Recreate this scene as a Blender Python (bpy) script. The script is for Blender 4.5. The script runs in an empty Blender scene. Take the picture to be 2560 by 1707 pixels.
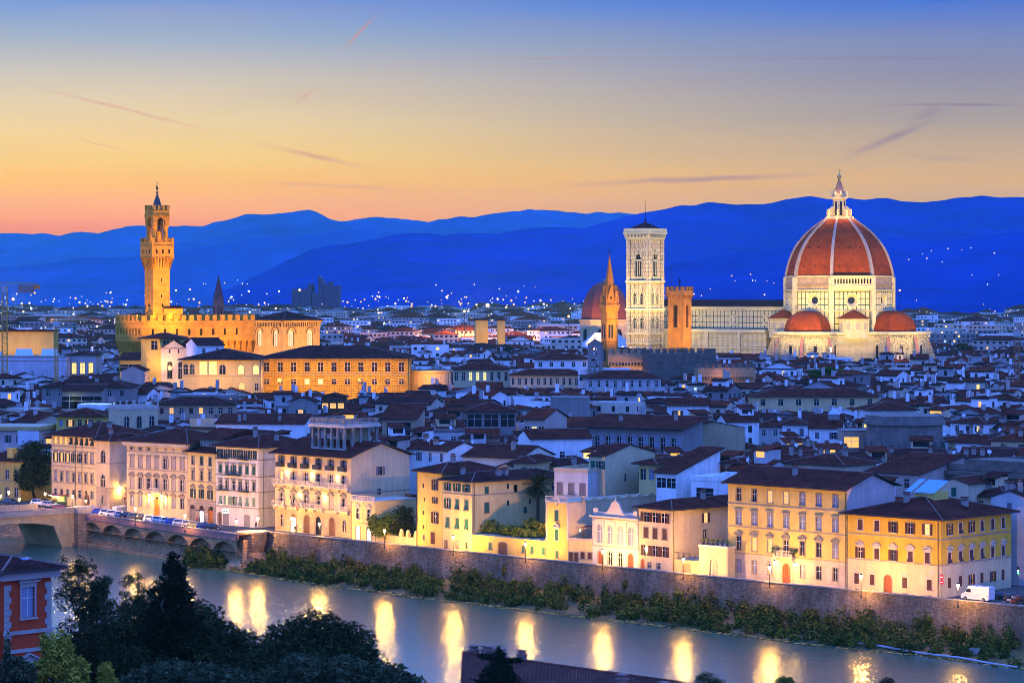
import bpy, bmesh, math, random
from mathutils import Vector, Matrix, noise
# ---------------------------------------------------------------- camera, world, exposure
S = bpy.context.scene
COL = S.collection
F, CX, VH, EYE = 6520.0, 1280.0, 724.0, 54.0
cam = bpy.data.cameras.new("camera"); camo = bpy.data.objects.new("camera", cam); COL.objects.link(camo)
camo.location = (0, 0, EYE); camo.rotation_euler = (math.radians(90), 0, 0)
cam.sensor_width = 36; cam.lens = 36 * F / 2560; cam.shift_y = (VH - 853.5) / 2560
cam.clip_start = 1; cam.clip_end = 60000
S.camera = camo
S.view_settings.view_transform = 'Standard'; S.view_settings.look = 'None'
S.view_settings.exposure = 0; S.view_settings.gamma = 1
S.cycles.use_denoising = True
try: S.cycles.denoiser = 'OPENIMAGEDENOISE'
except Exception: pass
S.cycles.pixel_filter_type = 'BLACKMAN_HARRIS'; S.cycles.filter_width = .85
S.cycles.max_bounces = 5; S.cycles.diffuse_bounces = 2; S.cycles.glossy_bounces = 3
S.cycles.sample_clamp_indirect = 4; S.cycles.volume_bounces = 0
S.cycles.caustics_reflective = False; S.cycles.caustics_refractive = False

def lin(r, g, b, k=1.0):
    f = lambda c: ((c / 255 + .055) / 1.055) ** 2.4 if c > 10 else c / 255 / 12.92
    return (f(r) * k, f(g) * k, f(b) * k, 1)

def build_world():
    w = bpy.data.worlds.new("World"); S.world = w; w.use_nodes = True
    nt = w.node_tree; nt.nodes.clear(); N = nt.nodes.new; L = nt.links.new
    def math_(op, a, b=None, c=None):
        n = N("ShaderNodeMath"); n.operation = op
        for i, v in enumerate((a, b, c)):
            if v is None: continue
            if isinstance(v, (int, float)): n.inputs[i].default_value = v
            else: L(v, n.inputs[i])
        return n.outputs[0]
    def mrange(v, a, b, c=0., d=1., mode='LINEAR'):
        n = N("ShaderNodeMapRange"); n.interpolation_type = mode; n.clamp = True
        L(v, n.inputs[0])
        for i, q in enumerate((a, b, c, d)): n.inputs[i + 1].default_value = q
        return n.outputs[0]
    def ramp(v, stops):
        n = N("ShaderNodeValToRGB"); L(v, n.inputs[0]); e = n.color_ramp.elements
        while len(e) < len(stops): e.new(.5)
        for i, (p, c) in enumerate(stops): e[i].position = p; e[i].color = c
        return n.outputs[0]
    def mix(f, a, b):
        n = N("ShaderNodeMix"); n.data_type = 'RGBA'
        if isinstance(f, float): n.inputs[0].default_value = f
        else: L(f, n.inputs[0])
        for i, v in ((6, a), (7, b)):
            if isinstance(v, tuple): n.inputs[i].default_value = v
            else: L(v, n.inputs[i])
        return n.outputs[2]
    tc = N("ShaderNodeTexCoord"); sp = N("ShaderNodeSeparateXYZ"); L(tc.outputs["Generated"], sp.inputs[0])
    X, Y, Z = sp.outputs
    p = math_('MULTIPLY', Z, 2.0)                      # ramp position = elevation sine / 0.5
    q = lambda z: z * 2.0
    left = ramp(p, [(q(0), (1.159, 0.266, 0.002, 1)), (q(0.0233), (1.363, 0.313, 0.002, 1)), (q(0.0282), (1.531, 0.469, 0.002, 1)), (q(0.0343), (1.525, 0.576, 0.002, 1)), (q(0.0420), (1.386, 0.657, 0.002, 1)), (q(0.0496), (1.259, 0.750, 0.098, 1)), (q(0.0649), (1.036, 0.743, 0.312, 1)), (q(0.0801), (0.755, 0.624, 0.450, 1)), (q(0.0953), (0.393, 0.466, 0.575, 1)), (q(0.1104), (0.187, 0.315, 0.696, 1)), (q(.15), (.32, .66, 1.6, 1)), (q(.26), (.32, .74, 2.15, 1)), (q(.5), (.20, .54, 1.8, 1))])
    right = ramp(p, [(q(0), (0.758, 0.392, 0.062, 1)), (q(0.0233), (0.892, 0.461, 0.073, 1)), (q(0.0282), (0.919, 0.475, 0.075, 1)), (q(0.0343), (0.948, 0.490, 0.078, 1)), (q(0.0420), (0.977, 0.505, 0.080, 1)), (q(0.0496), (0.784, 0.458, 0.158, 1)), (q(0.0649), (0.476, 0.356, 0.269, 1)), (q(0.0801), (0.324, 0.277, 0.352, 1)), (q(0.0953), (0.207, 0.245, 0.484, 1)), (q(0.1104), (0.043, 0.151, 0.680, 1)), (q(.15), (.28, .58, 1.55, 1)), (q(.26), (.30, .70, 2.1, 1)), (q(.5), (.2, .53, 1.75, 1))])
    back = ramp(p, [(q(0), (.26, .40, 1.5, 1)), (q(.08), (.32, .58, 2.4, 1)), (q(.2), (.30, .70, 3.1, 1)), (q(.5), (.27, .72, 3.3, 1))])
    c = mix(mrange(X, -.17, .19, mode='SMOOTHSTEP'), left, right)
    # thin cirrus and old vapour trails, as bands in the sky's own directions
    def band(nrm, width, lo, hi, soft, k):
        d = N("ShaderNodeVectorMath"); d.operation = 'DOT_PRODUCT'; L(wv, d.inputs[0]); d.inputs[1].default_value = nrm
        a = math_('ABSOLUTE', d.outputs["Value"])
        g = mrange(a, 0, width, 1, 0, 'SMOOTHSTEP')
        r1 = mrange(X, lo, lo + soft, 0, 1, 'SMOOTHSTEP'); r2 = mrange(X, hi - soft, hi, 1, 0, 'SMOOTHSTEP')
        return math_('MULTIPLY', math_('MULTIPLY', g, math_('MULTIPLY', r1, r2)), k)
    nz = N("ShaderNodeTexNoise"); nz.inputs["Scale"].default_value = 22; nz.inputs["Detail"].default_value = 5
    L(tc.outputs["Generated"], nz.inputs["Vector"])
    nv = N("ShaderNodeVectorMath"); nv.operation = 'MULTIPLY_ADD'; L(nz.outputs["Color"], nv.inputs[0])
    nv.inputs[1].default_value = (.004, .004, .004); L(tc.outputs["Generated"], nv.inputs[2]); wv = nv.outputs[0]
    def dirv(u, v): return Vector(((u * 1.0884 - CX) / F, 1, -(v * 1.0884 - VH) / F)).normalized()
    tot = None
    for (a, b, wd, sf, k) in [((40, 175), (520, 300), 0.0009, .03, .62), ((500, 295), (930, 392), .0015, .04, .6),
                              ((130, 295), (350, 348), .0004, .016, .5), ((775, 128), (880, 15), .0012, .008, .5),
                              ((675, 245), (725, 205), .0016, .002, .5), ((1880, 385), (2240, 228), .0024, .03, .6),
                              ((1950, 232), (2420, 226), .0008, .03, .75), ((2060, 285), (2200, 225), .0034, .014, .75), ((1200, 416), (1990, 385), .0018, .06, .7),
                              ((1000, 122), (2400, 126), .0007, .05, .45), ((2050, 345), (2300, 362), .0016, .02, .35), ((560, 405), (960, 425), .0015, .02, .3)]:
        A, B = dirv(*a), dirv(*b); n = A.cross(B).normalized()
        off = Vector((.002, .002, .002)).dot(n)
        t = band(n, wd, A.x, B.x, sf, k)
        tot = t if tot is None else math_('MAXIMUM', tot, t)
    n2 = N("ShaderNodeTexNoise"); n2.inputs["Scale"].default_value = 60; n2.inputs["Detail"].default_value = 4
    m2 = N("ShaderNodeMapping"); m2.inputs["Scale"].default_value = (.35, 1, 2.4); L(tc.outputs["Generated"], m2.inputs[0]); L(m2.outputs[0], n2.inputs[0])
    tot = math_('MULTIPLY', tot, mrange(n2.outputs["Fac"], .3, .62, .25, 1))
    c = mix(tot, c, mix(mrange(X, -.1, .15), lin(235, 140, 112), lin(140, 104, 132)))
    n3 = N("ShaderNodeTexNoise"); n3.inputs["Scale"].default_value = 9; n3.inputs["Detail"].default_value = 3
    m3 = N("ShaderNodeMapping"); m3.inputs["Scale"].default_value = (1, 1, 9); L(tc.outputs["Generated"], m3.inputs[0]); L(m3.outputs[0], n3.inputs[0])
    c = mix(mrange(n3.outputs["Fac"], .45, .75, 0, .12), c, mix(mrange(X, -.1, .15), lin(225, 165, 130), lin(160, 130, 150)))
    c = mix(mrange(Y, .82, .1, 0, 1, 'SMOOTHSTEP'), c, back)
    sky = N("ShaderNodeTexSky"); sky.sky_type = 'NISHITA'; sky.sun_disc = False
    sky.sun_elevation = math.radians(-3); sky.sun_rotation = math.radians(-20)
    bg1 = N("ShaderNodeBackground"); L(c, bg1.inputs[0]); bg1.inputs[1].default_value = 1.0
    bg2 = N("ShaderNodeBackground"); L(sky.outputs[0], bg2.inputs[0]); bg2.inputs[1].default_value = .05
    ad = N("ShaderNodeAddShader"); L(bg1.outputs[0], ad.inputs[0]); L(bg2.outputs[0], ad.inputs[1])
    out = N("ShaderNodeOutputWorld"); L(ad.outputs[0], out.inputs[0])
build_world()

# ---------------------------------------------------------------- helpers
R = random.Random(11)
def P(u, v, z=0.):                       # the point of height z in the sight line of a photo pixel
    d = (EYE - z) * F / (v - VH); return Vector(((u - CX) / F * d, d, z))
def Q(u, v, d): return Vector(((u - CX) / F * d, d, EYE - (v - VH) / F * d))
def rad(a): return math.radians(a)

class MB:
    def __init__(s): s.v = []; s.f = []; s.m = []
    def face(s, pts, m=0):
        b = len(s.v); s.v += [tuple(p) for p in pts]; s.f.append(tuple(range(b, b + len(pts)))); s.m.append(m)
    def box(s, x0, x1, y0, y1, z0, z1, m=0, skip=''):
        a = [(x0, y0), (x1, y0), (x1, y1), (x0, y1)]
        s.prism(a, z0, z1, m, skip)
    def prism(s, poly, z0, z1, m=0, skip='', mt=None):
        b = len(s.v); n = len(poly)
        s.v += [(p[0], p[1], z0) for p in poly] + [(p[0], p[1], z1) for p in poly]
        for i in range(n):
            j = (i + 1) % n; s.f.append((b + i, b + j, b + n + j, b + n + i)); s.m.append(m)
        if 't' not in skip: s.f.append(tuple(range(b + n, b + 2 * n))); s.m.append(m if mt is None else mt)
        if 'b' not in skip: s.f.append(tuple(range(b + n - 1, b - 1, -1))); s.m.append(m)
    def obox(s, c, ang, sx, sy, z0, z1, m=0):    # box centred at c, turned
        ca, sa = math.cos(ang), math.sin(ang)
        pl = [(c[0] + x * ca - y * sa, c[1] + x * sa + y * ca) for x, y in ((-sx / 2, -sy / 2), (sx / 2, -sy / 2), (sx / 2, sy / 2), (-sx / 2, sy / 2))]
        s.prism(pl, z0, z1, m)
    def lathe(s, prof, n=12, c=(0, 0), m=0, rot=0., cap=True, sx=1., sy=1.):
        b = len(s.v)
        for r, z in prof:
            for i in range(n):
                a = rot + 2 * math.pi * i / n; s.v.append((c[0] + r * math.cos(a) * sx, c[1] + r * math.sin(a) * sy, z))
        for k in range(len(prof) - 1):
            for i in range(n):
                j = (i + 1) % n; s.f.append((b + k * n + i, b + k * n + j, b + (k + 1) * n + j, b + (k + 1) * n + i)); s.m.append(m)
        if cap:
            s.f.append(tuple(b + (len(prof) - 1) * n + i for i in range(n))); s.m.append(m)
            s.f.append(tuple(b + n - 1 - i for i in range(n))); s.m.append(m)
    def tube(s, p0, p1, r0, r1=None, n=6, m=0):
        p0, p1 = Vector(p0), Vector(p1); r1 = r0 if r1 is None else r1
        d = (p1 - p0).normalized(); a = d.orthogonal().normalized(); c = d.cross(a); b = len(s.v)
        for p, r in ((p0, r0), (p1, r1)):
            for i in range(n):
                t = 2 * math.pi * i / n; s.v.append(tuple(p + (a * math.cos(t) + c * math.sin(t)) * r))
        for i in range(n):
            j = (i + 1) % n; s.f.append((b + i, b + j, b + n + j, b + n + i)); s.m.append(m)
        s.f.append(tuple(b + n + i for i in range(n))); s.m.append(m); s.f.append(tuple(b + n - 1 - i for i in range(n))); s.m.append(m)
    def ball(s, c, r, m=0, n=8, rz=None):
        rz = rz or r; prof = [(r * math.sin(math.pi * k / 6) + .001, c[2] - rz * math.cos(math.pi * k / 6)) for k in range(7)]
        s.lathe(prof, n, c, m, cap=False)
    def sheet(s, grid, m=0):
        b = len(s.v); h = len(grid); w = len(grid[0])
        for r in grid: s.v += [tuple(p) for p in r]
        for i in range(h - 1):
            for j in range(w - 1):
                s.f.append((b + i * w + j, b + i * w + j + 1, b + (i + 1) * w + j + 1, b + (i + 1) * w + j)); s.m.append(m)
    def mesh(s, name, mats, smooth=False, uv=True):
        me = bpy.data.meshes.new(name); me.from_pydata(s.v, [], s.f)
        for x in mats: me.materials.append(x)
        me.polygons.foreach_set("material_index", s.m)
        if smooth: me.polygons.foreach_set("use_smooth", [True] * len(s.f))
        if uv:
            lay = me.uv_layers.new(name="UVMap"); data = []
            for p in me.polygons:
                n = p.normal
                if abs(n.z) > .985: t = Vector((1, 0, 0)); b = Vector((0, 1, 0))
                else:
                    t = Vector((-n.y, n.x, 0)).normalized(); b = n.cross(t)
                for vi in p.vertices:
                    co = me.vertices[vi].co; data += (co.dot(t), co.dot(b))
            lay.data.foreach_set("uv", data)
        me.update(); return me
    def build(s, name, mats, parent=None, loc=None, rz=0., smooth=False, uv=True):
        if not isinstance(mats, (list, tuple)): mats = [mats]
        o = bpy.data.objects.new(name, s.mesh(name, mats, smooth, uv)); COL.objects.link(o)
        if parent: o.parent = parent
        if loc is not None: o.location = loc
        o.rotation_euler.z = rz
        return o

def tag(o, label=None, cat=None, group=None, kind=None):
    for k, v in (('label', label), ('category', cat), ('group', group), ('kind', kind)):
        if v: o[k] = v
    return o
def thing(name, label, cat, loc=(0, 0, 0), rz=0., group=None):
    o = bpy.data.objects.new(name, None); COL.objects.link(o); o.location = loc; o.rotation_euler.z = rz
    o.empty_display_size = 1
    return tag(o, label, cat, group)
def link(name, me, parent, loc=(0, 0, 0), rz=0., sc=None):
    o = bpy.data.objects.new(name, me); COL.objects.link(o); o.parent = parent; o.location = loc; o.rotation_euler.z = rz
    if sc: o.scale = sc
    return o
def copy_tree(o, parent=None):
    c = o.copy(); COL.objects.link(c)
    if parent: c.parent = parent
    for ch in list(o.children): copy_tree(ch, c)
    return c
def lamp(name, loc, power, col, parent=None, r=.2, kind='POINT', aim=None, spot=60, blend=.6):
    l = bpy.data.lights.new(name, kind); l.energy = power; l.color = col; l.shadow_soft_size = r
    o = bpy.data.objects.new(name, l); COL.objects.link(o); o.location = loc
    if parent: o.parent = parent
    if kind == 'SPOT':
        l.spot_size = rad(spot); l.spot_blend = blend
        o.rotation_euler = (Vector(aim) - Vector(loc)).to_track_quat('-Z', 'Y').to_euler()
    return o

# ---------------------------------------------------------------- materials
_M = {}
def mat(name, col, rough=.85, var=.18, sc=.35, fine=6., bump=0., stain=0., spec=.3, metal=0., emit=0., brick=None, tile=False, lines=None, ecol=None):
    if name in _M: return _M[name]
    m = bpy.data.materials.new(name); m.use_nodes = True; _M[name] = m
    nt = m.node_tree; N = nt.nodes.new; L = nt.links.new; b = nt.nodes["Principled BSDF"]
    b.inputs["Roughness"].default_value = rough; b.inputs["Specular IOR Level"].default_value = spec; b.inputs["Metallic"].default_value = metal
    col = tuple(col[:3]) + (1,)
    def mul(fac_out, lo, hi, src):
        r = N("ShaderNodeMapRange"); L(fac_out, r.inputs[0]); r.inputs[1].default_value = .3; r.inputs[2].default_value = .7
        r.inputs[3].default_value = lo; r.inputs[4].default_value = hi
        x = N("ShaderNodeMix"); x.data_type = 'RGBA'; x.blend_type = 'MULTIPLY'; x.inputs[0].default_value = 1
        L(r.outputs[0], x.inputs[7])
        if isinstance(src, tuple): x.inputs[6].default_value = src
        else: L(src, x.inputs[6])
        return x.outputs[2]
    tc = N("ShaderNodeTexCoord"); src = col; hgt = None
    if brick:
        bw, bh, mort, mcol, off, c2 = brick
        br = N("ShaderNodeTexBrick"); L(tc.outputs["UV"], br.inputs["Vector"]); br.inputs["Scale"].default_value = 1
        br.inputs["Brick Width"].default_value = bw; br.inputs["Row Height"].default_value = bh; br.inputs["Mortar Size"].default_value = mort
        br.inputs["Mortar Smooth"].default_value = .1; br.offset = off
        br.inputs["Color1"].default_value = col; br.inputs["Color2"].default_value = tuple(c2[:3]) + (1,); br.inputs["Mortar"].default_value = tuple(mcol[:3]) + (1,)
        src = br.outputs["Color"]; hgt = br.outputs["Fac"]
    if lines:                                   # a second, finer set of inlaid lines
        bw, bh, mort, mcol, off = lines
        br2 = N("ShaderNodeTexBrick"); L(tc.outputs["UV"], br2.inputs["Vector"]); br2.inputs["Scale"].default_value = 1; br2.offset = off
        br2.inputs["Brick Width"].default_value = bw; br2.inputs["Row Height"].default_value = bh; br2.inputs["Mortar Size"].default_value = mort; br2.inputs["Mortar Smooth"].default_value = .1
        x = N("ShaderNodeMix"); x.data_type = 'RGBA'; L(br2.outputs["Fac"], x.inputs[0]); L(src, x.inputs[6]) if not isinstance(src, tuple) else None
        if isinstance(src, tuple): x.inputs[6].default_value = src
        x.inputs[7].default_value = tuple(mcol[:3]) + (1,); src = x.outputs[2]
    if tile:                                    # rows of curved roof tiles running down the slope
        sx = N("ShaderNodeSeparateXYZ"); L(tc.outputs["UV"], sx.inputs[0])
        per = tile if isinstance(tile, float) else .5
        def wave(o, per_, lo, hi, src):
            a = N("ShaderNodeMath"); a.operation = 'MULTIPLY'; L(o, a.inputs[0]); a.inputs[1].default_value = 2 * math.pi / per_
            c = N("ShaderNodeMath"); c.operation = 'SINE'; L(a.outputs[0], c.inputs[0])
            r = N("ShaderNodeMapRange"); L(c.outputs[0], r.inputs[0]); r.inputs[1].default_value = -1; r.inputs[2].default_value = 1; r.inputs[3].default_value = lo; r.inputs[4].default_value = hi
            x = N("ShaderNodeMix"); x.data_type = 'RGBA'; x.blend_type = 'MULTIPLY'; x.inputs[0].default_value = 1; L(r.outputs[0], x.inputs[7])
            if isinstance(src, tuple): x.inputs[6].default_value = src
            else: L(src, x.inputs[6])
            return x.outputs[2], c.outputs[0]
        src, hgt = wave(sx.outputs[0], per, .6, 1.25, src); src, _ = wave(sx.outputs[1], per * 1.15, .88, 1.1, src)
        bump = bump or .35
    if var:
        n1 = N("ShaderNodeTexNoise"); L(tc.outputs["Object"], n1.inputs["Vector"]); n1.inputs["Scale"].default_value = sc; n1.inputs["Detail"].default_value = 6; n1.inputs["Roughness"].default_value = .65
        src = mul(n1.outputs["Fac"], 1 - var, 1 + var * .6, src)
        n2 = N("ShaderNodeTexNoise"); L(tc.outputs["Object"], n2.inputs["Vector"]); n2.inputs["Scale"].default_value = fine; n2.inputs["Detail"].default_value = 3
        src = mul(n2.outputs["Fac"], 1 - var * .6, 1 + var * .4, src)
    if stain:                                   # rain streaks and damp patches
        mp = N("ShaderNodeMapping"); L(tc.outputs["Object"], mp.inputs[0]); mp.inputs["Scale"].default_value = (.55, .55, .07)
        n3 = N("ShaderNodeTexNoise"); L(mp.outputs[0], n3.inputs["Vector"]); n3.inputs["Scale"].default_value = 1.6; n3.inputs["Detail"].default_value = 8; n3.inputs["Roughness"].default_value = .7
        src = mul(n3.outputs["Fac"], 1.05, 1 - stain, src)
    if isinstance(src, tuple): b.inputs["Base Color"].default_value = src
    else: L(src, b.inputs["Base Color"])
    if bump and hgt is not None:
        bp = N("ShaderNodeBump"); bp.inputs["Strength"].default_value = bump; bp.inputs["Distance"].default_value = .08; L(hgt, bp.inputs["Height"]); bp.invert = bool(brick); L(bp.outputs[0], b.inputs["Normal"])
    if emit:
        ec = tuple((ecol or col)[:3]) + (1,)
        b.inputs["Emission Color"].default_value = ec; b.inputs["Emission Strength"].default_value = emit
    return m
ROOF = mat("roof_tiles", (.105, .026, .018), var=.55, sc=.3, fine=2.5, tile=.5, rough=1, spec=.02)
ROOF2 = mat("roof_tiles_red", (.15, .032, .018), var=.55, sc=.3, fine=2.5, tile=.5, rough=1, spec=.02)
ROOF3 = mat("roof_tiles_old", (.075, .024, .02), var=.55, sc=.3, fine=2.5, tile=.5, rough=1, spec=.02)
RIDGE = mat("ridge_tiles", (.18, .10, .075), var=.4)
GLASS = mat("window_glass", (.015, .014, .018), rough=.12, var=0, spec=.5)
DARK = mat("dark_opening", (.012, .01, .012), var=0)
IRON = mat("dark_iron", (.02, .02, .024), rough=.5, var=.1)
WOOD = mat("brown_wood", (.11, .045, .022), var=.3, fine=9)
STONE = mat("grey_stone_trim", (.28, .23, .175), var=.25)
def lit(k):
    c = [(1, .5, .07), (1, .62, .16), (1, .74, .32), (.9, .8, .25)][k % 4]
    return mat("lit_window_%d" % (k % 4), (.2, .15, .1), var=0, emit=[1.25, 1.5, 1.3, 1.1][k % 4], ecol=c)
# ---------------------------------------------------------------- land: hills, plain, river, banks
HILL = mat("near_hill_haze_blue", (.006, .027, .24), var=.28, sc=.0025, fine=.011, spec=0)  # near hills: blue of the distant haze painted into the colour
HILL_FAR = mat("far_hill_haze_blue", (.016, .064, .26), var=.28, sc=.0025, fine=.011, spec=0)  # far ridges: paler haze blue painted in, so the layers separate
def ridge(pts, d, foot, seed, trees=1.0):
    pts = sorted(pts); n = 300; mb = MB(); top = []
    for i in range(n + 1):
        u = -160 + (2560 + 320) * i / n
        u = min(max(u, pts[0][0]), pts[-1][0])
        for a, b in zip(pts, pts[1:]):
            if a[0] <= u <= b[0]:
                t = (u - a[0]) / max(1e-6, b[0] - a[0]); v = a[1] + (b[1] - a[1]) * t; break
        if top and abs(top[-1][0] - u) < 1e-6: continue
        top.append((u, v))
    sm = [top[0]] + [(top[i][0], (top[i - 1][1] + 2 * top[i][1] + top[i + 1][1]) / 4) for i in range(1, len(top) - 1)] + [top[-1]]
    rows = []; K = 26
    for k in range(-3, K + 1):
        row = []
        for u, v in sm:
            q = Q(u, v, d); zz = max(q.z, 2)
            rough = noise.noise(Vector((q.x * .006, seed, 0))) * 9 * trees + noise.noise(Vector((q.x * .02, seed, 3))) * 5 * trees
            if k <= 0: dd = d + (-k) * .05 * d; z = (zz + rough) * (1 + k * .3)
            else:
                t = k / K; dd = d - (d - foot) * t
                sp = noise.noise(Vector((q.x * .0016 + seed, t * 1.2, 1))) * .30 + noise.noise(Vector((q.x * .005 + seed, t * 5, 2))) * .10
                z = (zz + rough) * ((1 - t) ** 1.25 * (1 + sp * min(1, t * 2.2)) - .012 * t)
            row.append((q.x * dd / d, dd, z))
        rows.append(row)
    mb.sheet(rows); o = mb.build("hill", HILL if d < 9000 else HILL_FAR, smooth=True, uv=False); tag(o, kind='structure'); return o
c1 = lambda l: [(x * .37, 400 + y * .37) for x, y in l]
c2 = lambda l: [(850 + x * .37, 400 + y * .37) for x, y in l]
c3 = lambda l: [(1700 + x * .37, 400 + y * .37) for x, y in l]
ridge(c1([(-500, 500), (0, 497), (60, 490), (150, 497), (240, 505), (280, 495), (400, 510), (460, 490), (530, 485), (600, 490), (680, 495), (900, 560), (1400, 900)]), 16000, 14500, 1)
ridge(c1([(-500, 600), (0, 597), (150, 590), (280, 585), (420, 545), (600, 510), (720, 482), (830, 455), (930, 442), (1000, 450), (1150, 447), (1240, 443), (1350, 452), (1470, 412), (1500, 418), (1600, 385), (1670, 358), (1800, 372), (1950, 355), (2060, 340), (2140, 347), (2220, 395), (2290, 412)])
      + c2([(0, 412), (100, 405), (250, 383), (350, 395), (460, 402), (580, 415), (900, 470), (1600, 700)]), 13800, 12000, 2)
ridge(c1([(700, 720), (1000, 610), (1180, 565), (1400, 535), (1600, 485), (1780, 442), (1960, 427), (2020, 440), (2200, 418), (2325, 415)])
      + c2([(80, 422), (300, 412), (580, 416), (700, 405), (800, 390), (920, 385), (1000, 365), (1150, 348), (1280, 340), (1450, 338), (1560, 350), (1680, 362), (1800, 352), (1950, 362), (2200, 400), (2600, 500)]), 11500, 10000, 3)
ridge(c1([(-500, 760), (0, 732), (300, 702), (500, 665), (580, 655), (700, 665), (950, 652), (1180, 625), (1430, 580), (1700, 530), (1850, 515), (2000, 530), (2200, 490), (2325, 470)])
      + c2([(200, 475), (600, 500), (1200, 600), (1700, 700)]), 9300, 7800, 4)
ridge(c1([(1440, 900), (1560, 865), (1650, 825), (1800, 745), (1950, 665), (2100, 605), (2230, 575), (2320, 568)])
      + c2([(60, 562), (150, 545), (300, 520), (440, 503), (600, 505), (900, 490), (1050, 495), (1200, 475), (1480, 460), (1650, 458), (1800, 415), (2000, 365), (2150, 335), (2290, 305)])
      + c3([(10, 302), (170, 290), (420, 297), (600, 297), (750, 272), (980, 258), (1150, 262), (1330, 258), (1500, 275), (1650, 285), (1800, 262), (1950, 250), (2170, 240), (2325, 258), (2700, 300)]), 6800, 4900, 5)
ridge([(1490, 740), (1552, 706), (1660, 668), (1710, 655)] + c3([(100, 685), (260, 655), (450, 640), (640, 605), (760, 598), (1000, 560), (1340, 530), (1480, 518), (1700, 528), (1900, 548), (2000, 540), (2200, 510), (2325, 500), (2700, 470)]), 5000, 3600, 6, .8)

E = Vector((.714, -.700, 0)); NI = Vector((.700, .714, 0))      # along the river to the right; inland
WALL = [(-330, 850), (-200, 716), (-102.5, 620.5), (-57, 575.5), (0, 519), (46.5, 473.4), (85.8, 437), (190, 338)]
mb = MB()
a, b = Vector((*WALL[0], 0)), Vector((*WALL[-1], 0))
edge = [Vector((x, y, 0)) + NI * .15 for x, y in WALL]
far = [(9000, edge[-1].y - 800), (9000, 19000), (-9000, 19000), (-9000, edge[0].y + 3500)]
mb.face([(p.x, p.y, 0) for p in edge] + [(x, y, 0) for x, y in far])
PAVE = mat("paving", (.10, .085, .07), var=.3, sc=.05, fine=.6)
tag(mb.build("ground", PAVE), kind='structure')
# river
def water_mat():
    m = bpy.data.materials.new("river_water"); m.use_nodes = True; nt = m.node_tree; N = nt.nodes.new; L = nt.links.new; b = nt.nodes["Principled BSDF"]
    b.inputs["Base Color"].default_value = (.035, .100, .062, 1); b.inputs["Roughness"].default_value = .215; b.inputs["IOR"].default_value = 1.5; b.inputs["Specular IOR Level"].default_value = 1.0
    tc = N("ShaderNodeTexCoord"); mp = N("ShaderNodeMapping"); L(tc.outputs["Object"], mp.inputs[0]); mp.inputs["Scale"].default_value = (1, .55, 1)
    n = N("ShaderNodeTexNoise"); L(mp.outputs[0], n.inputs["Vector"]); n.inputs["Scale"].default_value = .9; n.inputs["Detail"].default_value = 4; n.inputs["Roughness"].default_value = .6
    bp = N("ShaderNodeBump"); bp.inputs["Strength"].default_value = .8; bp.inputs["Distance"].default_value = .12; L(n.outputs["Fac"], bp.inputs["Height"]); L(bp.outputs[0], b.inputs["Normal"])
    return m
mb = MB(); ws = [Vector((x, y, -7)) for x, y in WALL]
mb.sheet([[tuple(p - NI * o) for p in ws] for o in (-3, 40, 90, 150)])
tag(mb.build("river", water_mat()), kind='structure')
# near bank and hillside
SOIL = mat("dark_soil", (.022, .026, .015), var=.5, sc=.08, fine=.7, spec=0)
mb = MB(); rows = []
for o, z in ((142, -8.5), (144, .5), (160, 1), (190, 3), (240, 9), (300, 20), (380, 36), (520, 49)):
    rows.append([tuple(p - NI * o + Vector((0, 0, z + 7 + (noise.noise(p * .03 + Vector((o, 0, 0))) * 1.5 if o > 144 else 0)))) for p in [Vector((x, y, -7)) for x, y in [(WALL[0][0] + (WALL[-1][0] - WALL[0][0]) * k / 40, WALL[0][1] + (WALL[-1][1] - WALL[0][1]) * k / 40) for k in range(41)]]])
mb.sheet(rows); tag(mb.build("hillside", SOIL), kind='structure')
# ---------------------------------------------------------------- builders: walls, windows, roofs, houses
def wall(mb, o, ang, W, z0, z1, holes=(), m=0, mr=0, dep=.22, zb=None, mb_i=1):
    """a wall face with real openings; holes are (x0,x1,z0,z1,arch)"""
    ca, sa = math.cos(ang), math.sin(ang)
    pt = lambda x, z, y=0.: (o[0] + x * ca - y * sa, o[1] + x * sa + y * ca, z)
    xs = sorted({0., W} | {h[0] for h in holes} | {h[1] for h in holes}); zs = sorted({z0, z1} | {h[2] for h in holes} | {h[3] for h in holes} | ({zb} if zb and z0 < zb < z1 else set()))
    for a, b in zip(xs, xs[1:]):
        if b - a < 1e-5: continue
        for c, d in zip(zs, zs[1:]):
            if d - c < 1e-5: continue
            mx, mz = (a + b) / 2, (c + d) / 2
            if any(h[0] < mx < h[1] and h[2] < mz < h[3] for h in holes): continue
            mb.face([pt(a, c), pt(b, c), pt(b, d), pt(a, d)], mb_i if zb and mz < zb else m)
    for h in holes:
        a, b, c, d = h[:4]; arch = h[4] if len(h) > 4 else 0; mm = mb_i if zb and (c + d) / 2 < zb else m
        if arch:
            r = (b - a) / 2; cx = (a + b) / 2; k = 6; sp = d - r * arch
            arc = [(cx - r * math.cos(math.pi * i / (2 * k)), sp + r * arch * math.sin(math.pi * i / (2 * k))) for i in range(2 * k + 1)]
            for i in range(k): mb.face([pt(a, d), pt(*arc[i]), pt(*arc[i + 1])], mm)
            for i in range(k, 2 * k): mb.face([pt(b, d), pt(*arc[i]), pt(*arc[i + 1])], mm)
            loop = [(b, c), (b, sp)] + arc[::-1][1:-1] + [(a, sp), (a, c)]
        else: loop = [(b, c), (b, d), (a, d), (a, c)]
        for p, q in zip(loop, loop[1:] + loop[:1]):
            mb.face([pt(*q), pt(*p), pt(p[0], p[1], dep), pt(q[0], q[1], dep)], mr)
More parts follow.
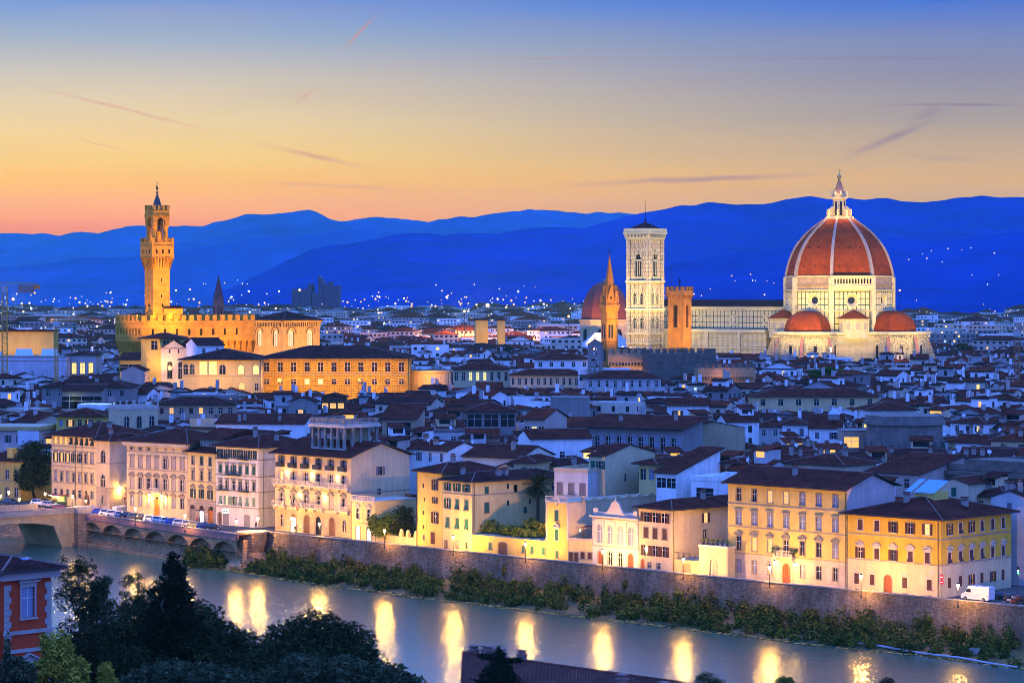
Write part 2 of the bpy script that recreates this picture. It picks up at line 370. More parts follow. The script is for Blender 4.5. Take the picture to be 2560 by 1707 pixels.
def arcpts(w, h, arch, k=6):
    r = w / 2; sp = h - r * arch
    return [(-r, 0), (r, 0), (r, sp)] + [(r * math.cos(math.pi * i / (2 * k)), sp + r * arch * math.sin(math.pi * i / (2 * k))) for i in range(1, 2 * k)] + [(-r, sp)] if arch else [(-r, 0), (r, 0), (r, h), (-r, h)]
CURT = mat("curtained_glass", (.20, .22, .30), rough=.25, var=.1)
BAR = mat("white_window_bars", (.55, .52, .48), var=0)
SH = {'g': mat("green_shutters", (.02, .10, .065), var=.2), 'd': mat("dark_green_shutters", (.018, .045, .04), var=.2), 'b': mat("brown_shutters", (.085, .03, .026), var=.2),
      'p': mat("pale_grey_shutters", (.36, .29, .25), var=.15), 'e': mat("slate_grey_shutters", (.17, .145, .16), var=.2), 'l': mat("pale_green_shutters", (.20, .27, .15), var=.15), 'w': mat("white_shutters", (.6, .6, .6), var=.1), 'u': mat("blue_shutters", (.04, .13, .3), var=.1)}
_W = {}
def window(parent, pos, rz, w, h, k='d', st='', sm='b', arch=0, li=0, name='window', trim=STONE, door=None):
    """k: d dark, s shut, o shutters open, l lit, L lit + open shutters, a awning shutter, c curtained;  st: f frame, h hood, p pediment, r round pediment, b small balcony"""
    key = (round(w, 2), round(h, 2), k, st, sm, arch, li, name, trim.name, door.name if door else 0)
    if key not in _W:
        parts = []; mb = MB(); pm = {'d': GLASS, 's': DARK, 'o': GLASS, 'a': GLASS, 'l': lit(li), 'L': lit(li), 'c': CURT}[k]
        if door: pm = door
        y = .16; mb.face([(x, y, z) for x, z in arcpts(w, h, arch)], 0)
        if not door and k in 'oclLda' and w > .7:
            mb.box(-.04, .04, y - .05, y - .01, .02, h - .02 - (w * .02 if arch else 0), 1); mb.box(-w / 2 + .02, w / 2 - .02, y - .06, y - .015, h * .62, h * .62 + .07, 1)
        if door and h > 2.2:
            for s in (-1, 1):
                for zz in (.12, .52): mb.box(s * w * .25 - w * .16, s * w * .25 + w * .16, y - .06, y - .01, h * zz, h * (zz + .3), 0)
        main = mb.mesh(name, [pm, BAR])
        def part(n, mb_, m): parts.append((n, mb_.mesh(n, [m] if not isinstance(m, list) else m)))
        if st and ('f' in st or 'h' in st or 'p' in st or 'r' in st):
            f = MB(); t = .16
            if arch:
                op = arcpts(w + 2 * t, h + t, arch); ip = arcpts(w, h, arch)
                for i in range(1, len(ip)):
                    j = (i + 1) % len(ip); a, b_, c, d = ip[i], ip[j], op[j], op[i]
                    f.face([(a[0], -.07, a[1]), (b_[0], -.07, b_[1]), (c[0], -.07, c[1]), (d[0], -.07, d[1])][::-1])
                    f.face([(d[0], -.07, d[1]), (c[0], -.07, c[1]), (c[0], .02, c[1]), (d[0], .02, d[1])])
            else:
                f.box(-w / 2 - t, -w / 2, -.07, .04, 0, h); f.box(w / 2, w / 2 + t, -.07, .04, 0, h); f.box(-w / 2 - t, w / 2 + t, -.075, .04, h, h + t)
            part('frame', f, trim)
        if st and 'n' not in st and name == 'window':
            s_ = MB(); s_.box(-w / 2 - .24, w / 2 + .24, -.2, .1, -.16, -.005); part('sill', s_, trim)
        if 'h' in st:
            f = MB(); f.box(-w / 2 - .3, w / 2 + .3, -.3, .05, h + .42, h + .6); f.box(-w / 2 - .18, w / 2 + .18, -.1, .05, h + .165, h + .419); part('hood', f, trim)
        if 'p' in st or 'r' in st:
            f = MB(); f.box(-w / 2 - .38, w / 2 + .38, -.32, .05, h + .40, h + .55); f.box(-w / 2 - .2, w / 2 + .2, -.12, .05, h + .165, h + .399)
            a = w / 2 + .42; n = 8 if 'r' in st else 2; rise = .55 if 'p' in st else .62
            pr = [(-a + 2 * a * i / n, rise * (math.sin(math.pi * i / n) if 'r' in st else 1 - abs(2 * i / n - 1))) for i in range(n + 1)]
            for (x0, q0), (x1, q1) in zip(pr, pr[1:]):      # raking mouldings round a sunk field
                zt = h + .551
                f.face([(x0, -.36, zt + q0), (x1, -.36, zt + q1), (x1, -.36, zt + q1 + .16), (x0, -.36, zt + q0 + .16)])
                f.face([(x0, -.36, zt + q0 + .16), (x1, -.36, zt + q1 + .16), (x1, .05, zt + q1 + .16), (x0, .05, zt + q0 + .16)])
                f.face([(x0, -.36, zt + q0), (x0, .05, zt + q0), (x1, .05, zt + q1), (x1, -.36, zt + q1)])
                f.face([(x0, -.1, zt), (x1, -.1, zt), (x1, -.1, zt + q1), (x0, -.1, zt + q0)])
            part('pediment', f, trim)
        if k in 'soLa' and not door:
            for sg in (-1, 1):
                f = MB()
                if k == 's': f.box(min(0, sg * w / 2) + .015, max(0, sg * w / 2) - .015, .03, .09, .01, h - .01 - (w * .3 if arch else 0))
                elif k == 'a':
                    a0, a1 = sorted((sg * .02, sg * (w / 2 - .02))); zt, zm, out = h - .03, h * .45, h * .22
                    f.box(a0, a1, .02, .07, zm, zt)
                    f.face([(a0, .0, zm), (a1, .0, zm), (a1, -out, .1), (a0, -out, .1)][::-1]); f.face([(a0, .05, zm), (a1, .05, zm), (a1, -out + .04, .1), (a0, -out + .04, .1)])
                else: f.box(min(sg * w / 2, sg * w * .98), max(sg * w / 2, sg * w * .98), -.13, -.06 - .02, .0, h)
                if k in 'so':
                    b0 = min(v[0] for v in f.v); b1 = max(v[0] for v in f.v); yy = min(v[1] for v in f.v); zz1 = max(v[2] for v in f.v)
                    nb = int(zz1 / .16)
                    for i in range(1, nb): f.box(b0 + .06, b1 - .06, yy - .025, yy - .003, i * zz1 / nb, i * zz1 / nb + .08)
                part('shutter', f, SH[sm])
        if 'b' in st:
            f = MB(); bw = w / 2 + .45; f.box(-bw, bw, -.85, -.001, -.22, -.06); part('balcony_slab', f, trim)
            f = MB(); f.box(-bw, bw, -.85, -.8, .8, .88); f.box(-bw, bw, -.85, -.8, -.05, .02)
            for s in (-1, 1): f.box(s * bw - .03, s * bw + .03, -.8, -.001, .8, .88)
            for i in range(int(bw * 2 / .16) + 1): f.box(-bw + i * .16, -bw + i * .16 + .035, -.84, -.805, .02, .8)
            for i in range(5):
                for s in (-1, 1): f.box(s * bw - .018, s * bw + .018, -.79 + i * .16, -.755 + i * .16, -.05, .8)
            part('railing', f, IRON)
        _W[key] = (main, parts)
    main, parts = _W[key]; o = link(name, main, parent, pos, rz)
    for n, me in parts: link(n, me, o)
    return o

def row(z, h, w, n, k='d', st='', sm='b', arch=0, xs=None, name='window', m=0., trim=STONE, door=None, li=None):
    return dict(z=z, h=h, w=w, n=n, k=k, st=st, sm=sm, arch=arch, xs=xs, name=name, m=m, trim=trim, door=door, li=li)
def rowxs(r, W): return [x * W for x in r['xs']] if r['xs'] else [r['m'] + (W - 2 * r['m']) * (i + .5) / r['n'] for i in range(r['n'])]
_CH = {}
CHM = mat("chimney_plaster", (.34, .27, .22), var=.3)
def chimney_mesh(k=0):
    if k not in _CH:
        m = MB(); hh = [1.3, 1.8, 1.0][k]; w = [.45, .38, .6][k]
        m.box(-w, w, -.35, .35, -1.2, hh); m.box(-w - .12, w + .12, -.47, .47, hh + .001, hh + .12, 1); m.box(-w * .8, w * .8, -.28, .28, hh + .121, hh + .4); m.box(-w - .1, w + .1, -.45, .45, hh + .401, hh + .52, 1)
        _CH[k] = m.mesh("chimney", [CHM, ROOF2])
    return _CH[k]
DISHM = mat("dish_white", (.6, .62, .66), var=.05, rough=.4)
def dish_mesh():
    if 'd' not in _CH:
        m = MB(); m.tube((0, 0, -.6), (0, 0, .5), .04); b = len(m.v); n = 10
        c = Vector((0, -.15, .7)); ax = Vector((.15, -.9, .35)).normalized(); a = ax.orthogonal().normalized(); d = ax.cross(a)
        for r, off in ((.02, -.16), (.3, -.1), (.5, 0)):
            for i in range(n): m.v.append(tuple(c + (a * math.cos(6.2832 * i / n) + d * math.sin(6.2832 * i / n)) * r + ax * off))
        for k in range(2):
            for i in range(n): m.f.append((b + k * n + i, b + k * n + (i + 1) % n, b + (k + 1) * n + (i + 1) % n, b + (k + 1) * n + i)); m.m.append(0)
        m.tube(c, c + ax * .35, .02); _CH['d'] = m.mesh("satellite_dish", [DISHM])
    return _CH['d']
SKYL = mat("skylight_glass", (.30, .40, .55), rough=.15, var=0, spec=.8)
def roof_on(root, W, D, H, spec, wallmb=None):
    """hip / gable / shed / flat roof over a W x D box; returns height function"""
    kind = spec[0]; pitch = math.tan(rad(spec[1])); ov = spec[2]; rm = spec[3] if len(spec) > 3 else ROOF
    mb = MB(); th = .22; x0, x1, y0, y1 = -ov, W + ov, -ov, D + ov; B = H
    if kind == 'flat':
        mb.box(-.12, W + .12, -.12, D + .12, H + .001, H + .12); ph = spec[1]
        if ph > 0:
            for a in ((-.12, W + .12, -.12, .12), (-.12, W + .12, D - .12, D + .12)): mb.box(*a, H + .121, H + ph)
            for a in ((-.12, .12, .121, D - .121), (W - .12, W + .12, .121, D - .121)): mb.box(*a, H + .121, H + ph)
        mb.build("roof", rm, root); return lambda x, y: H + .12
    if kind == 'hip':
        if W >= D: r = (D + 2 * ov) / 2; ra, rb = (x0 + r, D / 2), (x1 - r, D / 2)
        else: r = (W + 2 * ov) / 2; ra, rb = (W / 2, y0 + r), (W / 2, y1 - r)
        zt = B + th + r * pitch; e = B + th
        c = [(x0, y0, e), (x1, y0, e), (x1, y1, e), (x0, y1, e)]; A_, B_ = (*ra, zt), (*rb, zt)
        if W >= D: fs = [[c[0], c[1], B_, A_], [c[1], c[2], B_], [c[2], c[3], A_, B_], [c[3], c[0], A_]]; hips = [(c[0], A_), (c[3], A_), (c[1], B_), (c[2], B_), (A_, B_)]
        else: fs = [[c[0], c[1], A_], [c[1], c[2], B_, A_], [c[2], c[3], B_], [c[3], c[0], A_, B_]]; hips = [(c[0], A_), (c[1], A_), (c[2], B_), (c[3], B_), (A_, B_)]
        hf = lambda x, y: e + pitch * max(0, min(x - x0, x1 - x, y - y0, y1 - y))
    elif kind == 'gable':
        if spec[4] == 'x':
            r = (D + 2 * ov) / 2; zt = B + th + r * pitch; e = B + th; x0, x1 = -ov * .5, W + ov * .5
            a, b, c_, d = (x0, y0, e), (x1, y0, e), (x1, y1, e), (x0, y1, e); A_, B_ = (x0, D / 2, zt), (x1, D / 2, zt)
            fs = [[a, b, B_, A_], [c_, d, A_, B_]]; ends = [(0, 0, D, 0), (W, 0, D, 1)]; hf = lambda x, y: e + pitch * max(0, min(y - y0, y1 - y))
            g = (B + th + pitch * (D / 2 + ov)) - .24
            if wallmb: wallmb.face([(0, D, H), (0, 0, H), (0, D / 2, g)]); wallmb.face([(W, 0, H), (W, D, H), (W, D / 2, g)])
        else:
            r = (W + 2 * ov) / 2; zt = B + th + r * pitch; e = B + th; y0, y1 = -ov * .5, D + ov * .5
            a, b, c_, d = (x0, y0, e), (x1, y0, e), (x1, y1, e), (x0, y1, e); A_, B_ = (W / 2, y0, zt), (W / 2, y1, zt)
            fs = [[b, c_, B_, A_], [d, a, A_, B_]]; hf = lambda x, y: e + pitch * max(0, min(x - x0, x1 - x))
            g = (B + th + pitch * (W / 2 + ov)) - .24
            if wallmb: wallmb.face([(0, 0, H), (W, 0, H), (W / 2, 0, g)]); wallmb.face([(W, D, H), (0, D, H), (W / 2, D, g)])
        hips = [(A_, B_)]; c = [a, b, c_, d]
        und = [[(p[0], p[1], p[2] - th) for p in f[::-1]] for f in fs]
        for f in und: mb.face(f, 2)
        for f in fs:
            for p, q in ((f[0], f[1]), (f[1], f[2]), (f[3], f[0])): mb.face([(p[0], p[1], p[2] - th), (q[0], q[1], q[2] - th), q, p], 2)
    else:                                       # shed, falling to the front
        e = B + th; zt = e + (D + 2 * ov) * pitch; c = [(x0, y0, e), (x1, y0, e), (x1, y1, zt), (x0, y1, zt)]; fs = [c]; hips = [(c[3], c[2])]
        hf = lambda x, y: e + pitch * (y - y0)
        g0, g1 = e + pitch * ov - .24, e + pitch * (D + ov) - .24
        mb.face([(p[0], p[1], p[2] - th) for p in c[::-1]], 2)
        for i in range(4):
            p, q = c[i], c[(i + 1) % 4]; mb.face([(p[0], p[1], p[2] - th), (q[0], q[1], q[2] - th), q, p], 2)
        if wallmb: wallmb.face([(W, 0, H), (W, D, H), (W, D, g1), (W, 0, g0)]); wallmb.face([(0, D, H), (0, 0, H), (0, 0, g0), (0, D, g1)]); wallmb.face([(W, D, H), (0, D, H), (0, D, g1), (W, D, g1)])
    for f in fs: mb.face(f, 0)
    if kind == 'hip':
        for i in range(4):
            p, q = c[i], c[(i + 1) % 4]; mb.face([(p[0], p[1], B), (q[0], q[1], B), q, p], 2)
        mb.face([(p[0], p[1], B + .002) for p in c[::-1]], 2)
    for p, q in hips: mb.tube((p[0], p[1], p[2] + .02), (q[0], q[1], q[2] + .02), .13, n=5, m=1)
    mb.build("roof", [rm, RIDGE, mat("eaves_wood", (.05, .032, .025), var=.2)], root); return hf
def band(root, W, D, zs, m=STONE, pr=.1, hh=.22, name="string_course", sides='fr'):
    mb = MB()
    for z in zs:
        if 'f' in sides: mb.box(-pr, W + pr, -pr, .02, z, z + hh)
        if 'r' in sides: mb.box(W - .02, W + pr - .002, .021, D, z + .001, z + hh - .001)
        if 'l' in sides: mb.box(-pr + .002, .02, .021, D, z + .001, z + hh - .001)
    return mb.build(name, m, root)
def bld(name, label, cat, o, ang, W, D, H, wm, roof, front=(), right=(), left=(), group=None, side_m=None, zb=None, bm=None, bands=(), chim=(), z0=0., seed=0, sides='fr', rng=None):
    """a house: Empty at its front left foot, x along the front, y inward"""
    root = thing(name, label, cat, (o[0], o[1], o[2] if len(o) > 2 else 0), ang, group); mb = MB(); rr = rng or random.Random(seed + int(W * 97))
    for (oo, a, w, rows) in (((0, 0), 0, W, front), ((W, 0), math.pi / 2, D, right), ((W, D), math.pi, W, ()), ((0, D), -math.pi / 2, D, left)):
        holes = []
        for r in rows:
            for x in rowxs(r, w): holes.append((x - r['w'] / 2, x + r['w'] / 2, r['z'], r['z'] + r['h'], r['arch']))
        wall(mb, oo, a, w, z0, H, holes, 0, 0, zb=zb)
        for r in rows:
            for i, x in enumerate(rowxs(r, w)):
                k = r['k'][i % len(r['k'])]
                if k == '-': continue
                st = r['st']
                if 'x' in st: st = st.replace('x', 'pr'[i % 2])
                px, py = oo[0] + x * math.cos(a), oo[1] + x * math.sin(a)
                window(root, (px, py, r['z']), a, r['w'], r['h'], k, st, r['sm'], r['arch'], r['li'] if r['li'] is not None else rr.randrange(3), r['name'], r['trim'], r['door'])
    hf = roof_on(root, W, D, H, roof, mb)
    if side_m:
        for i, f in enumerate(mb.f):
            if all(abs(mb.v[k][0] - W) < .01 for k in f): mb.m[i] = 2
    mb.build("wall", [wm, bm or wm, side_m or wm], root)
    if bands: band(root, W, D, bands, sides=sides)
    for (x, y, k) in chim: link("chimney", chimney_mesh(k), root, (x * W, y * D, hf(x * W, y * D)), rr.choice((0, math.pi / 2)))
    root["_h"] = H; del root["_h"]
    return root, hf
def fr(uL, vL, uR, vR, z=0.):
    a, b = P(uL, vL, z), P(uR, vR, z); d = b - a; return a, math.atan2(d.y, d.x), d.length
def hz(v, d): return EYE - (v - VH) * d / F
# ---------------------------------------------------------------- river wall, arcaded quay, bridge
RIVW = mat("river_wall_stone", (.27, .17, .085), var=.6, sc=.16, fine=2.5, stain=.45, brick=(.8, .3, .03, (.17, .12, .08), .5, (.33, .23, .13)), bump=.4, spec=.1)
COPE = mat("coping_stone", (.34, .27, .2), var=.25)
t = thing("river_wall", "long grey stone river wall with a pale coping, above the bushy bank", "wall")
mb = MB(); cp = MB()
pts = [Vector((x, y, 0)) for x, y in WALL]
pts = pts[3:]; WP = pts
for a, b in zip(pts, pts[1:]):
    mb.face([a + Vector((0, 0, -7.6)) - NI * .9, b + Vector((0, 0, -7.6)) - NI * .9, b + Vector((0, 0, .9)), a + Vector((0, 0, .9))])
    mb.face([a + NI * .45 + Vector((0, 0, .9)), b + NI * .45 + Vector((0, 0, .9)), b + NI * .45, a + NI * .45][::-1])
    f = lambda p, o, z: p + NI * o + Vector((0, 0, z))
    for q in ([f(a, -.08, .9), f(b, -.08, .9), f(b, -.08, 1.08), f(a, -.08, 1.08)], [f(a, -.08, 1.08), f(b, -.08, 1.08), f(b, .53, 1.08), f(a, .53, 1.08)], [f(b, .53, .9), f(a, .53, .9), f(a, .53, 1.08), f(b, .53, 1.08)]): cp.face(q)
mb.build("wall", RIVW, t); cp.build("coping", COPE, t)
# wall beyond the bridge and under the arcade
QUAY = mat("quay_brick_stone", (.60, .31, .12), var=.45, sc=.3, fine=2.5, stain=.35, brick=(.9, .33, .03, (.16, .1, .07), .5, (.68, .37, .15)), bump=.4, spec=.1)
PINK = mat("pink_parapet_stone", (.42, .19, .13), var=.3, fine=4, stain=.25, brick=(1.1, .32, .02, (.14, .08, .07), .5, (.34, .18, .15)))
A_ = Vector((-59.8, 566.2, 0)); B_ = Vector((-102.5, 620.5, 0)); ax = (A_ - B_).normalized(); nin = Vector((-ax.y, ax.x, 0)); L_ = (A_ - B_).length
t = thing("arcaded_quay", "brown quay wall with seven shallow arches carrying the parked cars", "quay wall", B_, math.atan2(ax.y, ax.x))
mb = MB(); n = 7; bw = L_ / n; holes = [(i * bw + .25, (i + 1) * bw - .25, -3.0, -1.0, .55) for i in range(n)]
wall(mb, (0, 0), 0, L_, -2.99, -.2, [(a, b, -2.99, d, e) for a, b, c, d, e in holes], 0, 0, dep=1.7); mb.build("arch", QUAY, t)
mb = MB(); mb.face([(-3, 1.2, -8), (L_ + 2, 1.2, -8), (L_ + 2, 1.6, -.3), (-3, 1.6, -.3)]); mb.face([(-3, .3, -8), (L_ + 2, .3, -8), (L_ + 2, .3, -6.3), (-3, .3, -6.3)]); mb.face([(-3, .3, -6.3), (L_ + 2, .3, -6.3), (L_ + 2, 1.4, -6.2), (-3, 1.4, -6.2)]); mb.build("wall", QUAY, t)
for i in range(n + 1):
    mb = MB(); x = min(max(i * bw, .3), L_ - .3); zb_ = -4.3
    for s0, s1 in (((x - .25, 0, -2.99), (x + .25, 0, -2.99)),):
        b0, b1 = (x - .12, 1.45, zb_), (x + .12, 1.45, zb_); mb.face([s0, b0, b1, s1]); mb.face([s0, (x - .25, 1.6, -2.99), b0]); mb.face([s1, b1, (x + .25, 1.6, -2.99)])
    mb.build("corbel", QUAY, t)
mb = MB(); mb.box(-.3, L_ + .3, -.12, .4, -.2, .95); mb.box(-.3, L_ + .3, -.2, .48, .951, 1.1, 1); mb.box(-.3, L_ + .3, -.18, .0, -.5, -.201); mb.build("parapet", [PINK, COPE], t)
mb = MB(); mb.face([(-.3, .41, .7), (L_ + .3, .41, .7), (L_ + .6, 12, .7), (-.3, 9, .7)]); o = mb.build("road", mat("asphalt", (.055, .05, .05), var=.25, sc=.2, fine=3)); o.location = B_; o.rotation_euler.z = math.atan2(ax.y, ax.x); tag(o, kind='structure')
# rounded bastion where the arcade meets the plain wall
t = thing("bastion", "rounded stone bastion with a swelling foot where quay arches meet the plain wall", "bastion", (-57.6, 568.5, 0))
mb = MB(); mb.lathe([(6.2, -8), (5.6, -6), (3.0, -3.6), (2.6, -3.3), (3.2, -1.2), (3.4, .95)], 18, (0.6, 3)); mb.build("wall", QUAY, t); mb = MB(); mb.lathe([(3.55, .951), (3.55, 1.1)], 18, (0.6, 3)); mb.build("coping", COPE, t)
# bridge
BRI = mat("bridge_ochre_stone", (.72, .44, .16), var=.25, stain=.2, fine=3); BRP = mat("bridge_pale_parapet", (.50, .37, .23), var=.2, stain=.2)
Bd = Vector((-.700, -.714, 0)); br = thing("bridge", "ochre stone arch bridge with pale parapets leaving the frame on the left", "bridge", (B_.x - 1.5, B_.y + .5, 0), math.atan2(Bd.y, Bd.x))
mb = MB(); L2 = 75; pf = []
for i in range(25):
    x = i * L2 / 24; k = (x % 37.5) / 37.5; pf.append((x, -3.0 + 2.5 * math.sin(math.pi * min(1, max(0, (k * 37.5 - 3.2) / 31.1))) ** .62 if 3.2 < k * 37.5 < 34.3 else -8.2))
Wd = 15
for (x0, q0), (x1, q1) in zip(pf, pf[1:]):
    for y, fl in ((0, 0), (-Wd, 1)):
        f = [(x0, y, q0), (x1, y, q1), (x1, y, .9), (x0, y, .9)]; mb.face(f if fl else f[::-1], 0)
    mb.face([(x0, -Wd, q0), (x1, -Wd, q1), (x1, 0, q1), (x0, 0, q0)], 0)
mb.build("arch", BRI, br)
mb = MB(); mb.box(-8, L2, -Wd + .4, -.4, .7, .95); mb.build("deck", mat("bridge_road", (.09, .08, .075), var=.2), br)
for y in (.02, -Wd - .02 - .4):
    mb = MB(); mb.box(0, 12, y, y + .4, .901, 2.1); mb.box(-.1, 12.1, y - .06, y + .46, 2.101, 2.25); mb.box(14, 25, y, y + .4, .901, 1.95); mb.box(27, L2, y, y + .4, .901, 1.95); mb.box(12.1, L2, y + .05, y + .33, .901, 1.7); mb.build("parapet", BRP, br)
t = thing("bridge_pier", "dark stone pier with a curved flank between the bridge arch and the quay", "pier", (B_.x, B_.y, 0), math.atan2(ax.y, ax.x))
mb = MB(); mb.prism([(-4.5, -1.2), (.8, -1.2), (2.2, 0), (2.6, 3), (-4.5, 6)], -8, .9); mb.build("wall", QUAY, t); mb = MB(); mb.prism([(-4.7, -1.4), (.9, -1.4), (2.5, -.2), (2.9, 3), (-4.7, 6)], .901, 2.2); mb.build("coping", BRP, t)
t = thing("embankment", "brown rubble embankment wall seen under the bridge arch at the far left", "wall", (B_.x, B_.y, 0), math.atan2(-.70, .714))
mb = MB(); mb.face([(-150, .5, -8), (0, .5, -8), (0, 1.2, 1), (-150, 1.2, 1)]); mb.face([(-150, -1.5, -8), (0, -1.5, -8), (0, -1.5, -6.2), (-150, -1.5, -6.2)]); mb.face([(-150, -1.5, -6.2), (0, -1.5, -6.2), (0, .7, -6), (-150, .7, -6)]); mb.build("wall", QUAY, t)
# ---------------------------------------------------------------- the river front
def plaster(n, c, **k): return mat(n, c, **dict(dict(var=.16, stain=.22, sc=.2, fine=3), **k))
CREAM = plaster("cream_plaster", (.62, .46, .24)); ROSE = plaster("pale_rose_plaster", (.64, .46, .21)); WHITE = plaster("white_plaster", (.68, .60, .44)); YEL = plaster("yellow_plaster", (.64, .43, .09))
OCH = plaster("ochre_plaster", (.62, .36, .03)); BEIGE = plaster("beige_plaster", (.58, .45, .24)); SAND = plaster("sand_plaster", (.52, .40, .24)); LYEL = plaster("light_yellow_plaster", (.66, .49, .18))
STW = mat("sandstone_blocks", (.46, .32, .14), var=.25, stain=.2, brick=(1.3, .55, .03, (.26, .18, .1), .5, (.50, .37, .21)), bump=.3)
RUST = mat("rusticated_stone", (.42, .32, .22), var=.25, stain=.2, brick=(1.0, .5, .05, (.2, .15, .1), .5, (.48, .37, .26)), bump=.6)
ORD = mat("orange_door", (.62, .20, .02), var=.25, fine=9); RDD = mat("red_brown_door", (.30, .075, .03), var=.25, fine=9); BRD = mat("brown_door", (.15, .07, .035), var=.3, fine=9); GRD = mat("grey_door", (.30, .26, .22), var=.2); SHOP = mat("lit_shop_front", (.5, .4, .3), var=0, emit=2.2, ecol=(1, .85, .5)); SHOPW = mat("lit_white_shop", (.5, .5, .5), var=0, emit=1.8, ecol=(.85, .85, 1))
WT = mat("pale_stone_trim", (.50, .42, .32), var=.2); PS = plaster("pinkish_sidewall", (.60, .43, .36)); PCH = plaster("peach_plaster", (.62, .44, .24))
HOUSE = []          # footprints already taken: (centre x, centre y, radius)
def occ(root, W, D, pad=1.):
    ca, sa = math.cos(root.rotation_euler.z), math.sin(root.rotation_euler.z); l = root.location
    HOUSE.append((l.x, l.y, ca, sa, W, D, pad))
def taken(x, y, r):
    for (ox, oy, ca, sa, W, D, pad) in HOUSE:
        dx, dy = x - ox, y - oy; a = dx * ca + dy * sa; b = -dx * sa + dy * ca
        if -r - pad < a < W + r + pad and -r - pad < b < D + r + pad: return True
    return False
rivg = "palazzi lining the river street"
def front(name, label, cat, px, D, H, wm, roof, **k):
    o, a, W = fr(*px); r, hf = bld(name, label, cat, o, a, W, D, H, wm, roof, group=rivg, **k); occ(r, W, D); return r, hf, W
def child_box(root, name, m, boxes):
    mb = MB()
    for b in boxes: mb.box(*b)
    return mb.build(name, m, root)
def pipe(root, x, y, H, z0=.1):
    mb = MB(); mb.tube((x, y, z0), (x, y, H), .07, n=5, m=0); mb.build("downpipe", IRON, root)

# far left: low orange house, pinkish block with a boxed roof unit
r, hf, W = front("townhouse", "low yellow-lit house with a dark roof at the far left end of the river street", "house", (-60, 1247, 52, 1253), 14, 10, YEL, ('hip', 18, .7), front=[row(5.6, 2.2, 1, 5, 'd', 'f'), row(1, 2.4, 1, 5, 'd', 'f')], bands=[5])
mb = MB(); mb.box(9.5, 11.5, 1.2, 3.2, 9.5, 13.2); mb.box(9.3, 11.7, 1, 3.4, 13.201, 13.4); mb.build("bell_turret", YEL, r)
r, hf, W = front("apartment_block", "pinkish flat-roofed block with an ochre cornice behind the big dark tree", "apartment block", (-80, 1226, 92, 1228), 16, 17.2, PS, ('flat', 0, 0, SAND), front=[row(13, 2, 1, 6, 'o', '', 'e'), row(8.8, 2, 1, 6, 'o', '', 'e'), row(4, 2, 1, 6, 'd', 'f')])
child_box(r, "cornice", mat("ochre_cornice", (.45, .30, .1)), [(-.8, W + .8, -.8, -.001, 16.3, 17.2), (W + .001, W + .8, -.001, 16, 16.3, 17.2)]); child_box(r, "roof_unit", mat("white_metal_box", (.55, .53, .56), var=.06), [(W - 5, W + .9, -1.0, -.81, 12.4, 16.2)])
# A
r, hf, W = front("palazzo", "cream palazzo with lit loggia windows under its wide eaves, right of the big dark tree", "palazzo", (129, 1260, 241, 1270), 17, 17.4, ROSE, ('hip', 17, 1.6), bands=[14.7, 13.6, 10.6, 9.7, 5.6], chim=[(.5, .3, 0), (.75, .45, 2)],
    front=[row(15.3, 1.8, 1.1, 8, 'lllaaaaa', '', 'd', m=.6, li=0), row(11, 2.1, 1.0, 7, 'LLLoodc', 'h', 'd', m=.5, li=0), row(6.1, 2, .95, 7, 'cdcdcdd', 'h', m=.5), row(2.3, 1.7, .9, 7, 'dsdsd-d', 'f', 'b', m=.5), row(.05, 3.2, 1.9, 1, 's', 'f', 'b', .9, xs=[.79], name='door', door=BRD)])
pipe(r, W * .55, -.1, 16); pipe(r, W * .69, -.1, 16)
# B
o, a, W = fr(241, 1271, 274, 1274)
o2 = P(317, 1277)
r, hf = bld("palazzo", "brown corner palazzo with pointed twin-light windows and a rusticated foot", "palazzo", o, a, W, 11, 16.8, SAND, ('hip', 19, 1.3), group=rivg, zb=5.2, bm=RUST, bands=[11.2, 5.2], chim=[(.3, .3, 0)],
    front=[row(11.5, 3, 1.6, 1, 'd', 'f', arch=1.4, xs=[.5]), row(5.5, 3, 1.6, 1, 'd', 'f', arch=1.4, xs=[.5]), row(1.4, 1.8, .9, 1, 'd', 'f', xs=[.5])],
    right=[row(11.5, 3, 1.7, 1, 'd', 'f', arch=1.4, xs=[.6]), row(5.5, 3, 1.9, 1, 'd', 'f', arch=1.4, xs=[.6]), row(.05, 3, 2.2, 1, 'd', 'f', xs=[.65], name='door', door=RDD)]); occ(r, W, 11)
for y, z in ((0, 11.5), (0, 5.5)): child_box(r, "mullion", WT, [(W / 2 - .08, W / 2 + .08, -.02, .12, z, z + 2.3)])
# C
r, hf, W = front("palazzo", "large cream palazzo of seven bays with round pediments and a balcony over two lamps", "palazzo", (317, 1292, 469, 1303), 16, 18, CREAM, ('hip', 16, 1.4), bands=[15.6, 11.4, 6.6], chim=[(.3, .5, 0)],
    front=[row(16, 1.2, .9, 7, 'ooosssp'.replace('p', 's'), '', 'p', m=.4), row(12, 2.3, 1.15, 7, 'ssssoss', 'h', 'p', m=.4), row(7, 2.5, 1.15, 7, 'soooos-'.replace('-', 'o'), 'r', 'p', m=.4), row(2.9, 2.3, 1.05, 7, 'ccc-ccd', 'p', 'b', m=.4), row(.1, 4.6, 1.7, 1, 'd', 'f', xs=[.5], name='door', door=ORD)])
child_box(r, "cornice", WT, [(-.6, W + .6, -1.1, -.001, 17.3, 17.95), (-.4, W + .4, -.6, -.002, 16.95, 17.299)]); child_box(r, "skylight", SKYL, [(W * .2, W * .23, 2, 5, hf(1, 3), hf(1, 3) + .35), (W * .32, W * .35, 2, 5, hf(1, 3), hf(1, 3) + .35)])
mb = MB(); mb.box(W * .42, W * .58, -1.0, -.001, 6.2, 6.5); mb.box(W * .42, W * .58, -1.0, -.85, 7.3, 7.45)
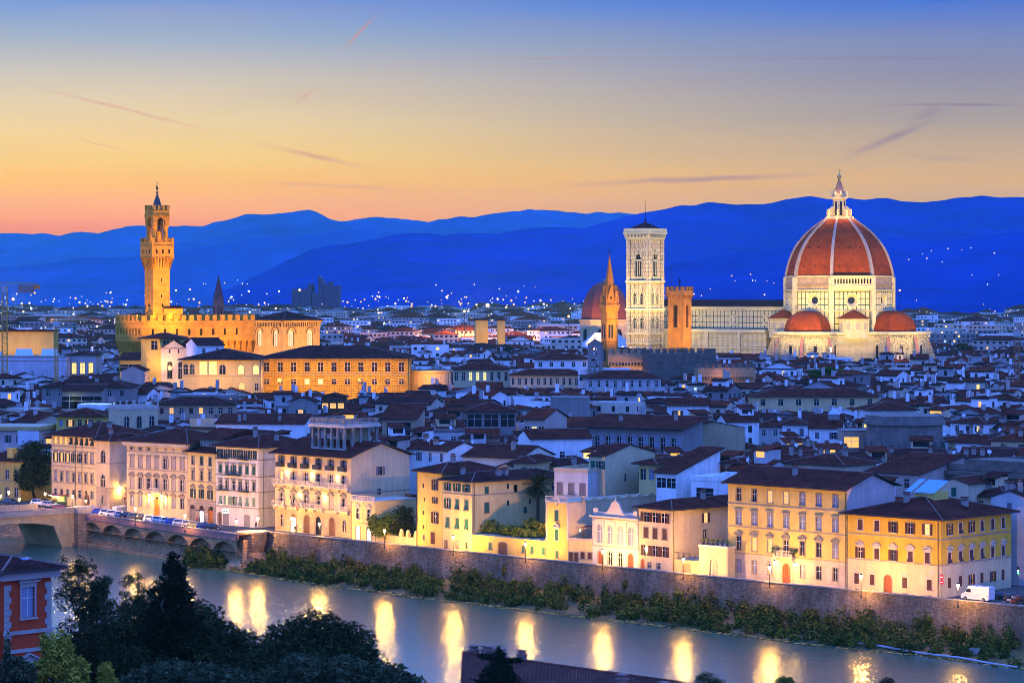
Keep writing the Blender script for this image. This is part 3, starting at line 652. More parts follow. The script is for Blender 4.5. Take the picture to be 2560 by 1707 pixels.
for i in range(14): mb.lathe([(.05, 6.5), (.1, 6.75), (.05, 7.3)], 6, (W * .42 + .15 + i * (W * .16 - .3) / 13, -.92))
mb.build("balcony", WT, r)
# D
r, hf, W = front("townhouse", "narrow three-bay yellow house with a set-back roof loggia and an orange door", "house", (469.6, 1303, 539, 1310), 16, 16.2, LYEL, ('shed', 14, .9), zb=5.2, bm=RUST, bands=[9.4, 5.2],
    front=[row(13.4, 1.9, 1.0, 3, 'dss', 'f', 'd', m=.4), row(9.9, 2.1, 1.0, 3, 'd', 'h', 'e', m=.4), row(5.7, 2, 1.0, 3, 'o', 'p', 'd', m=.4), row(.06, 3.9, 1.9, 3, 's', 'f', 'b', .8, name='door', door=None)])
for x, m_ in ((1 / 6, GRD), (5 / 6, ORD)): child_box(r, "door_leaf", m_, [(W * x - .93, W * x + .93, .02, .14, .07, 3.0)])
child_box(r, "shop_front", SHOPW, [(W * .5 - .7, W * .5 + .7, .0, .14, .1, 2.7)]); child_box(r, "awning", mat("dark_awning", (.05, .04, .05)), [(W * .5 - 1, W * .5 + 1, -.9, -.08, 2.8, 3.0)])
mb = MB()
for i in range(9): mb.box(1 + i * (W - 2) / 8 - .1, 1 + i * (W - 2) / 8 + .1, 3, 3.2, 16.6, 19.3)
mb.box(.8, W - .8, 3.4, 14, 16.8, 19.3); mb.build("loggia", WHITE, r)
mb = MB(); mb.face([(0, 1.8, 19.3), (W, 1.8, 19.3), (W, 9, 21.6), (0, 9, 21.6)]); mb.face([(0, 9, 21.6), (W, 9, 21.6), (W, 15, 19.3), (0, 15, 19.3)]); mb.face([(0, 15, 19.29), (W, 15, 19.29), (W, 1.8, 19.29), (0, 1.8, 19.29)]); mb.face([(W, 1.8, 19.3), (W, 15, 19.3), (W, 9, 21.6)]); mb.build("loggia_roof", ROOF, r)
# E
r, hf, W = front("palazzo", "white palazzo with green shutters, iron balconies and a blank framed side wall", "palazzo", (540, 1310, 646, 1319), 17, 18, WHITE, ('hip', 17, 1.2), bands=[15.2, 11.4, 7.9, 4.2], chim=[(.55, .3, 1), (.8, .5, 0)],
    front=[row(15.5, 1.9, 1.0, 6, 'o', '', 'd', m=.4), row(12, 1.8, .95, 6, 'ssosss', 'h', 'g', m=.4), row(8.3, 1.9, .95, 6, 'd', 'h', 'b', m=.4), row(4.7, 2, 1, 6, 'aLoaas', '', 'l', m=.4), row(.05, 2.8, 1.2, 1, 'd', 'f', arch=1, xs=[.09], name='door', door=BRD), row(.05, 2.5, 1.5, 2, 'd', 'f', xs=[.24, .74], name='door', door=GRD)],
    right=[row(11.9, 2.2, 1.7, 1, 'd', 'f', xs=[.38], door=WHITE), row(8.1, 2.2, 1.7, 1, 'd', 'f', xs=[.38], door=WHITE), row(4.4, 2.4, 1.7, 1, 'd', 'f', xs=[.38], door=WHITE)])
for x0, x1, z in ((.05, .30, 15.4), (.56, .78, 15.4), (.24, .6, 11.7), (.08, .3, 8.1), (.58, .8, 8.1)):
    mb = MB(); mb.box(W * x0, W * x1, -.9, -.002, z - .2, z); mb.box(W * x0, W * x1, -.9, -.86, z + .85, z + .92)
    for i in range(18): mb.box(W * (x0 + (x1 - x0) * i / 17) - .015, W * (x0 + (x1 - x0) * i / 17) + .015, -.89, -.86, z, z + .86)
    mb.build("balcony", IRON, r)
pipe(r, W + .1, 1.6, 17.5); child_box(r, "shop_sign", mat("lit_white_sign", (.6, .6, .6), var=0, emit=1.6, ecol=(.9, 1, .85)), [(W * .17, W * .30, -.2, -.08, 2.75, 3.7)]); child_box(r, "sign_mark", DARK, [(W * .19, W * .225, -.22, -.201, 3.05, 3.4), (W * .245, W * .28, -.22, -.201, 3.05, 3.4)])
# F  hotel with the columned roof terrace
r, hf, W = front("palazzo", "cream palazzo with a columned terrace on its roof and three flags on the balcony", "palazzo", (688, 1325, 877, 1345), 17, 17.3, CREAM, ('gable', 17, 1.4, ROOF, 'x'), zb=5.0, bm=STW, bands=[9.6, 5.6],
    front=[row(14.5, 2.3, 1.15, 6, 'o', 'f', 'e', m=.2), row(10.8, 2.6, 1.25, 6, 'Locoo'.replace('c', 'o') + 'o', 'f', 'p', m=.2, li=1), row(6.0, 2.5, 1.2, 6, 'oooos'.replace('s', 's') + 'o', 'p', 'p', m=.2), row(.05, 4.1, 2.1, 3, 's', 'f', 'b', 1, xs=[.245, .425, .755], name='door', door=BRD), row(1.2, 2.6, 1.1, 2, 'd', 'f', arch=1, xs=[.09, .915]), row(.05, 4.0, 2.0, 1, 'd', 'f', arch=1, xs=[.575], name='door', door=GLASS)],
    right=[row(13.3, 1.9, 1.3, 1, 'o', '', 'e', xs=[.5]), row(9, 1.3, 1, 1, 'd', '', xs=[.48])])
for i in range(6):
    x = .2 + (W - .4) * (i + .5) / 6; mb = MB(); mb.box(x - 1.05, x + 1.05, -1, -.002, 14.2, 14.45); mb.build("balcony_slab", WT, r); mb = MB(); mb.box(x - 1.05, x + 1.05, -1, -.93, 14.46, 15.45); mb.box(x - 1.05, x - .98, -.929, -.01, 14.46, 15.45); mb.box(x + .98, x + 1.05, -.929, -.01, 14.46, 15.45); mb.build("balcony_railing", IRON, r)
def balus(root, x0, x1, z, dep=1.0, m=WT, name="balcony", n=None):
    mb = MB(); mb.box(x0, x1, -dep, -.002, z - .35, z - .05); mb.box(x0, x1, -dep, -dep + .16, z + .8, z + .95)
    k = n or int((x1 - x0) / .3)
    for i in range(k + 1):
        x = x0 + .1 + (x1 - x0 - .2) * i / k
        if i % 6 == 0: mb.box(x - .1, x + .1, -dep, -dep + .18, z - .05, z + .8)
        else: mb.lathe([(.04, z - .05), (.085, z + .2), (.04, z + .8)], 5, (x, -dep + .08), cap=False)
    for x in [x0 + .4 + (x1 - x0 - .8) * i / max(1, int((x1 - x0) / 3)) for i in range(int((x1 - x0) / 3) + 1)]: mb.box(x - .14, x + .14, -dep * .8, -.003, z - .9, z - .351)
    mb.build(name, m, root)
balus(r, 0, W, 10.8); balus(r, 0, W * .16, 5.9); balus(r, W * .3, W * .67, 5.9); balus(r, W * .83, W, 5.9)
FLW = mat("warm_wall_lamp", (.8, .7, .5), var=0, emit=14, ecol=(1, .72, .2))
for x, z in ((.17, 13.3), (.5, 13.2), (.835, 13.1), (.335, 8.6), (.667, 8.5)):
    mb = MB(); mb.box(W * x - .12, W * x + .12, -.35, -.05, z, z + .35); o_ = mb.build("wall_lamp", FLW, r); lamp("wall_light", (W * x, -.5, z - .25), 260, (1, .66, .2), r, .12)
child_box(r, "shop_front", SHOP, [(W * .245 - .75, W * .245 + .75, -.05, .1, .1, 2.3), (W * .245 - .95, W * .245 + .95, -.12, .1, 2.5, 3.3)])
for x, cs in ((.30, ((.02, .03, .16),)), (.35, ((.02, .28, .06), (.6, .6, .55), (.55, .03, .03))), (.42, ((.62, .55, .5),))):
    t = thing("flag", {.30: "dark blue flag hanging from the balcony, leftmost of three", .35: "green white and red flag hanging from the balcony between two others", .42: "pale flag hanging limp from the balcony, rightmost of three"}[x], "flag", r.matrix_world @ Vector((0, 0, 0)), 0, "flags on the palazzo balcony")
    t.location = r.location; t.rotation_euler = r.rotation_euler
    mb = MB(); mb.tube((W * x, -.9, 6.2), (W * x, -2.3, 8.6), .05); mb.build("pole", WT, t)
    mb = MB(); ns = len(cs); g = []
    for i in range(9):
        s = i / 8; g.append([(W * x - .1 + .55 * u + .12 * math.sin(s * 6 + u * 3), -2.25 + s * .9 + .15 * math.sin(u * 5), 8.5 - s * 2.7 - u * .4) for u in (0, .33, .66, 1)])
    b0 = len(mb.f); mb.sheet(g)
    for i in range(24): mb.m[i] = min(ns - 1, (i // 3) * ns // 8)
    mb.build("cloth", [mat("flag_%d_%d" % (x * 100, j), c, var=.1) for j, c in enumerate(cs)], t)
# columned terrace
t0, ta, tw = P(750, 1127 + 36, 10), 0, 0
T = MB(); LW, LD, z0, z1 = W * .44, 10, 17.6, 25.4; X0, Y0 = W * .36, 2.6
T.box(X0, X0 + LW, Y0, Y0 + LD, 15.5, 19.0)
mbp = MB(); mbp.box(X0 - .4, X0 + LW + .4, Y0 - .4, Y0 + LD + .4, 23.6, 24.2); mbp.box(X0 - .2, X0 + LW + .2, Y0 - .2, Y0 + LD + .2, 24.201, 24.5)
T.build("terrace_base", WT, r); mbp.build("terrace_roof", WT, r)
for i in range(6):
    mb = MB(); x = X0 + .4 + (LW - .8) * i / 5; mb.box(x - .28, x + .28, Y0 + .05, Y0 + .6, 19.001, 23.6); mb.box(x - .4, x + .4, Y0 - .02, Y0 + .66, 19.001, 19.5); mb.build("column", STONE, r)
for i in range(1, 5):
    mb = MB(); y = Y0 + .3 + (LD - .7) * i / 4; mb.box(X0 + LW - .6, X0 + LW - .05, y - .28, y + .28, 19.001, 23.6); mb.build("column", STONE, r)
mb = MB(); mb.box(X0 + .1, X0 + LW - 1.8, Y0 + LD - 1.2, Y0 + LD - .9, 19.001, 23.6); mb.box(X0 + LW * .75, X0 + LW - 1.8, Y0 + 4, Y0 + LD - 1.25, 19.002, 23.59); mb.build("terrace_room", plaster("ochre_room", (.45, .33, .16)), r)
mb = MB()
for (x0, x1, y0, y1) in ((X0, X0 + LW, Y0, Y0 + .1), (X0 + LW - .1, X0 + LW, Y0 + .1, Y0 + LD), (X0, X0 + .1, Y0 + .1, Y0 + LD)):
    mb.box(x0, x1, y0, y1, 25.5, 25.65); mb.box(x0, x1, y0, y1, 24.501, 24.65)
    n = int(max(x1 - x0, y1 - y0) / .28)
    for i in range(n + 1):
        s = i / n; cx = x0 + (x1 - x0) * s if x1 - x0 > 1 else (x0 + x1) / 2; cy = y0 + (y1 - y0) * s if y1 - y0 > 1 else (y0 + y1) / 2; q = .22 if i % 8 == 0 else .05; mb.box(cx - q, cx + q, cy - q, cy + q, 24.651, 25.5)
mb.build("parapet", STONE, r)
# G small annex with balustrade, then garden wall and terrace
r, hf, W = front("annex", "small yellow two-bay annex with a balustraded flat roof beside the garden trees", "house", (879, 1348, 938, 1354), 12, 8.6, LYEL, ('flat', 0, 0, WT), front=[row(4.6, 2.2, .95, 2, 'd', 'p', m=.3, trim=WT), row(.1, 2.9, 1.3, 2, 'l', 'f', m=.3, li=2, name='door', door=SHOP)], bands=[3.6])
balus(r, 0, W, 8.75, dep=.2, name="balustrade")
t = thing("terrace", "brown retaining wall with a brick balustrade above the garden trees", "terrace wall", P(938.5, 1340), a := fr(879, 1348, 938, 1354)[1]); t.location += NI * 9
mb = MB(); mb.box(0, 13, 0, 14, 0, 7.6); mb.build("wall", plaster("brown_retaining_wall", (.30, .2, .13)), t); mb = MB(); mb.box(0, 13, 0, .3, 7.601, 8.7, 0); mb.box(-.1, 13.1, -.1, .4, 8.701, 8.85)
mb.build("parapet", mat("brick_lattice", (.24, .13, .08), brick=(.3, .3, .07, (.06, .035, .025), 0, (.26, .15, .09))), t); occ(t, 13, 14)
r, hf, W = front("garden_wall", "low yellow street wall with rounded gate piers in front of the garden trees", "wall", (939, 1354, 1041, 1367), .5, 1.7, LYEL, ('flat', 0, 0, LYEL)); mb = MB()
for x in (W * .62, W * .78, W * .97): mb.box(x - .5, x + .5, -.05, .55, 0, 2.6); mb.lathe([(.5, 2.6), (.42, 3.1), (.2, 3.4)], 10, (x, .25))
mb.build("gate_pier", LYEL, r)
# white houses behind the garden
o = P(960, 1345) + NI * 24
r, hf = bld("house", "white house with grey shutters and a mossy gable behind the pot-lined terrace", "house", o, math.atan2(E.y, E.x) + .25, 15, 15, 16.6, WHITE, ('gable', 16, .6, ROOF, 'x'), front=[row(13.2, 1.7, 1.1, 2, 'o', '', 'e', m=1), row(9, 2, 1, 2, 's', 'f', 'e', m=2), row(9.3, 1, .6, 1, 'd', '', xs=[.62]), row(13.6, .9, .6, 1, 'd', '', xs=[.62])], right=[row(13, 1, .8, 1, 'd', '', xs=[.6])], chim=[(.7, .3, 1)], group=rivg); occ(r, 15, 15)
# H, I
r, hf, W = front("townhouse", "tall yellow house with brown shutters, left of the green-shuttered one", "house", (1042, 1367, 1106, 1376), 15, 15.9, YEL, ('hip', 17, .9), chim=[(.5, .4, 0)], bands=[], front=[row(12.4, 2.1, 1.2, 1, 'o', 'f', 'b', xs=[.72]), row(9.6, 1.3, 1.1, 1, 'o', '', 'b', xs=[.72]), row(5.5, 2.3, 1.4, 1, 'o', 'f', 'b', xs=[.72]), row(1.1, 2.5, 1.6, 1, 's', '', 'b', xs=[.62]), row(12.6, .8, .5, 1, 'd', '', xs=[.25]), row(9.8, .8, .5, 1, 'd', '', xs=[.3]), row(7, .8, .5, 1, 'd', '', xs=[.25]), row(4, .8, .5, 1, 'd', '', xs=[.25]), row(1.8, .9, .5, 1, 'd', 'f', xs=[.28])])
mb = MB(); mb.tube((W * .02, -.1, .2), (W * .02, -.1, 15.6), .07, n=5); mb.build("downpipe", IRON, r)
r, hf, W = front("townhouse", "pale yellow house with bright green shutters, some propped open, behind the clipped hedge", "house", (1106.5, 1376, 1180, 1385), 26, 14.6, LYEL, ('hip', 15, .8, ROOF3), chim=[(.3, .12, 0), (.75, .35, 2), (.75, .42, 2)], bands=[11.9], front=[row(12.6, 1.5, 1.25, 3, 'o', 'f', 'g', m=.2), row(8.9, 2, 1.15, 3, 'oaa', 'f', 'g', m=.2), row(4.9, 2.1, 1.15, 3, 'a', 'f', 'g', m=.2), row(.05, 2.1, .9, 1, 'd', 'f', xs=[.12], name='door', door=RDD), row(1, 1.3, .75, 2, 'd', 'f', 'b', xs=[.5, .82])],
    right=[row(12.1, 1.5, 1.1, 3, 's-d', '', 'g', xs=[.15, .45, .85]), row(8.2, 2.1, 1.2, 1, 's', 'f', 'g', xs=[.15]), row(9.4, 1.1, .6, 2, 'd', '', 'b', xs=[.37, .6]), row(7.6, 1.3, 1, 1, 's', '', 'g', xs=[.55]), row(12.9, 1, .6, 1, 'd', '', 'b', xs=[.37])]); pipe(r, W + .1, .5, 14.5)
r, hf, W = front("garden_wall", "long yellow street wall with small shuttered windows and an arched gate, carrying the hedge", "wall", (1180.5, 1385, 1364.5, 1403), 9, 4.0, YEL, ('flat', 0, 0, SAND), front=[row(1.3, 1.4, .8, 4, 's', 'f', 'g', xs=[.25, .7, .82, .97]), row(.05, 3, 2.4, 1, 'd', 'f', arch=.5, xs=[.42], name='door', door=BRD)])
GW = (r, W)
# J
r, hf, W = front("townhouse", "narrow yellow tower house with green shutters, stone quoins and a balustraded roof", "house", (1365, 1403, 1421, 1409), 34, 12.0, YEL, ('flat', 0, 0, SAND), side_m=PCH, front=[row(8.3, 2, 1, 1, 's', 'f', 'g', xs=[.48]), row(4.4, 2.2, 1.0, 1, 's', 'p', 'g', xs=[.48], trim=WT), row(1, 1.3, .75, 1, 's', 'f', 'g', xs=[.5])], right=[row(9.5, .8, .8, 1, 'd', '', xs=[.7])])
balus(r, 0, W, 12.15, dep=.2, name="balustrade"); mb = MB()
for i in range(9):
    g = [(W - .15, 4 + (i + j / 6) * 3.3, 12.1 + .75 * (1 - math.sin(math.pi * j / 6) * .8)) for j in range(7)]
    for p, q in zip(g, g[1:]): mb.face([(W + .02, p[1], 11.9), (W + .02, q[1], 11.9), (W + .02, q[1], q[2]), (W + .02, p[1], p[2])]); mb.face([(W + .02, p[1], p[2]), (W + .02, q[1], q[2]), (W - .3, q[1], q[2]), (W - .3, p[1], p[2])]); mb.face([(W - .3, q[1], 11.9), (W - .3, p[1], 11.9), (W - .3, p[1], p[2]), (W - .3, q[1], q[2])])
mb.build("scalloped_parapet", PCH, r); mb = MB()
for i in range(14):
    for x in (0, W): mb.box(x - (.45 if i % 2 else .3), x + .03, -.06, .04, 4.3 + i * .55, 4.3 + i * .55 + .5) if x else mb.box(-.03, .45 if i % 2 else .3, -.06, .04, 4.3 + i * .55, 4.3 + i * .55 + .5)
mb.build("quoins", WT, r)
r, hf, W = front("annex", "low yellow annex with brown doors and a lamp-lit pergola terrace on top", "house", (1421.5, 1409, 1480.5, 1413), 8, 4.6, LYEL, ('flat', 0.6, 0, SAND), front=[row(.05, 2.3, 1.0, 2, 'd', 'f', 'b', xs=[.1, .32], name='door', door=BRD), row(1.2, 1.3, .9, 2, 's', 'f', 'b', xs=[.6, .9])])
mb = MB()
for x in (W * .5, W * .95):
    for y in (1, 5): mb.tube((x, y, 4.7), (x, y, 7.2), .08)
mb.box(W * .42, W, .6, 5.5, 7.201, 7.4); mb.build("pergola", WOOD, r); lamp("terrace_light", (W * .35, 1.2, 6.6), 500, (1, .6, .18), r, .15); mb = MB(); mb.ball((W * .35, 1.2, 6.6), .16); mb.build("terrace_lamp", mat("lamp_glow", (1, .8, .5), var=0, emit=40, ecol=(1, .68, .22)), r)
# K
r, hf, W = front("palazzina", "ornate white two-storey palazzina with four arched windows and a crest over its cornice", "house", (1481, 1413, 1596, 1425), 13, 9.6, plaster("white_stucco", (.66, .56, .42)), ('flat', 0, 0, WT), bands=[9.3, 3.9], front=[row(4.6, 3.5, 1.55, 4, 'c', 'f', arch=1, m=.6, trim=WT), row(.05, 3.0, 1.5, 2, 's', 'f', 'b', 1, xs=[.18, .83], name='door', door=RDD), row(.4, 2.7, 1.1, 2, 'd', 'f', arch=1, xs=[.39, .61])])
child_box(r, "cornice", WT, [(-.3, W + .3, -.5, -.002, 9.55, 9.9)]); mb = MB()
for i in range(5): x = .25 + (W - .5) * i / 4; mb.box(x - .18, x + .18, -.12, .02, 3.95, 8.6); mb.box(x - .26, x + .26, -.2, .02, 8.601, 8.9)
mb.build("pilaster", WT, r)
for x in (.06, .93): child_box(r, "parapet_pier", WT, [(W * x - .5, W * x + .5, -.05, .5, 9.7, 11.3)])
child_box(r, "parapet", WT, [(.9, W - .9, .05, .35, 9.71, 10.7)])
mb = MB(); pr = [(-3.4, 0), (-3.0, .5), (-2.2, .75), (-1.5, 1.6), (-.9, 2.6), (-.4, 3.0), (.4, 3.0), (.9, 2.6), (1.5, 1.6), (2.2, .75), (3.0, .5), (3.4, 0)]
for y in (-.15, .3): mb.face([(W / 2 + a_, y, 9.92 + b_) for a_, b_ in (pr[::-1] if y > 0 else pr[::-1])])
for p, q in zip(pr, pr[1:]): mb.face([(W / 2 + p[0], -.15, 9.92 + p[1]), (W / 2 + q[0], -.15, 9.92 + q[1]), (W / 2 + q[0], .3, 9.92 + q[1]), (W / 2 + p[0], .3, 9.92 + p[1])])
mb.lathe([(.15, 12.9), (.3, 13.1), (.05, 13.6)], 8, (W / 2, .05)); mb.build("crest", WT, r)
# L
r, hf, W = front("townhouse", "cream house with rows of brown shutters, right of the ornate palazzina", "house", (1596.8, 1425, 1680, 1434), 25, 12, CREAM, ('hip', 15, 1.0), chim=[(.6, .5, 0)], front=[row(9.5, 1.8, 1.5, 3, 'o', '', 'b', m=.9), row(6.4, 2, 1.15, 3, 's', 'f', 'b', m=.7), row(3.0, 2, 1.3, 3, 'o', '', 'b', m=.7), row(.05, 2.2, 1.0, 1, 'd', 'f', arch=1, xs=[.12], name='door', door=RDD), row(.7, 1.0, .8, 2, 'd', 'f', xs=[.32, .6])], right=[row(9.2, 1.8, 1.1, 1, 'L', '', 'b', xs=[.38], li=1), row(6.2, 1.6, 1, 1, 'd', 'f', 'b', xs=[.37])]); pipe(r, W + .1, .4, 11.8)
r, hf, W = front("annex", "low yellow wall with a wooden garage door and railings between two houses", "house", (1686, 1435, 1747, 1441), 9, 2.8, LYEL, ('flat', 0, 0, SAND), front=[row(.05, 2.2, 1.9, 1, 'd', 'f', xs=[.5], name='door', door=mat("garage_wood", (.38, .24, .12)))])
mb = MB(); [mb.box(i * W / 20, i * W / 20 + .04, .1, .14, 2.9, 4.2) for i in range(21)]; mb.box(0, W, .1, .14, 4.2, 4.26); mb.build("railing", IRON, r)
r, hf, W = front("gatehouse", "cream gatehouse with one arched doorway and potted plants along its flat roof", "house", (1748, 1441, 1819, 1447.5), 10, 5.6, BEIGE, ('flat', .5, 0, WT), front=[row(.05, 3.4, 1.6, 1, 'd', 'f', arch=1, xs=[.5], name='door', door=GRD)])
GH = (r, W)
# N
r, hf, W = front("palazzo", "large yellow palazzo of seven bays with stone hoods and a balcony over its arched door", "palazzo", (1820, 1443, 2117, 1472), 15, 17.7, plaster("warm_yellow_plaster", (.64, .42, .10)), ('gable', 17, 1.3, ROOF, 'x'), zb=4.6, bm=mat("pale_ashlar", (.50, .39, .26), var=.2, stain=.2, brick=(1.5, .6, .02, (.36, .27, .18), .5, (.54, .42, .28)), bump=.2), side_m=PS, bands=[13.9, 9.6, 4.7], chim=[(.45, .3, 0)],
    front=[row(14.6, 2.2, 1.1, 7, 'ddLLccc'.replace('L', 'l'), 'f', m=.7, li=0), row(10.2, 2.3, 1.15, 7, 'c', 'h', m=.7), row(5.4, 2.5, 1.1, 7, 'dllddsc'.replace('s', 'd'), 'x', m=.7, li=0), row(1.3, 2.3, 1.05, 7, 'ccc-cdd'.replace('-', '-'), 'f', m=.7), row(.05, 3.5, 1.7, 1, 'd', 'f', arch=1, xs=[.5], name='door', door=RDD)])
balus(r, W * .42, W * .58, 5.1, dep=1.1)
for x in (.425, .575):
    mb = MB(); mb.lathe([(.16, 5.1), (.24, 5.5)], 8, (W * x, -.7))
    rr = random.Random(int(x * 99))
    for i in range(40):
        a_ = rr.random() * 6.28; h_ = 5.4 + rr.random() * .9; ll = .3 + rr.random() * .5; c, s = math.cos(a_), math.sin(a_); mb.face([(W * x + c * .05, -.7 + s * .05, h_), (W * x + c * ll - s * .06, -.7 + s * ll + c * .06, h_ + .35), (W * x + c * (ll + .25), -.7 + s * (ll + .25), h_ + .1)], 1)
    mb.build("potted_palm", [ROOF2, mat("house_plant", (.06, .09, .03))], r)
pipe(r, W - .15, -.1, 17.2)
# coat of arms above the balcony window
mb = MB(); mb.lathe([(.02, 9.2), (.5, 9.5), (.62, 9.9), (.45, 10.3), (.02, 10.45)], 10, (W / 2, -.12), sy=.35); mb.build("coat_of_arms", STONE, r)
# O
r, hf, W = front("palazzo", "orange-yellow corner palazzo with dark brown shutters and glass roof lights", "palazzo", (2119, 1473, 2352, 1495), 23, 13.6, OCH, ('hip', 15, 1.2), zb=5.6, bm=BEIGE, bands=[5.6, 10.1], chim=[(.42, .28, 0), (.8, .6, 2)],
    front=[row(10.9, 1.9, 1.05, 5, 'ssooL', 'f', 'b', m=1, trim=WT), row(5.9, 1.9, 1.05, 5, 'osoas', 'p', 'b', m=1, trim=WT), row(1.2, 1.9, 1.05, 4, 's', 'h', 'b', xs=[.1, .27, .62, .88], trim=WT), row(.05, 3.2, 1.6, 1, 'd', 'f', arch=1, xs=[.44], name='door', door=RDD), row(.05, .35, .8, 4, 'd', '', xs=[.1, .27, .62, .88])],
    right=[row(10.9, 1.9, 1.05, 6, 'oaosss', 'f', 'b', m=1, trim=WT), row(5.9, 1.9, 1.05, 6, 'aaaass', 'p', 'b', m=1, trim=WT), row(1.6, 1.8, 1.0, 6, 'ssosos', '', 'b', m=1)])
mb = MB(); z = hf(W * .42, 10); mb.prism([(W * .40, 9.5), (W * .62, 9.5), (W * .62, 14), (W * .40, 14)], z - 1.5, z + 1.2); mb.build("roof_room", YEL, r)
mb = MB()
for x0, x1 in ((.30, .37), (.40, .62)):
    for i in range(8): a0 = x0 + (x1 - x0) * i / 8; a1 = x0 + (x1 - x0) * (i + .85) / 8; mb.face([(W * a0, 9.2, z + 1.0), (W * a1, 9.2, z + 1.0), (W * a1, 14.2, z + 3.1), (W * a0, 14.2, z + 3.1)])
mb.build("skylight", mat("blue_roof_glass", (.10, .35, .62), rough=.12, var=0, spec=.8), r); pipe(r, W - .5, -.1, 13.4); child_box(r, "name_plaque", WT, [(W * .875, W * .935, -.06, -.001, 4.1, 4.6)])
child_box(r, "name_plaque", WT, [(W + .001, W + .06, 1.6, 2.7, 4.2, 4.7)])
OC = (r, W)
# P the great dark library behind
o = P(2316, 1400) + NI * 3; LIB = mat("dark_library_stone", (.17, .125, .085), var=.3, stain=.3, brick=(1.6, .8, .02, (.1, .08, .06), .5, (.19, .14, .1)), bump=.2)
r, hf = bld("library", "huge dark stone library block with a heavy cornice behind the orange-yellow palazzo", "library", o, math.atan2(E.y, E.x) - .03, 60, 30, 18.2, LIB, ('flat', 1.2, 0, LIB), group=rivg, bands=[12.9, 8.9, 8.1], front=[row(13.4, 1.7, 3.2, 8, 'd', 'f', door=mat("sunk_panel", (.24, .17, .13))), row(4, 3.8, 1.2, 16, 'd', 'f'), row(9.6, 2.2, 1.1, 16, 'd', 'f')]); occ(r, 60, 30)
mb = MB(); mb.box(-1.3, 61.3, -1.3, -.002, 17.2, 18.0); mb.box(-.9, 60.9, -.9, -.003, 16.7, 17.199)
for i in range(60): mb.box(i + .3, i + .7, -1.15, -.004, 16.3, 16.699)
mb.build("cornice", LIB, r); mb = MB(); mb.box(6, 55, 3, 12, 18.3, 20.2); mb.build("attic", LIB, r)
# ---------------------------------------------------------------- street lamps (lit), with their own light plus an added fill spot
LG = mat("street_lamp_glow", (1, .8, .4), var=0, emit=70, ecol=(1, .66, .20))
LP = {}
def street_lamp(loc, label, group="lit lamps along the river street", power=1500, base=0.0, wallm=False, om=.30):
    t = thing("street_lamp" if not wallm else "wall_lantern", label, "street lamp" if not wallm else "lantern", (loc.x, loc.y, base), 0, group); h = loc.z - base
    key = (round(h, 1), wallm)
    if key not in LP:
        a = MB()
        if not wallm: a.lathe([(.16, 0), (.16, .35), (.09, .5), (.06, 1.2), (.05, h - .4), (.12, h - .32)], 8)
        else: a.box(-.03, .03, 0, .5, h - .5, h - .44); a.box(-.03, .03, .44, .5, h - .9, h - .2)
        b = MB(); b.lathe([(.1, h - .28), (.24, h + .1), (.2, h + .28), (.05, h + .34)], 8)
        c = MB(); c.lathe([(.29, h + .29), (.16, h + .5), (.03, h + .62)], 8)
        LP[key] = (a.mesh("pole", [IRON]), b.mesh("lantern", [LG]), c.mesh("cap", [IRON]))
    p, l, c = LP[key]; link("pole" if not wallm else "bracket", p, t); link("lantern", l, t); link("cap", c, t)
    lamp("light", (0, -.05 if not wallm else -.4, h - .75 if wallm else h - .45), power * (om if not wallm else 1), (1, .52, .09), t, .25)
    if not wallm:                                          # added spot that brightens the house fronts and stays off the river
        l0 = Vector((0, 0, h - .4)); lamp("house_front_fill", l0, power, (1, .50, .07), t, .25, 'SPOT', l0 + NI + Vector((0, 0, .75)), 165, .5)
    return t
SLP = 14500
for (u, v, lab, pw) in [
    (2392, 1464, "lit street lamp on the river wall beside the white van", 1), (2150, 1441, "lit street lamp in front of the orange-yellow palazzo", 1), (1921, 1418, "lit street lamp in front of the yellow palazzo's balcony", 1),
    (1705, 1398, "lit street lamp in front of the wooden garage door", 1), (1503, 1378, "lit street lamp in front of the ornate white palazzina", 1), (1311, 1360, "lit street lamp by the long yellow wall under the hedge", 1),
    (1130, 1343, "lit street lamp in front of the green-shuttered house", 1), (958, 1327, "lit street lamp before the garden trees", 1), (795, 1310, "lit street lamp before the palazzo with three flags", 1),
    (642, 1296, "lit street lamp at the side wall of the white palazzo", 1)]:
    street_lamp(P(u, v, 3.75) + NI * .35, lab, power=SLP * pw)
for (u, v, lab) in [(586, 1303, "lit street lamp over the last parked cars by the bastion"), (458, 1288, "lit street lamp over the parked cars in front of the narrow yellow house"), (334, 1271, "lit street lamp beside the small white van")]:
    street_lamp(P(u, v, 3.8) + NI * .5, lab, power=SLP)
for (u, v, lab) in [(215, 1252, "lit street lamp at the bridge end, nearest the quay"), (182, 1241, "lit street lamp across the bridge road, behind the one at the bridge end"), (113, 1234, "bright lit lamp at the tree-side of the bridge head"),
                    (48, 1248, "lit lamp standing on the near bridge parapet"), (22, 1231, "lit lamp on the far bridge parapet beside the parked cars"), (2, 1239, "lit lamp cut by the left edge of the frame")]:
    street_lamp(P(u, v, 4.6), lab, "lit lamps at the bridge head", SLP * .7, .1, om=.14)
def on_front(r, fx, z, lab, pw=700):
    w = street_lamp(r.matrix_basis @ Vector((fx, -.5, z)), lab, "lit wall lanterns on the palazzi", pw, r.location.z, True); w.rotation_euler = r.rotation_euler; return w
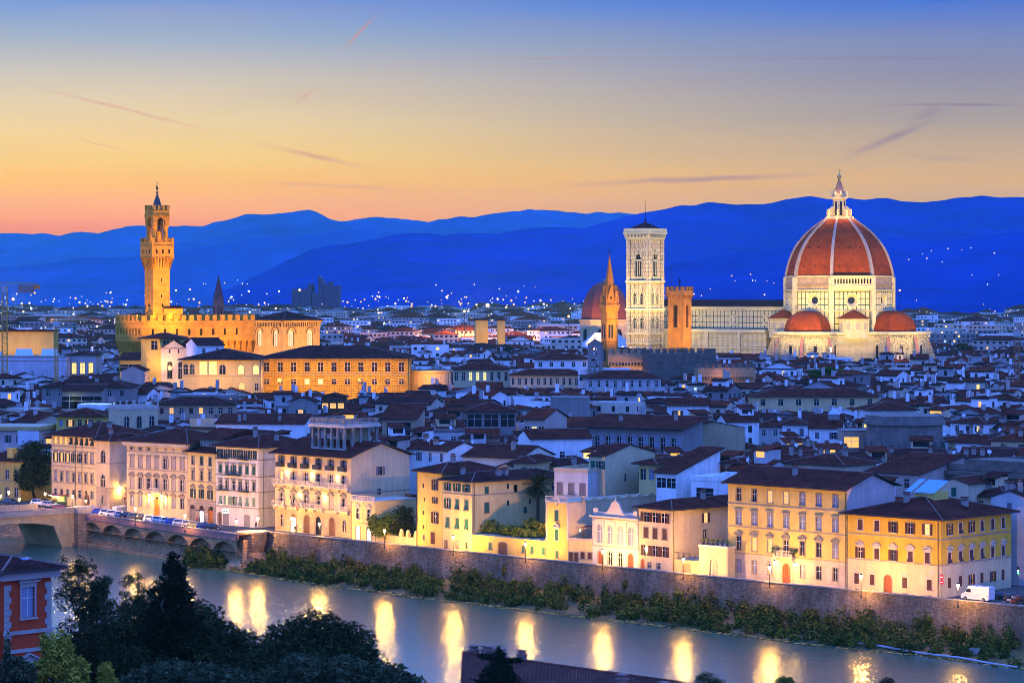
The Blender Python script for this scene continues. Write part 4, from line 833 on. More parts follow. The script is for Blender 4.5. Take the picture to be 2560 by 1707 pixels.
# ---------------------------------------------------------------- cars, vans, scooters, people
TYRE = mat("tyre_rubber", (.012, .012, .012), var=0); CGL = mat("car_glass", (.02, .022, .028), rough=.08, var=0, spec=.8); RIM = mat("wheel_rim", (.3, .3, .32), rough=.35, var=0, metal=.8)
HLM = mat("headlight_glass", (.6, .6, .58), rough=.15, var=0); TLM = mat("tail_light", (.3, .01, .01), rough=.2, var=0)
CARP = [("white", (.65, .65, .63)), ("silver", (.36, .36, .38)), ("dark blue", (.02, .04, .16)), ("black", (.015, .015, .018)), ("blue", (.02, .06, .42)), ("dark grey", (.07, .07, .08)), ("red-brown", (.22, .035, .02)), ("pale grey", (.5, .5, .5))]
_C = {}
def loft(secs, mats_fn=None):
    """secs: list of (x, [(y,z)...]) closed loops with equal counts"""
    mb = MB(); n = len(secs[0][1])
    for x, l in secs: mb.v += [(x, y, z) for y, z in l]
    for k in range(len(secs) - 1):
        for i in range(n):
            j = (i + 1) % n; mb.f.append((k * n + i, k * n + j, (k + 1) * n + j, (k + 1) * n + i)); mb.m.append(0)
    mb.f.append(tuple(range(n))[::-1]); mb.m.append(0); mb.f.append(tuple(range((len(secs) - 1) * n, len(secs) * n))); mb.m.append(0); return mb
def car(loc, rz, ci, label, group, kind=0):
    nm, c = CARP[ci]; key = (kind, ci); L = [3.9, 4.2, 3.6][kind]; hw = .85
    if key not in _C:
        paint = mat("paint_" + nm.replace(" ", "_"), c, rough=.25, var=.04, spec=.6)
        def sec(x, w, z0, z1, zt=None, tw=None): return (x, [(-w, z0), (-w, z1 * .75 + z0 * .25), (-w * .9, z1), (w * .9, z1), (w, z1 * .75 + z0 * .25), (w, z0)])
        b = loft([sec(-L / 2, .70, .35, .72), sec(-L / 2 + .15, .82, .25, .88), sec(-L * .2, hw, .22, .95), sec(L * .12, hw, .22, .95), sec(L * .36, .82, .22, .84), sec(L / 2 - .08, .76, .25, .72), sec(L / 2, .68, .35, .6)])
        def cs(x, w0, w1, z1): return (x, [(-w0, .9), (-w1, z1), (w1, z1), (w0, .9)])
        g = loft([cs(-L / 2 + .12, .74, .70, .92), cs(-L / 2 + .55, .78, .62, 1.38), cs(-L * .02, .8, .62, 1.40), cs(L * .10, .8, .6, 1.36), cs(L * .27, .78, .72, .93)])
        rf = loft([(-L / 2 + .5, [(-.64, 1.372), (-.6, 1.43), (.6, 1.43), (.64, 1.372)]), (-L * .02, [(-.64, 1.39), (-.58, 1.47), (.58, 1.47), (.64, 1.39)]), (L * .12, [(-.62, 1.345), (-.58, 1.38), (.58, 1.38), (.62, 1.345)])])
        for s in (-1, 1):
            for x0, x1 in ((-L / 2 + .3, -L / 2 + .55), (-L * .03, -L * .02 + .08)): rf.face([(x0, s * .80, .9), (x1, s * .80, .9), (x1 + .12, s * .655, 1.4), (x0 + .22, s * .655, 1.4)][::s])
            rf.face([(L * .12 - .02, s * .625, 1.37), (L * .12 + .06, s * .625, 1.37), (L * .29, s * .765, .94), (L * .26, s * .765, .94)])
        w = MB(); w.tube((0, -.09, 0), (0, .09, 0), .31, n=14); rm = MB(); rm.tube((0, -.1, 0), (0, .1, 0), .19, n=10)
        h = MB(); h.ball((0, 0, 0), .12, rz=.09); tl = MB(); tl.box(-.03, .03, -.1, .1, -.12, .12)
        _C[key] = [b.mesh("body", [paint]), g.mesh("window", [CGL]), rf.mesh("roof", [paint]), w.mesh("wheel", [TYRE]), rm.mesh("rim", [RIM]), h.mesh("headlight", [HLM]), tl.mesh("tail_light", [TLM])]
    b, g, rf, w, rm, h, tl = _C[key]; t = thing("parked_car", label, "car", loc, rz, group)
    link("body", b, t); link("window", g, t); link("roof", rf, t)
    for x in (-L * .31, L * .31):
        for y in (-.78, .78): o = link("wheel", w, t, (x, y, .31)); link("rim", rm, o)
    for y in (-.6, .6): link("headlight", h, t, (L / 2 - .1, y, .62)); link("tail_light", tl, t, (-L / 2 + .03, y, .72))
    return t
ang = math.atan2(ax.y, ax.x)
cols = [6, 1, 4, 7, 7, 1, 3, 5, 3, 0, 0, 7, 4, 7, 1, 5, 2, 3]
us = [272, 292, 315, 335, 354, 373, 392, 412, 433, 455, 478, 498, 517, 536, 556, 577, 602, 622]
ordn = "first second third fourth fifth sixth seventh eighth ninth tenth eleventh twelfth thirteenth fourteenth fifteenth sixteenth seventeenth eighteenth".split()
for i, (u, ci) in enumerate(zip(us, cols)):
    s = (u - 272) / 350; v = 1281 + (u - 272) * .121
    p = P(u, v + 2, .0) ; c = B_ + ax * ((p - B_).dot(ax)) + nin * 3.0; c.z = .71
    car(c, ang + rad(60), ci, "%s hatchback parked askew at the parapet, %s car from the bridge end" % (CARP[ci][0], ordn[i]), "cars parked along the arcaded quay", i % 3)
for u, v, ci, lab, rz in ((97, 1254, 0, "white car waiting at the bridge head in front of the ivy-side gate", .6), (124, 1258, 1, "silver car at the bridge head beside the lit kiosk", .4), (26, 1252, 5, "dark grey car on the bridge cut close to the left edge", .3), (152, 1266, 6, "red-brown car passing under the bridge-end lamps", .5)):
    car(P(u, v, .9), ang + rz, ci, lab, "cars at the bridge head", 1).location.z = .1
def van(loc, rz, label, sc=1., name="delivery_van"):
    t = thing(name, label, "van", loc, rz); t.scale = (sc, sc, sc); wp = mat("van_white", (.50, .50, .49), rough=.3, var=.03, spec=.5)
    def s(x, w, z0, z1, r=.88): return (x, [(-w, z0), (-w, z1 - .25), (-w * r, z1), (w * r, z1), (w, z1 - .25), (w, z0)])
    loft([s(-2.9, .95, .4, 2.55), s(-2.75, 1.0, .3, 2.62), s(1.1, 1.0, .3, 2.62), s(1.45, 1.0, .3, 2.5), s(2.15, .98, .3, 1.35), s(2.75, .95, .3, 1.1), s(2.95, .85, .4, .85)]).build("body", wp, t)
    mb = MB(); mb.face([(1.50, -.86, 2.42), (1.50, .86, 2.42), (2.14, .9, 1.4), (2.14, -.9, 1.4)][::-1]); mb.v = [(x + .06, y, z + .03) for x, y, z in mb.v]; mb.build("windscreen", CGL, t)
    for y in (-1.012, 1.012): mb = MB(); q = [(.75, y, 1.45), (1.85, y, 1.45), (1.45, y, 2.05), (.75, y, 2.05)]; mb.face(q if y < 0 else q[::-1]); mb.build("window", CGL, t)
    for x in (-1.9, 1.9):
        for y in (-.88, .88): mb = MB(); mb.tube((0, -.13, 0), (0, .13, 0), .36, n=14); o = mb.build("wheel", TYRE, t, (x, y, .36)); mb = MB(); mb.tube((0, -.14, 0), (0, .14, 0), .2, n=10); mb.build("rim", RIM, o)
    for y in (-.7, .7): mb = MB(); mb.ball((2.86, y, .85), .15); mb.build("headlight", HLM, t)
    mb = MB(); mb.box(2.84, 2.98, -.85, .85, .38, .62); mb.build("bumper", IRON, t); mb = MB(); mb.box(2.981, 3.0, -.26, .26, .45, .57); mb.build("number_plate", WT, t)
    return t
d_ = -E
van(P(2444, 1500, .1) + Vector((0, 0, -.05)), math.atan2(d_.y, d_.x), "white high-roofed delivery van parked at the orange-yellow palazzo's corner"); 
van(P(306, 1287, .1), ang + rad(100), "small white van standing behind the row of parked cars", .85)
car(P(2497, 1497, .05), math.atan2(d_.y, d_.x) + .15, 3, "black car parked behind the white delivery van", "cars by the white van", 1)
# scooters by the van
SCM = [(.02, .02, .025), (.25, .25, .27), (.12, .02, .02)]
for i in range(7):
    p = P(2528 + (i % 4) * 11, 1498 + (i // 4) * 9 + (i % 4) * 2, 0)
    t = thing("motor_scooter", ["black", "silver", "dark red"][i % 3] + " scooter in the dark row past the black car, %s from the left" % ordn[i], "scooter", p, rad(-30 + i * 3), "scooters parked in the dark row past the car")
    m_ = mat("scooter_paint_%d" % (i % 3), SCM[i % 3], rough=.3, var=0)
    mb = MB(); mb.box(-.75, -.1, -.14, .14, .4, .75); mb.box(-.1, .35, -.13, .13, .28, .38); mb.box(.33, .42, -.18, .18, .3, .95); mb.build("body", m_, t)
    mb = MB(); mb.box(-.7, -.05, -.13, .13, .751, .84); mb.build("seat", TYRE, t)
    for x in (-.55, .6): mb = MB(); mb.tube((x, -.05, .24), (x, .05, .24), .24, n=12); mb.build("wheel", TYRE, t)
    mb = MB(); mb.tube((.6, 0, .3), (.38, 0, 1.05), .03); mb.tube((.38, -.32, 1.05), (.38, .32, 1.05), .025); mb.build("handlebar", IRON, t)
# people
def person(loc, rz, label, top, legs, pose=0):
    t = thing("person", label, "person", loc, rz); sk = (.45, .27, .19)
    def skin_chain(name, verts, edges, radii, m, parent):
        me = bpy.data.meshes.new(name); me.from_pydata(verts, edges, []); o = bpy.data.objects.new(name, me); COL.objects.link(o); o.parent = parent
        md = o.modifiers.new("skin", 'SKIN'); ss = o.modifiers.new("sub", 'SUBSURF'); ss.levels = 1; ss.render_levels = 1
        for i, r in enumerate(radii): me.skin_vertices[0].data[i].radius = (r, r * .8)
        me.skin_vertices[0].data[0].use_root = True; me.materials.append(m); return o
    st = .16 if pose else .07
    V = [(0, 0, .92), (0, 0, 1.12), (0, 0, 1.32), (0, 0, 1.42), (0, .01, 1.5), (0, .02, 1.6), (0, .02, 1.70), (.17, 0, 1.37), (.22, -.04, 1.10), (.21, .06, .88), (.21, .09, .80), (-.17, 0, 1.37), (-.22, .04, 1.10), (-.21, .10, .88), (-.21, .12, .80),
         (.09, 0, .86), (.1, st, .48), (.1, 0 + st * .4, .08), (.1, .14 + st * .4, .04), (-.09, 0, .86), (-.1, -st * .4, .48), (-.1, -st * 1.6, .08), (-.1, .12 - st * 1.6, .04)]
    Ed = [(0, 1), (1, 2), (2, 3), (3, 4), (4, 5), (5, 6), (3, 7), (7, 8), (8, 9), (9, 10), (3, 11), (11, 12), (12, 13), (13, 14), (0, 15), (15, 16), (16, 17), (17, 18), (0, 19), (19, 20), (20, 21), (21, 22)]
    Rd = [.14, .125, .15, .10, .055, .09, .085, .07, .05, .038, .03, .07, .05, .038, .03, .095, .065, .045, .04, .095, .065, .045, .04]
    o = skin_chain("body", V, Ed, Rd, mat("skin", sk, var=.05), t)
    skin_chain("jacket", V[:4] + [V[7], V[8], V[9], V[11], V[12], V[13]], [(0, 1), (1, 2), (2, 3), (3, 4), (4, 5), (5, 6), (3, 7), (7, 8), (8, 9)], [.17, .155, .175, .11, .09, .07, .055, .09, .07, .055], mat("cloth_" + top[0], top[1], var=.1), t)
    skin_chain("trousers", [V[0]] + V[15:18] + V[19:22], [(0, 1), (1, 2), (2, 3), (0, 4), (4, 5), (5, 6)], [.165, .115, .085, .065, .115, .085, .065], mat("cloth_" + legs[0], legs[1], var=.1), t)
    mb = MB(); mb.ball((0, -.005, 1.665), .098, rz=.11); mb.build("hair", mat("dark_hair", (.03, .02, .015), var=.2), t, smooth=True); return t
pf_ = lambda u, v: P(u, v, 0)
person(pf_(492, 1308), rad(200), "person in a red jacket standing before the lit white shop", ("red", (.55, .03, .03)), ("black", (.02, .02, .025)))
person(pf_(499, 1309), rad(120), "person in dark clothes beside the one in the red jacket", ("dark", (.03, .03, .04)), ("navy", (.03, .035, .06)), 1)
person(pf_(737, 1331), rad(160), "person in black in the bright doorway of the palazzo with flags", ("black", (.02, .02, .025)), ("dark_grey", (.05, .05, .05)))
person(pf_(640, 1321), rad(60), "person in brown walking under the lamp beside the white palazzo", ("brown", (.12, .06, .03)), ("black", (.02, .02, .025)), 1)
# ---------------------------------------------------------------- lamps and small things fixed to the river front
cpal = [o for o in COL.objects if o.get("label", "").startswith("large cream palazzo of seven")][0]; npal = [o for o in COL.objects if o.get("label", "").startswith("large yellow palazzo of seven")][0]
bpal = [o for o in COL.objects if o.get("label", "").startswith("brown corner palazzo")][0]; opal = OC[0]
wC = fr(317, 1292, 469, 1303)[2]; wN = fr(1820, 1443, 2117, 1472)[2]
on_front(cpal, wC * .40, 5.6, "lit lantern left of the tall orange door under the balcony", 900); on_front(cpal, wC * .60, 5.6, "lit lantern right of the tall orange door under the balcony", 900)
on_front(npal, wN * .415, 3.6, "lit lantern left of the yellow palazzo's arched door", 300); on_front(npal, wN * .585, 3.6, "lit lantern right of the yellow palazzo's arched door", 300)
l = street_lamp(bpal.matrix_basis @ Vector((fr(241, 1271, 274, 1274)[2] + .5, 3.2, 5.2)), "bright lantern on the side wall of the brown corner palazzo", "lit wall lanterns on the palazzi", 2200, 0, True)
sg = thing("road_sign", "pair of red and white no-entry discs on a post at the yellow palazzo's corner", "road sign", opal.matrix_basis @ Vector((OC[1] + .9, -1.0, 0)), opal.rotation_euler.z)
mb = MB(); mb.tube((0, 0, 0), (0, 0, 4.3), .05); mb.build("pole", IRON, sg)
for z in (3.0, 3.9):
    mb = MB(); mb.tube((0, -.08, z), (0, -.04, z), .42, n=18); o = mb.build("disc", mat("sign_red", (.5, .02, .02), var=0), sg); mb = MB(); mb.box(-.3, .3, -.1, -.081, z - .08, z + .08); mb.build("bar", mat("sign_white", (.7, .7, .7), var=0), o)
tl = thing("traffic_light", "traffic light showing green on a post in the dark by the scooters", "traffic light", P(2545, 1495, 0)); mb = MB(); mb.tube((0, 0, 0), (0, 0, 5.6), .07); mb.build("pole", IRON, tl); mb = MB(); mb.box(-.2, .2, -.2, .2, 4.2, 5.5); mb.build("housing", IRON, tl)
for z, c, e in ((4.45, (.05, 1, .3), 9), (4.85, (.6, .9, .3), 3)): mb = MB(); mb.ball((0, -.2, z), .17); mb.build("lens", mat("signal_%d" % e, c, var=0, emit=e, ecol=c), tl)
tr = thing("traffic_light", "traffic light showing red beside the brown corner palazzo", "traffic light", P(312, 1282, 0)); mb = MB(); mb.tube((0, 0, 0), (0, 0, 4.4), .07); mb.build("pole", IRON, tr); mb = MB(); mb.box(-.2, .2, -.2, .2, 3.3, 4.4); mb.build("housing", IRON, tr); mb = MB(); mb.ball((0, -.2, 4.1), .2); mb.build("lens", mat("signal_red", (1, .05, .02), var=0, emit=12, ecol=(1, .05, .02)), tr)
# kiosk with lit goods at the bridge head
kk = thing("kiosk", "small lit flower kiosk with plants and an awning at the bridge head", "kiosk", P(142, 1262, 0), ang); mb = MB(); mb.box(-3, 3, -1.2, 1.2, 0, .9); mb.box(-3, 3, 1.0, 1.2, .9, 2.5); mb.build("counter", mat("kiosk_green", (.05, .12, .06)), kk)
mb = MB(); mb.box(-3.3, 3.3, -1.8, 1.4, 2.5, 2.7); mb.build("awning", mat("kiosk_awning", (.35, .08, .06)), kk); mb = MB(); mb.box(-2.6, 2.6, -.9, -.8, 2.3, 2.4); mb.build("strip_lamp", mat("kiosk_tube", (.8, 1, .7), var=0, emit=25, ecol=(.8, 1, .55)), kk); lamp("kiosk_light", (0, -.6, 2.0), 300, (.85, 1, .5), kk, .3)
rr = random.Random(5); mb = MB()
for i in range(400):
    x, y, z = rr.uniform(-2.9, 2.9), rr.uniform(-1.6, -.6), rr.uniform(.7, 1.6); a_ = rr.random() * 6.28; s_ = .14; mb.face([(x, y, z), (x + s_ * math.cos(a_), y + s_ * math.sin(a_), z + .05), (x + s_ * .5, y, z + .18)], rr.randrange(2))
mb.build("flowers", [mat("kiosk_leaves", (.08, .16, .04)), mat("kiosk_petals", (.5, .1, .1))], kk, uv=False)
# ---------------------------------------------------------------- monuments
MARB = mat("white_green_marble", (.62, .53, .25), var=.15, fine=1.5, brick=(2.2, 3.1, .22, (.04, .055, .035), 0, (.60, .50, .22)))
MARB2 = mat("pale_marble", (.62, .52, .25), var=.18, fine=1.5, stain=.15); MSTR = mat("striped_marble", (.62, .52, .26), var=.15, brick=(6, .9, .12, (.10, .11, .05), .5, (.57, .40, .21)))
MPIN = mat("pink_white_marble", (.60, .51, .26), var=.15, brick=(1.25, 2.1, .09, (.2, .17, .09), .5, (.52, .32, .17)), lines=(2.5, 6.3, .10, (.08, .09, .05), 0))
TERR = mat("dome_tiles", (.38, .066, .010), var=.35, sc=.12, fine=1.2, brick=(.7, .5, .04, (.2, .035, .008), .5, (.32, .054, .009)), stain=.3, spec=.1)
RIBM = mat("dome_rib_marble", (.42, .30, .19), var=.2); ROUGH = mat("rough_brown_masonry", (.36, .25, .14), var=.35, brick=(.9, .45, .04, (.22, .15, .08), .5, (.42, .29, .17)))
MONO = 1.5
def ring(r0, r1, dp, n=24):          # a splayed round window, its axis along -y
    mb = MB()
    a = [(math.cos(6.2832 * i / n), math.sin(6.2832 * i / n)) for i in range(n)]
    for i in range(n):
        c, s = a[i], a[(i + 1) % n]
        mb.face([(c[0] * r1, -.25, c[1] * r1), (s[0] * r1, -.25, s[1] * r1), (s[0] * r1 * .86, -.25, s[1] * r1 * .86), (c[0] * r1 * .86, -.25, c[1] * r1 * .86)][::-1])
        mb.face([(c[0] * r1 * .86, -.25, c[1] * r1 * .86), (s[0] * r1 * .86, -.25, s[1] * r1 * .86), (s[0] * r0, dp, s[1] * r0), (c[0] * r0, dp, c[1] * r0)][::-1])
        mb.face([(c[0] * r1, .1, c[1] * r1), (s[0] * r1, .1, s[1] * r1), (s[0] * r1, -.25, s[1] * r1), (c[0] * r1, -.25, c[1] * r1)][::-1])
    d = MB(); d.face([(x * r0, dp - .01, z * r0) for x, z in a])
    return mb.mesh("oculus", [MARB2]), d.mesh("pane", [GLASS])
def flood(name, loc, aim, P_, col, spot=60, r=.6, blend=.8):
    return lamp(name, loc, P_, col, None, r, 'SPOT', aim, spot, blend)
GA = math.atan2(-.61, .79)
def cathedral():
    C0 = Vector((164, 1307, 0)); t = thing("cathedral", "marble cathedral with a huge red-tiled ribbed dome and a tall white lantern", "cathedral", C0, GA); A8 = math.pi / 8
    def oct_(name, prof, m, n=8, rot=A8, par=t, c=(0, 0), cap=True, smooth=False): mb = MB(); mb.lathe(prof, n, c, 0, rot, cap); return mb.build(name, m, par, smooth=smooth)
    oct_("crossing", [(27.4, 33.2), (27.4, 43.2)], MARB); oct_("cornice", [(27.5, 43.2), (28.5, 43.5), (28.5, 44.0), (27.6, 44.2)], MARB2)
    # drum with a true round opening on each face
    Rd = 27.3; ap = Rd * math.cos(A8); side = 2 * Rd * math.sin(A8); rg, pn = ring(1.75, 3.5, 1.6)
    for k in range(8):
        a = k * math.pi / 4; mb = MB(); n = 24; zc = 48.7; x0, x1, za, zb_ = -side / 2, side / 2, 44.2, 53.3
        corner = [(x1, zc)] + [(x1, zb_), (0, zb_), (x0, zb_), (x0, zc), (x0, za), (0, za), (x1, za)]
        cs = []; 
        for i in range(8):
            p, q = corner[i], corner[(i + 1) % 8]
            for j in range(3): cs.append((p[0] + (q[0] - p[0]) * j / 3, p[1] + (q[1] - p[1]) * j / 3))
        ci = [(3.4 * math.cos(6.2832 * i / 24), zc + 3.4 * math.sin(6.2832 * i / 24)) for i in range(24)]
        for i in range(24): j = (i + 1) % 24; mb.face([(cs[i][0], 0, cs[i][1]), (cs[j][0], 0, cs[j][1]), (ci[j][0], 0, ci[j][1]), (ci[i][0], 0, ci[i][1])][::-1])
        rz = a + math.pi / 2
        o = mb.build("drum_wall", MARB, t, (ap * math.cos(a), ap * math.sin(a), 0), rz); w = link("oculus", rg, t, (ap * math.cos(a), ap * math.sin(a), zc), rz); link("pane", pn, w)
        a2 = a + A8; mb = MB(); mb.obox((0, 0), 0, 1.7, 2.6, 33.3, 60.2); mb.build("corner_pier", MARB2, t, (27.1 * math.cos(a2), 27.1 * math.sin(a2), 0), a2)
        if k != 7: mb = MB(); mb.box(-side / 2 + 1, side / 2 - 1, -.35, 1, 56.5, 57.0); [mb.box(x * .9 - .2, x * .9 + .2, -.3, 1, 56.0, 56.499) for x in range(-10, 11)]; mb.build("brick_ledge", ROUGH, t, (ap * math.cos(a), ap * math.sin(a), 0), rz)
    oct_("cornice", [(27.4, 53.3), (28.3, 53.5), (28.3, 53.9), (27.3, 54.0)], MARB2); oct_("upper_drum", [(27.0, 54.0), (27.0, 60.2)], ROUGH); oct_("cornice", [(27.2, 60.2), (27.7, 60.4), (27.7, 60.8), (26.6, 60.9)], MARB2)
    a = -math.pi / 4; mb = MB(); sd = side + 1.0; wall(mb, (-sd / 2, -1.5), 0, sd, 53.9, 60.9, [(1.3 + i * (sd - 2.6) / 13 + .3, 1.3 + (i + 1) * (sd - 2.6) / 13 - .3, 56.9, 59.4, 1) for i in range(13)], 0, 0, dep=.9)
    mb.face([(-sd / 2, -1.5, 60.9), (sd / 2, -1.5, 60.9), (sd / 2, 1, 60.9), (-sd / 2, 1, 60.9)]); mb.face([(sd / 2, -1.5, 53.9), (sd / 2, 1, 53.9), (sd / 2, 1, 60.9), (sd / 2, -1.5, 60.9)]); mb.face([(-sd / 2, 1, 53.9), (-sd / 2, -1.5, 53.9), (-sd / 2, -1.5, 60.9), (-sd / 2, 1, 60.9)]); mb.box(-sd / 2 - .2, sd / 2 + .2, -1.8, -1.501, 60.3, 60.9); mb.box(-sd / 2 - .2, sd / 2 + .2, -1.8, -1.501, 55.6, 56.3)
    mb.face([(-sd / 2, -.7, 54), (sd / 2, -.7, 54), (sd / 2, -.7, 60), (-sd / 2, -.7, 60)], 1)
    mb.build("gallery", [MARB2, DARK], t, (ap * math.cos(a), ap * math.sin(a), 0), a + math.pi / 2)
    # dome shell and ribs
    ctl = [(26.7, 60.9), (26.3, 63), (25.3, 67), (24.0, 70.8), (22.3, 74.4), (19.7, 78.2), (16.6, 81.8), (12.6, 85.3), (8.0, 88.6), (6.8, 89.3)]; prof = []
    for i in range(len(ctl) - 1):
        p0, p1, p2, p3 = ctl[max(0, i - 1)], ctl[i], ctl[i + 1], ctl[min(len(ctl) - 1, i + 2)]
        for j in range(3):
            s = j / 3; prof.append(tuple(.5 * (2 * p1[c] + (p2[c] - p0[c]) * s + (2 * p0[c] - 5 * p1[c] + 4 * p2[c] - p3[c]) * s * s + (3 * p1[c] - p0[c] - 3 * p2[c] + p3[c]) * s ** 3) for c in (0, 1)))
    prof.append(ctl[-1]); dome = oct_("dome", prof, TERR)
    mb = MB()
    for (r0, z0), (r1, z1) in zip(prof, prof[1:]):
        w0, w1 = .32 + r0 * .017, .32 + r1 * .017
        A = [(r0 - .4, -w0, z0), (r0 + .75, -w0, z0 + .25), (r0 + .75, w0, z0 + .25), (r0 - .4, w0, z0)]; B = [(r1 - .4, -w1, z1), (r1 + .75, -w1, z1 + .25), (r1 + .75, w1, z1 + .25), (r1 - .4, w1, z1)]
        for i in range(3): mb.face([A[i], A[i + 1], B[i + 1], B[i]])
    rm = mb.mesh("rib", [RIBM]); vb = MB(); vb.box(-.28, .28, -.25, .4, -.3, .3); vm = vb.mesh("vent", [DARK])
    for k in range(8):
        link("rib", rm, dome, (0, 0, 0), k * math.pi / 4 + A8); a = k * math.pi / 4
        for z, n in ((65.5, 3), (74.8, 3), (82.5, 3)):
            r = next(p[0] + (q[0] - p[0]) * (z - p[1]) / (q[1] - p[1]) for p, q in zip(prof, prof[1:]) if p[1] <= z <= q[1]); ap_ = r * math.cos(A8)
            for i in range(n): s = (i - 1) * r * .24; link("vent", vm, dome, (ap_ * math.cos(a) - s * math.sin(a), ap_ * math.sin(a) + s * math.cos(a), z), a + math.pi / 2)
    # lantern
    ln = oct_("lantern", [(7.3, 89.2), (7.4, 90.3), (6.9, 90.4), (3.3, 90.5), (3.3, 99.2), (4.3, 99.6), (4.3, 100.6), (3.7, 100.7), (3.7, 101.6)], MARB2); oct_("cone", [(3.5, 101.6), (2.4, 104), (1.3, 106.8), (.55, 109.0)], mat("lantern_cone", (.36, .2, .1), var=.3), par=ln)
    for k in range(8):
        mb = MB(); q = [(3.2, 90.5), (6.3, 90.5), (6.3, 93.2), (5.6, 94.2), (4.8, 94.6), (4.3, 95.6), (3.2, 95.9)]
        for s in (-.35, .35): mb.face([(x, s, z) for x, z in (q if s < 0 else q[::-1])])
        for p_, q_ in zip(q, q[1:]): mb.face([(p_[0], -.35, p_[1]), (q_[0], -.35, q_[1]), (q_[0], .35, q_[1]), (p_[0], .35, p_[1])])
        mb.ball((5.9, 0, 93.9), .5); mb.build("buttress", MARB2, ln, None, k * math.pi / 4 + A8)
        mb = MB(); mb.box(3.02, 3.12, -.55, .55, 91.2, 98); mb.build("window", DARK, ln, None, k * math.pi / 4)
        mb = MB(); mb.lathe([(.75, 101.0), (.8, 102.2), (.4, 103.0), (.1, 103.6)], 6, (3.7, 0)); mb.build("pinnacle", MARB2, ln, None, k * math.pi / 4)
    GOLD = mat("gilt_copper", (.55, .36, .12), rough=.35, var=.1, metal=.7)
    mb = MB(); mb.lathe([(.5, 108.9), (.8, 109.2), (.5, 109.5)], 10); mb.ball((0, 0, 110.5), 1.15, n=14); mb.tube((0, 0, 111.4), (0, 0, 114.2), .16); mb.tube((-.7, -.5, 113.2), (.7, .5, 113.2), .14); mb.build("ball_and_cross", GOLD, ln)
    # tribunes, exedrae
    oct_("choir_base", [(35, 0), (35, 31.6)], MSTR); oct_("cornice", [(35.2, 31.6), (36.2, 32.2), (36.2, 33.3), (35.1, 33.35)], MARB2)
    for k in (0, -1, 1):
        a = k * math.pi / 2; c = (30.5 * math.cos(a), 30.5 * math.sin(a))
        tb = oct_("tribune", [(17.0, 0), (17.0, 31.5)], MSTR, c=c); oct_("cornice", [(17.1, 31.5), (18.2, 32.1), (18.2, 33.4), (17.0, 33.45)], MARB2, c=c, par=tb)
        oct_("tribune_dome", [(11.6 * math.cos(s * math.pi / 16) ** .9, 33.45 + 10.2 * math.sin(s * math.pi / 16)) for s in range(8)] + [(.3, 43.6)], TERR, c=c, par=tb)
        for j in range(-2, 3):
            b = a + j * math.pi / 4; ca, sa = math.cos(b), math.sin(b); apx = 17 * math.cos(A8)
            mb = MB(); n = 10
            for i in range(n):
                u0, u1 = math.pi * i / n, math.pi * (i + 1) / n
                for r0, r1, y in ((3.6, 4.6, -.35), (2.4, 2.9, -.2)): mb.face([(r0 * math.cos(u0), y, 25.5 + r0 * math.sin(u0)), (r0 * math.cos(u1), y, 25.5 + r0 * math.sin(u1)), (r1 * math.cos(u1), y, 25.5 + r1 * math.sin(u1)), (r1 * math.cos(u0), y, 25.5 + r1 * math.sin(u0))][::1]); mb.face([(r1 * math.cos(u0), y, 25.5 + r1 * math.sin(u0)), (r1 * math.cos(u1), y, 25.5 + r1 * math.sin(u1)), (r1 * math.cos(u1), .1, 25.5 + r1 * math.sin(u1)), (r1 * math.cos(u0), .1, 25.5 + r1 * math.sin(u0))])
            for s in (-1, 1): mb.box(s * 4.1 - .5, s * 4.1 + .5, -.3, .1, 10, 25.5)
            mb.build("blind_arch", MARB2, tb, (c[0] + apx * ca, c[1] + apx * sa, 0), b + math.pi / 2)
            mb = MB(); mb.box(-.8, .8, -.12, .1, 16, 26.6); mb.build("window", GLASS, tb, (c[0] + apx * ca, c[1] + apx * sa, 0), b + math.pi / 2)
            b2 = b + A8; mb = MB(); q = [(16.5, 8), (23.5, 14), (17.2, 31.2), (16.5, 31.2)]
            if j < 2:
                for s in (-.7, .7): mb.face([(x, s, z) for x, z in (q if s < 0 else q[::-1])], 0)
                mb.face([(23.5, -.7, 14), (23.5, .7, 14), (17.2, .7, 31.2), (17.2, -.7, 31.2)], 1); mb.build("flying_buttress", [MSTR, mat("red_marble_edge", (.42, .16, .10), var=.2)], tb, (*c, 0), b2)
        for j in range(-2, 3):
            b = a + j * math.pi / 4; mb = MB(); [mb.box(x * .75 - .2, x * .75 + .2, -.8, .05, 30.7, 31.49) for x in range(-8, 9)]; apx = 17.2 * math.cos(A8); mb.build("corbel_table", MARB2, tb, (c[0] + apx * math.cos(b), c[1] + apx * math.sin(b), 0), b + math.pi / 2)
    for a in (-math.pi / 4, -3 * math.pi / 4, math.pi / 4):
        c = (28.5 * math.cos(a), 28.5 * math.sin(a)); ex = oct_("exedra", [(7.2, 30), (7.2, 38.8), (7.9, 39.1), (7.9, 39.7)], MARB2, n=20, c=c, rot=0); oct_("exedra_roof", [(8.3, 39.7), (4.4, 42), (.2, 44.2)], TERR, n=20, c=c, rot=0, par=ex)
        for j in range(-2, 3):
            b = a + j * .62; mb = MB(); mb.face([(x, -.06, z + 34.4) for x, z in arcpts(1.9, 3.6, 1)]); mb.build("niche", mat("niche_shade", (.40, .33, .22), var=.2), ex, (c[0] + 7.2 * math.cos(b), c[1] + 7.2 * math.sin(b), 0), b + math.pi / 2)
            b = a + (j + .5) * .62; mb = MB(); mb.lathe([(.35, 33.4), (.35, 38.6)], 6); mb.build("column", MARB2, ex, (c[0] + 7.45 * math.cos(b), c[1] + 7.45 * math.sin(b), 0))
    # nave and aisles
    mb = MB(); mb.box(-112, -23, -10.5, 10.5, 0, 44.2); nv = mb.build("nave", MARB, t)
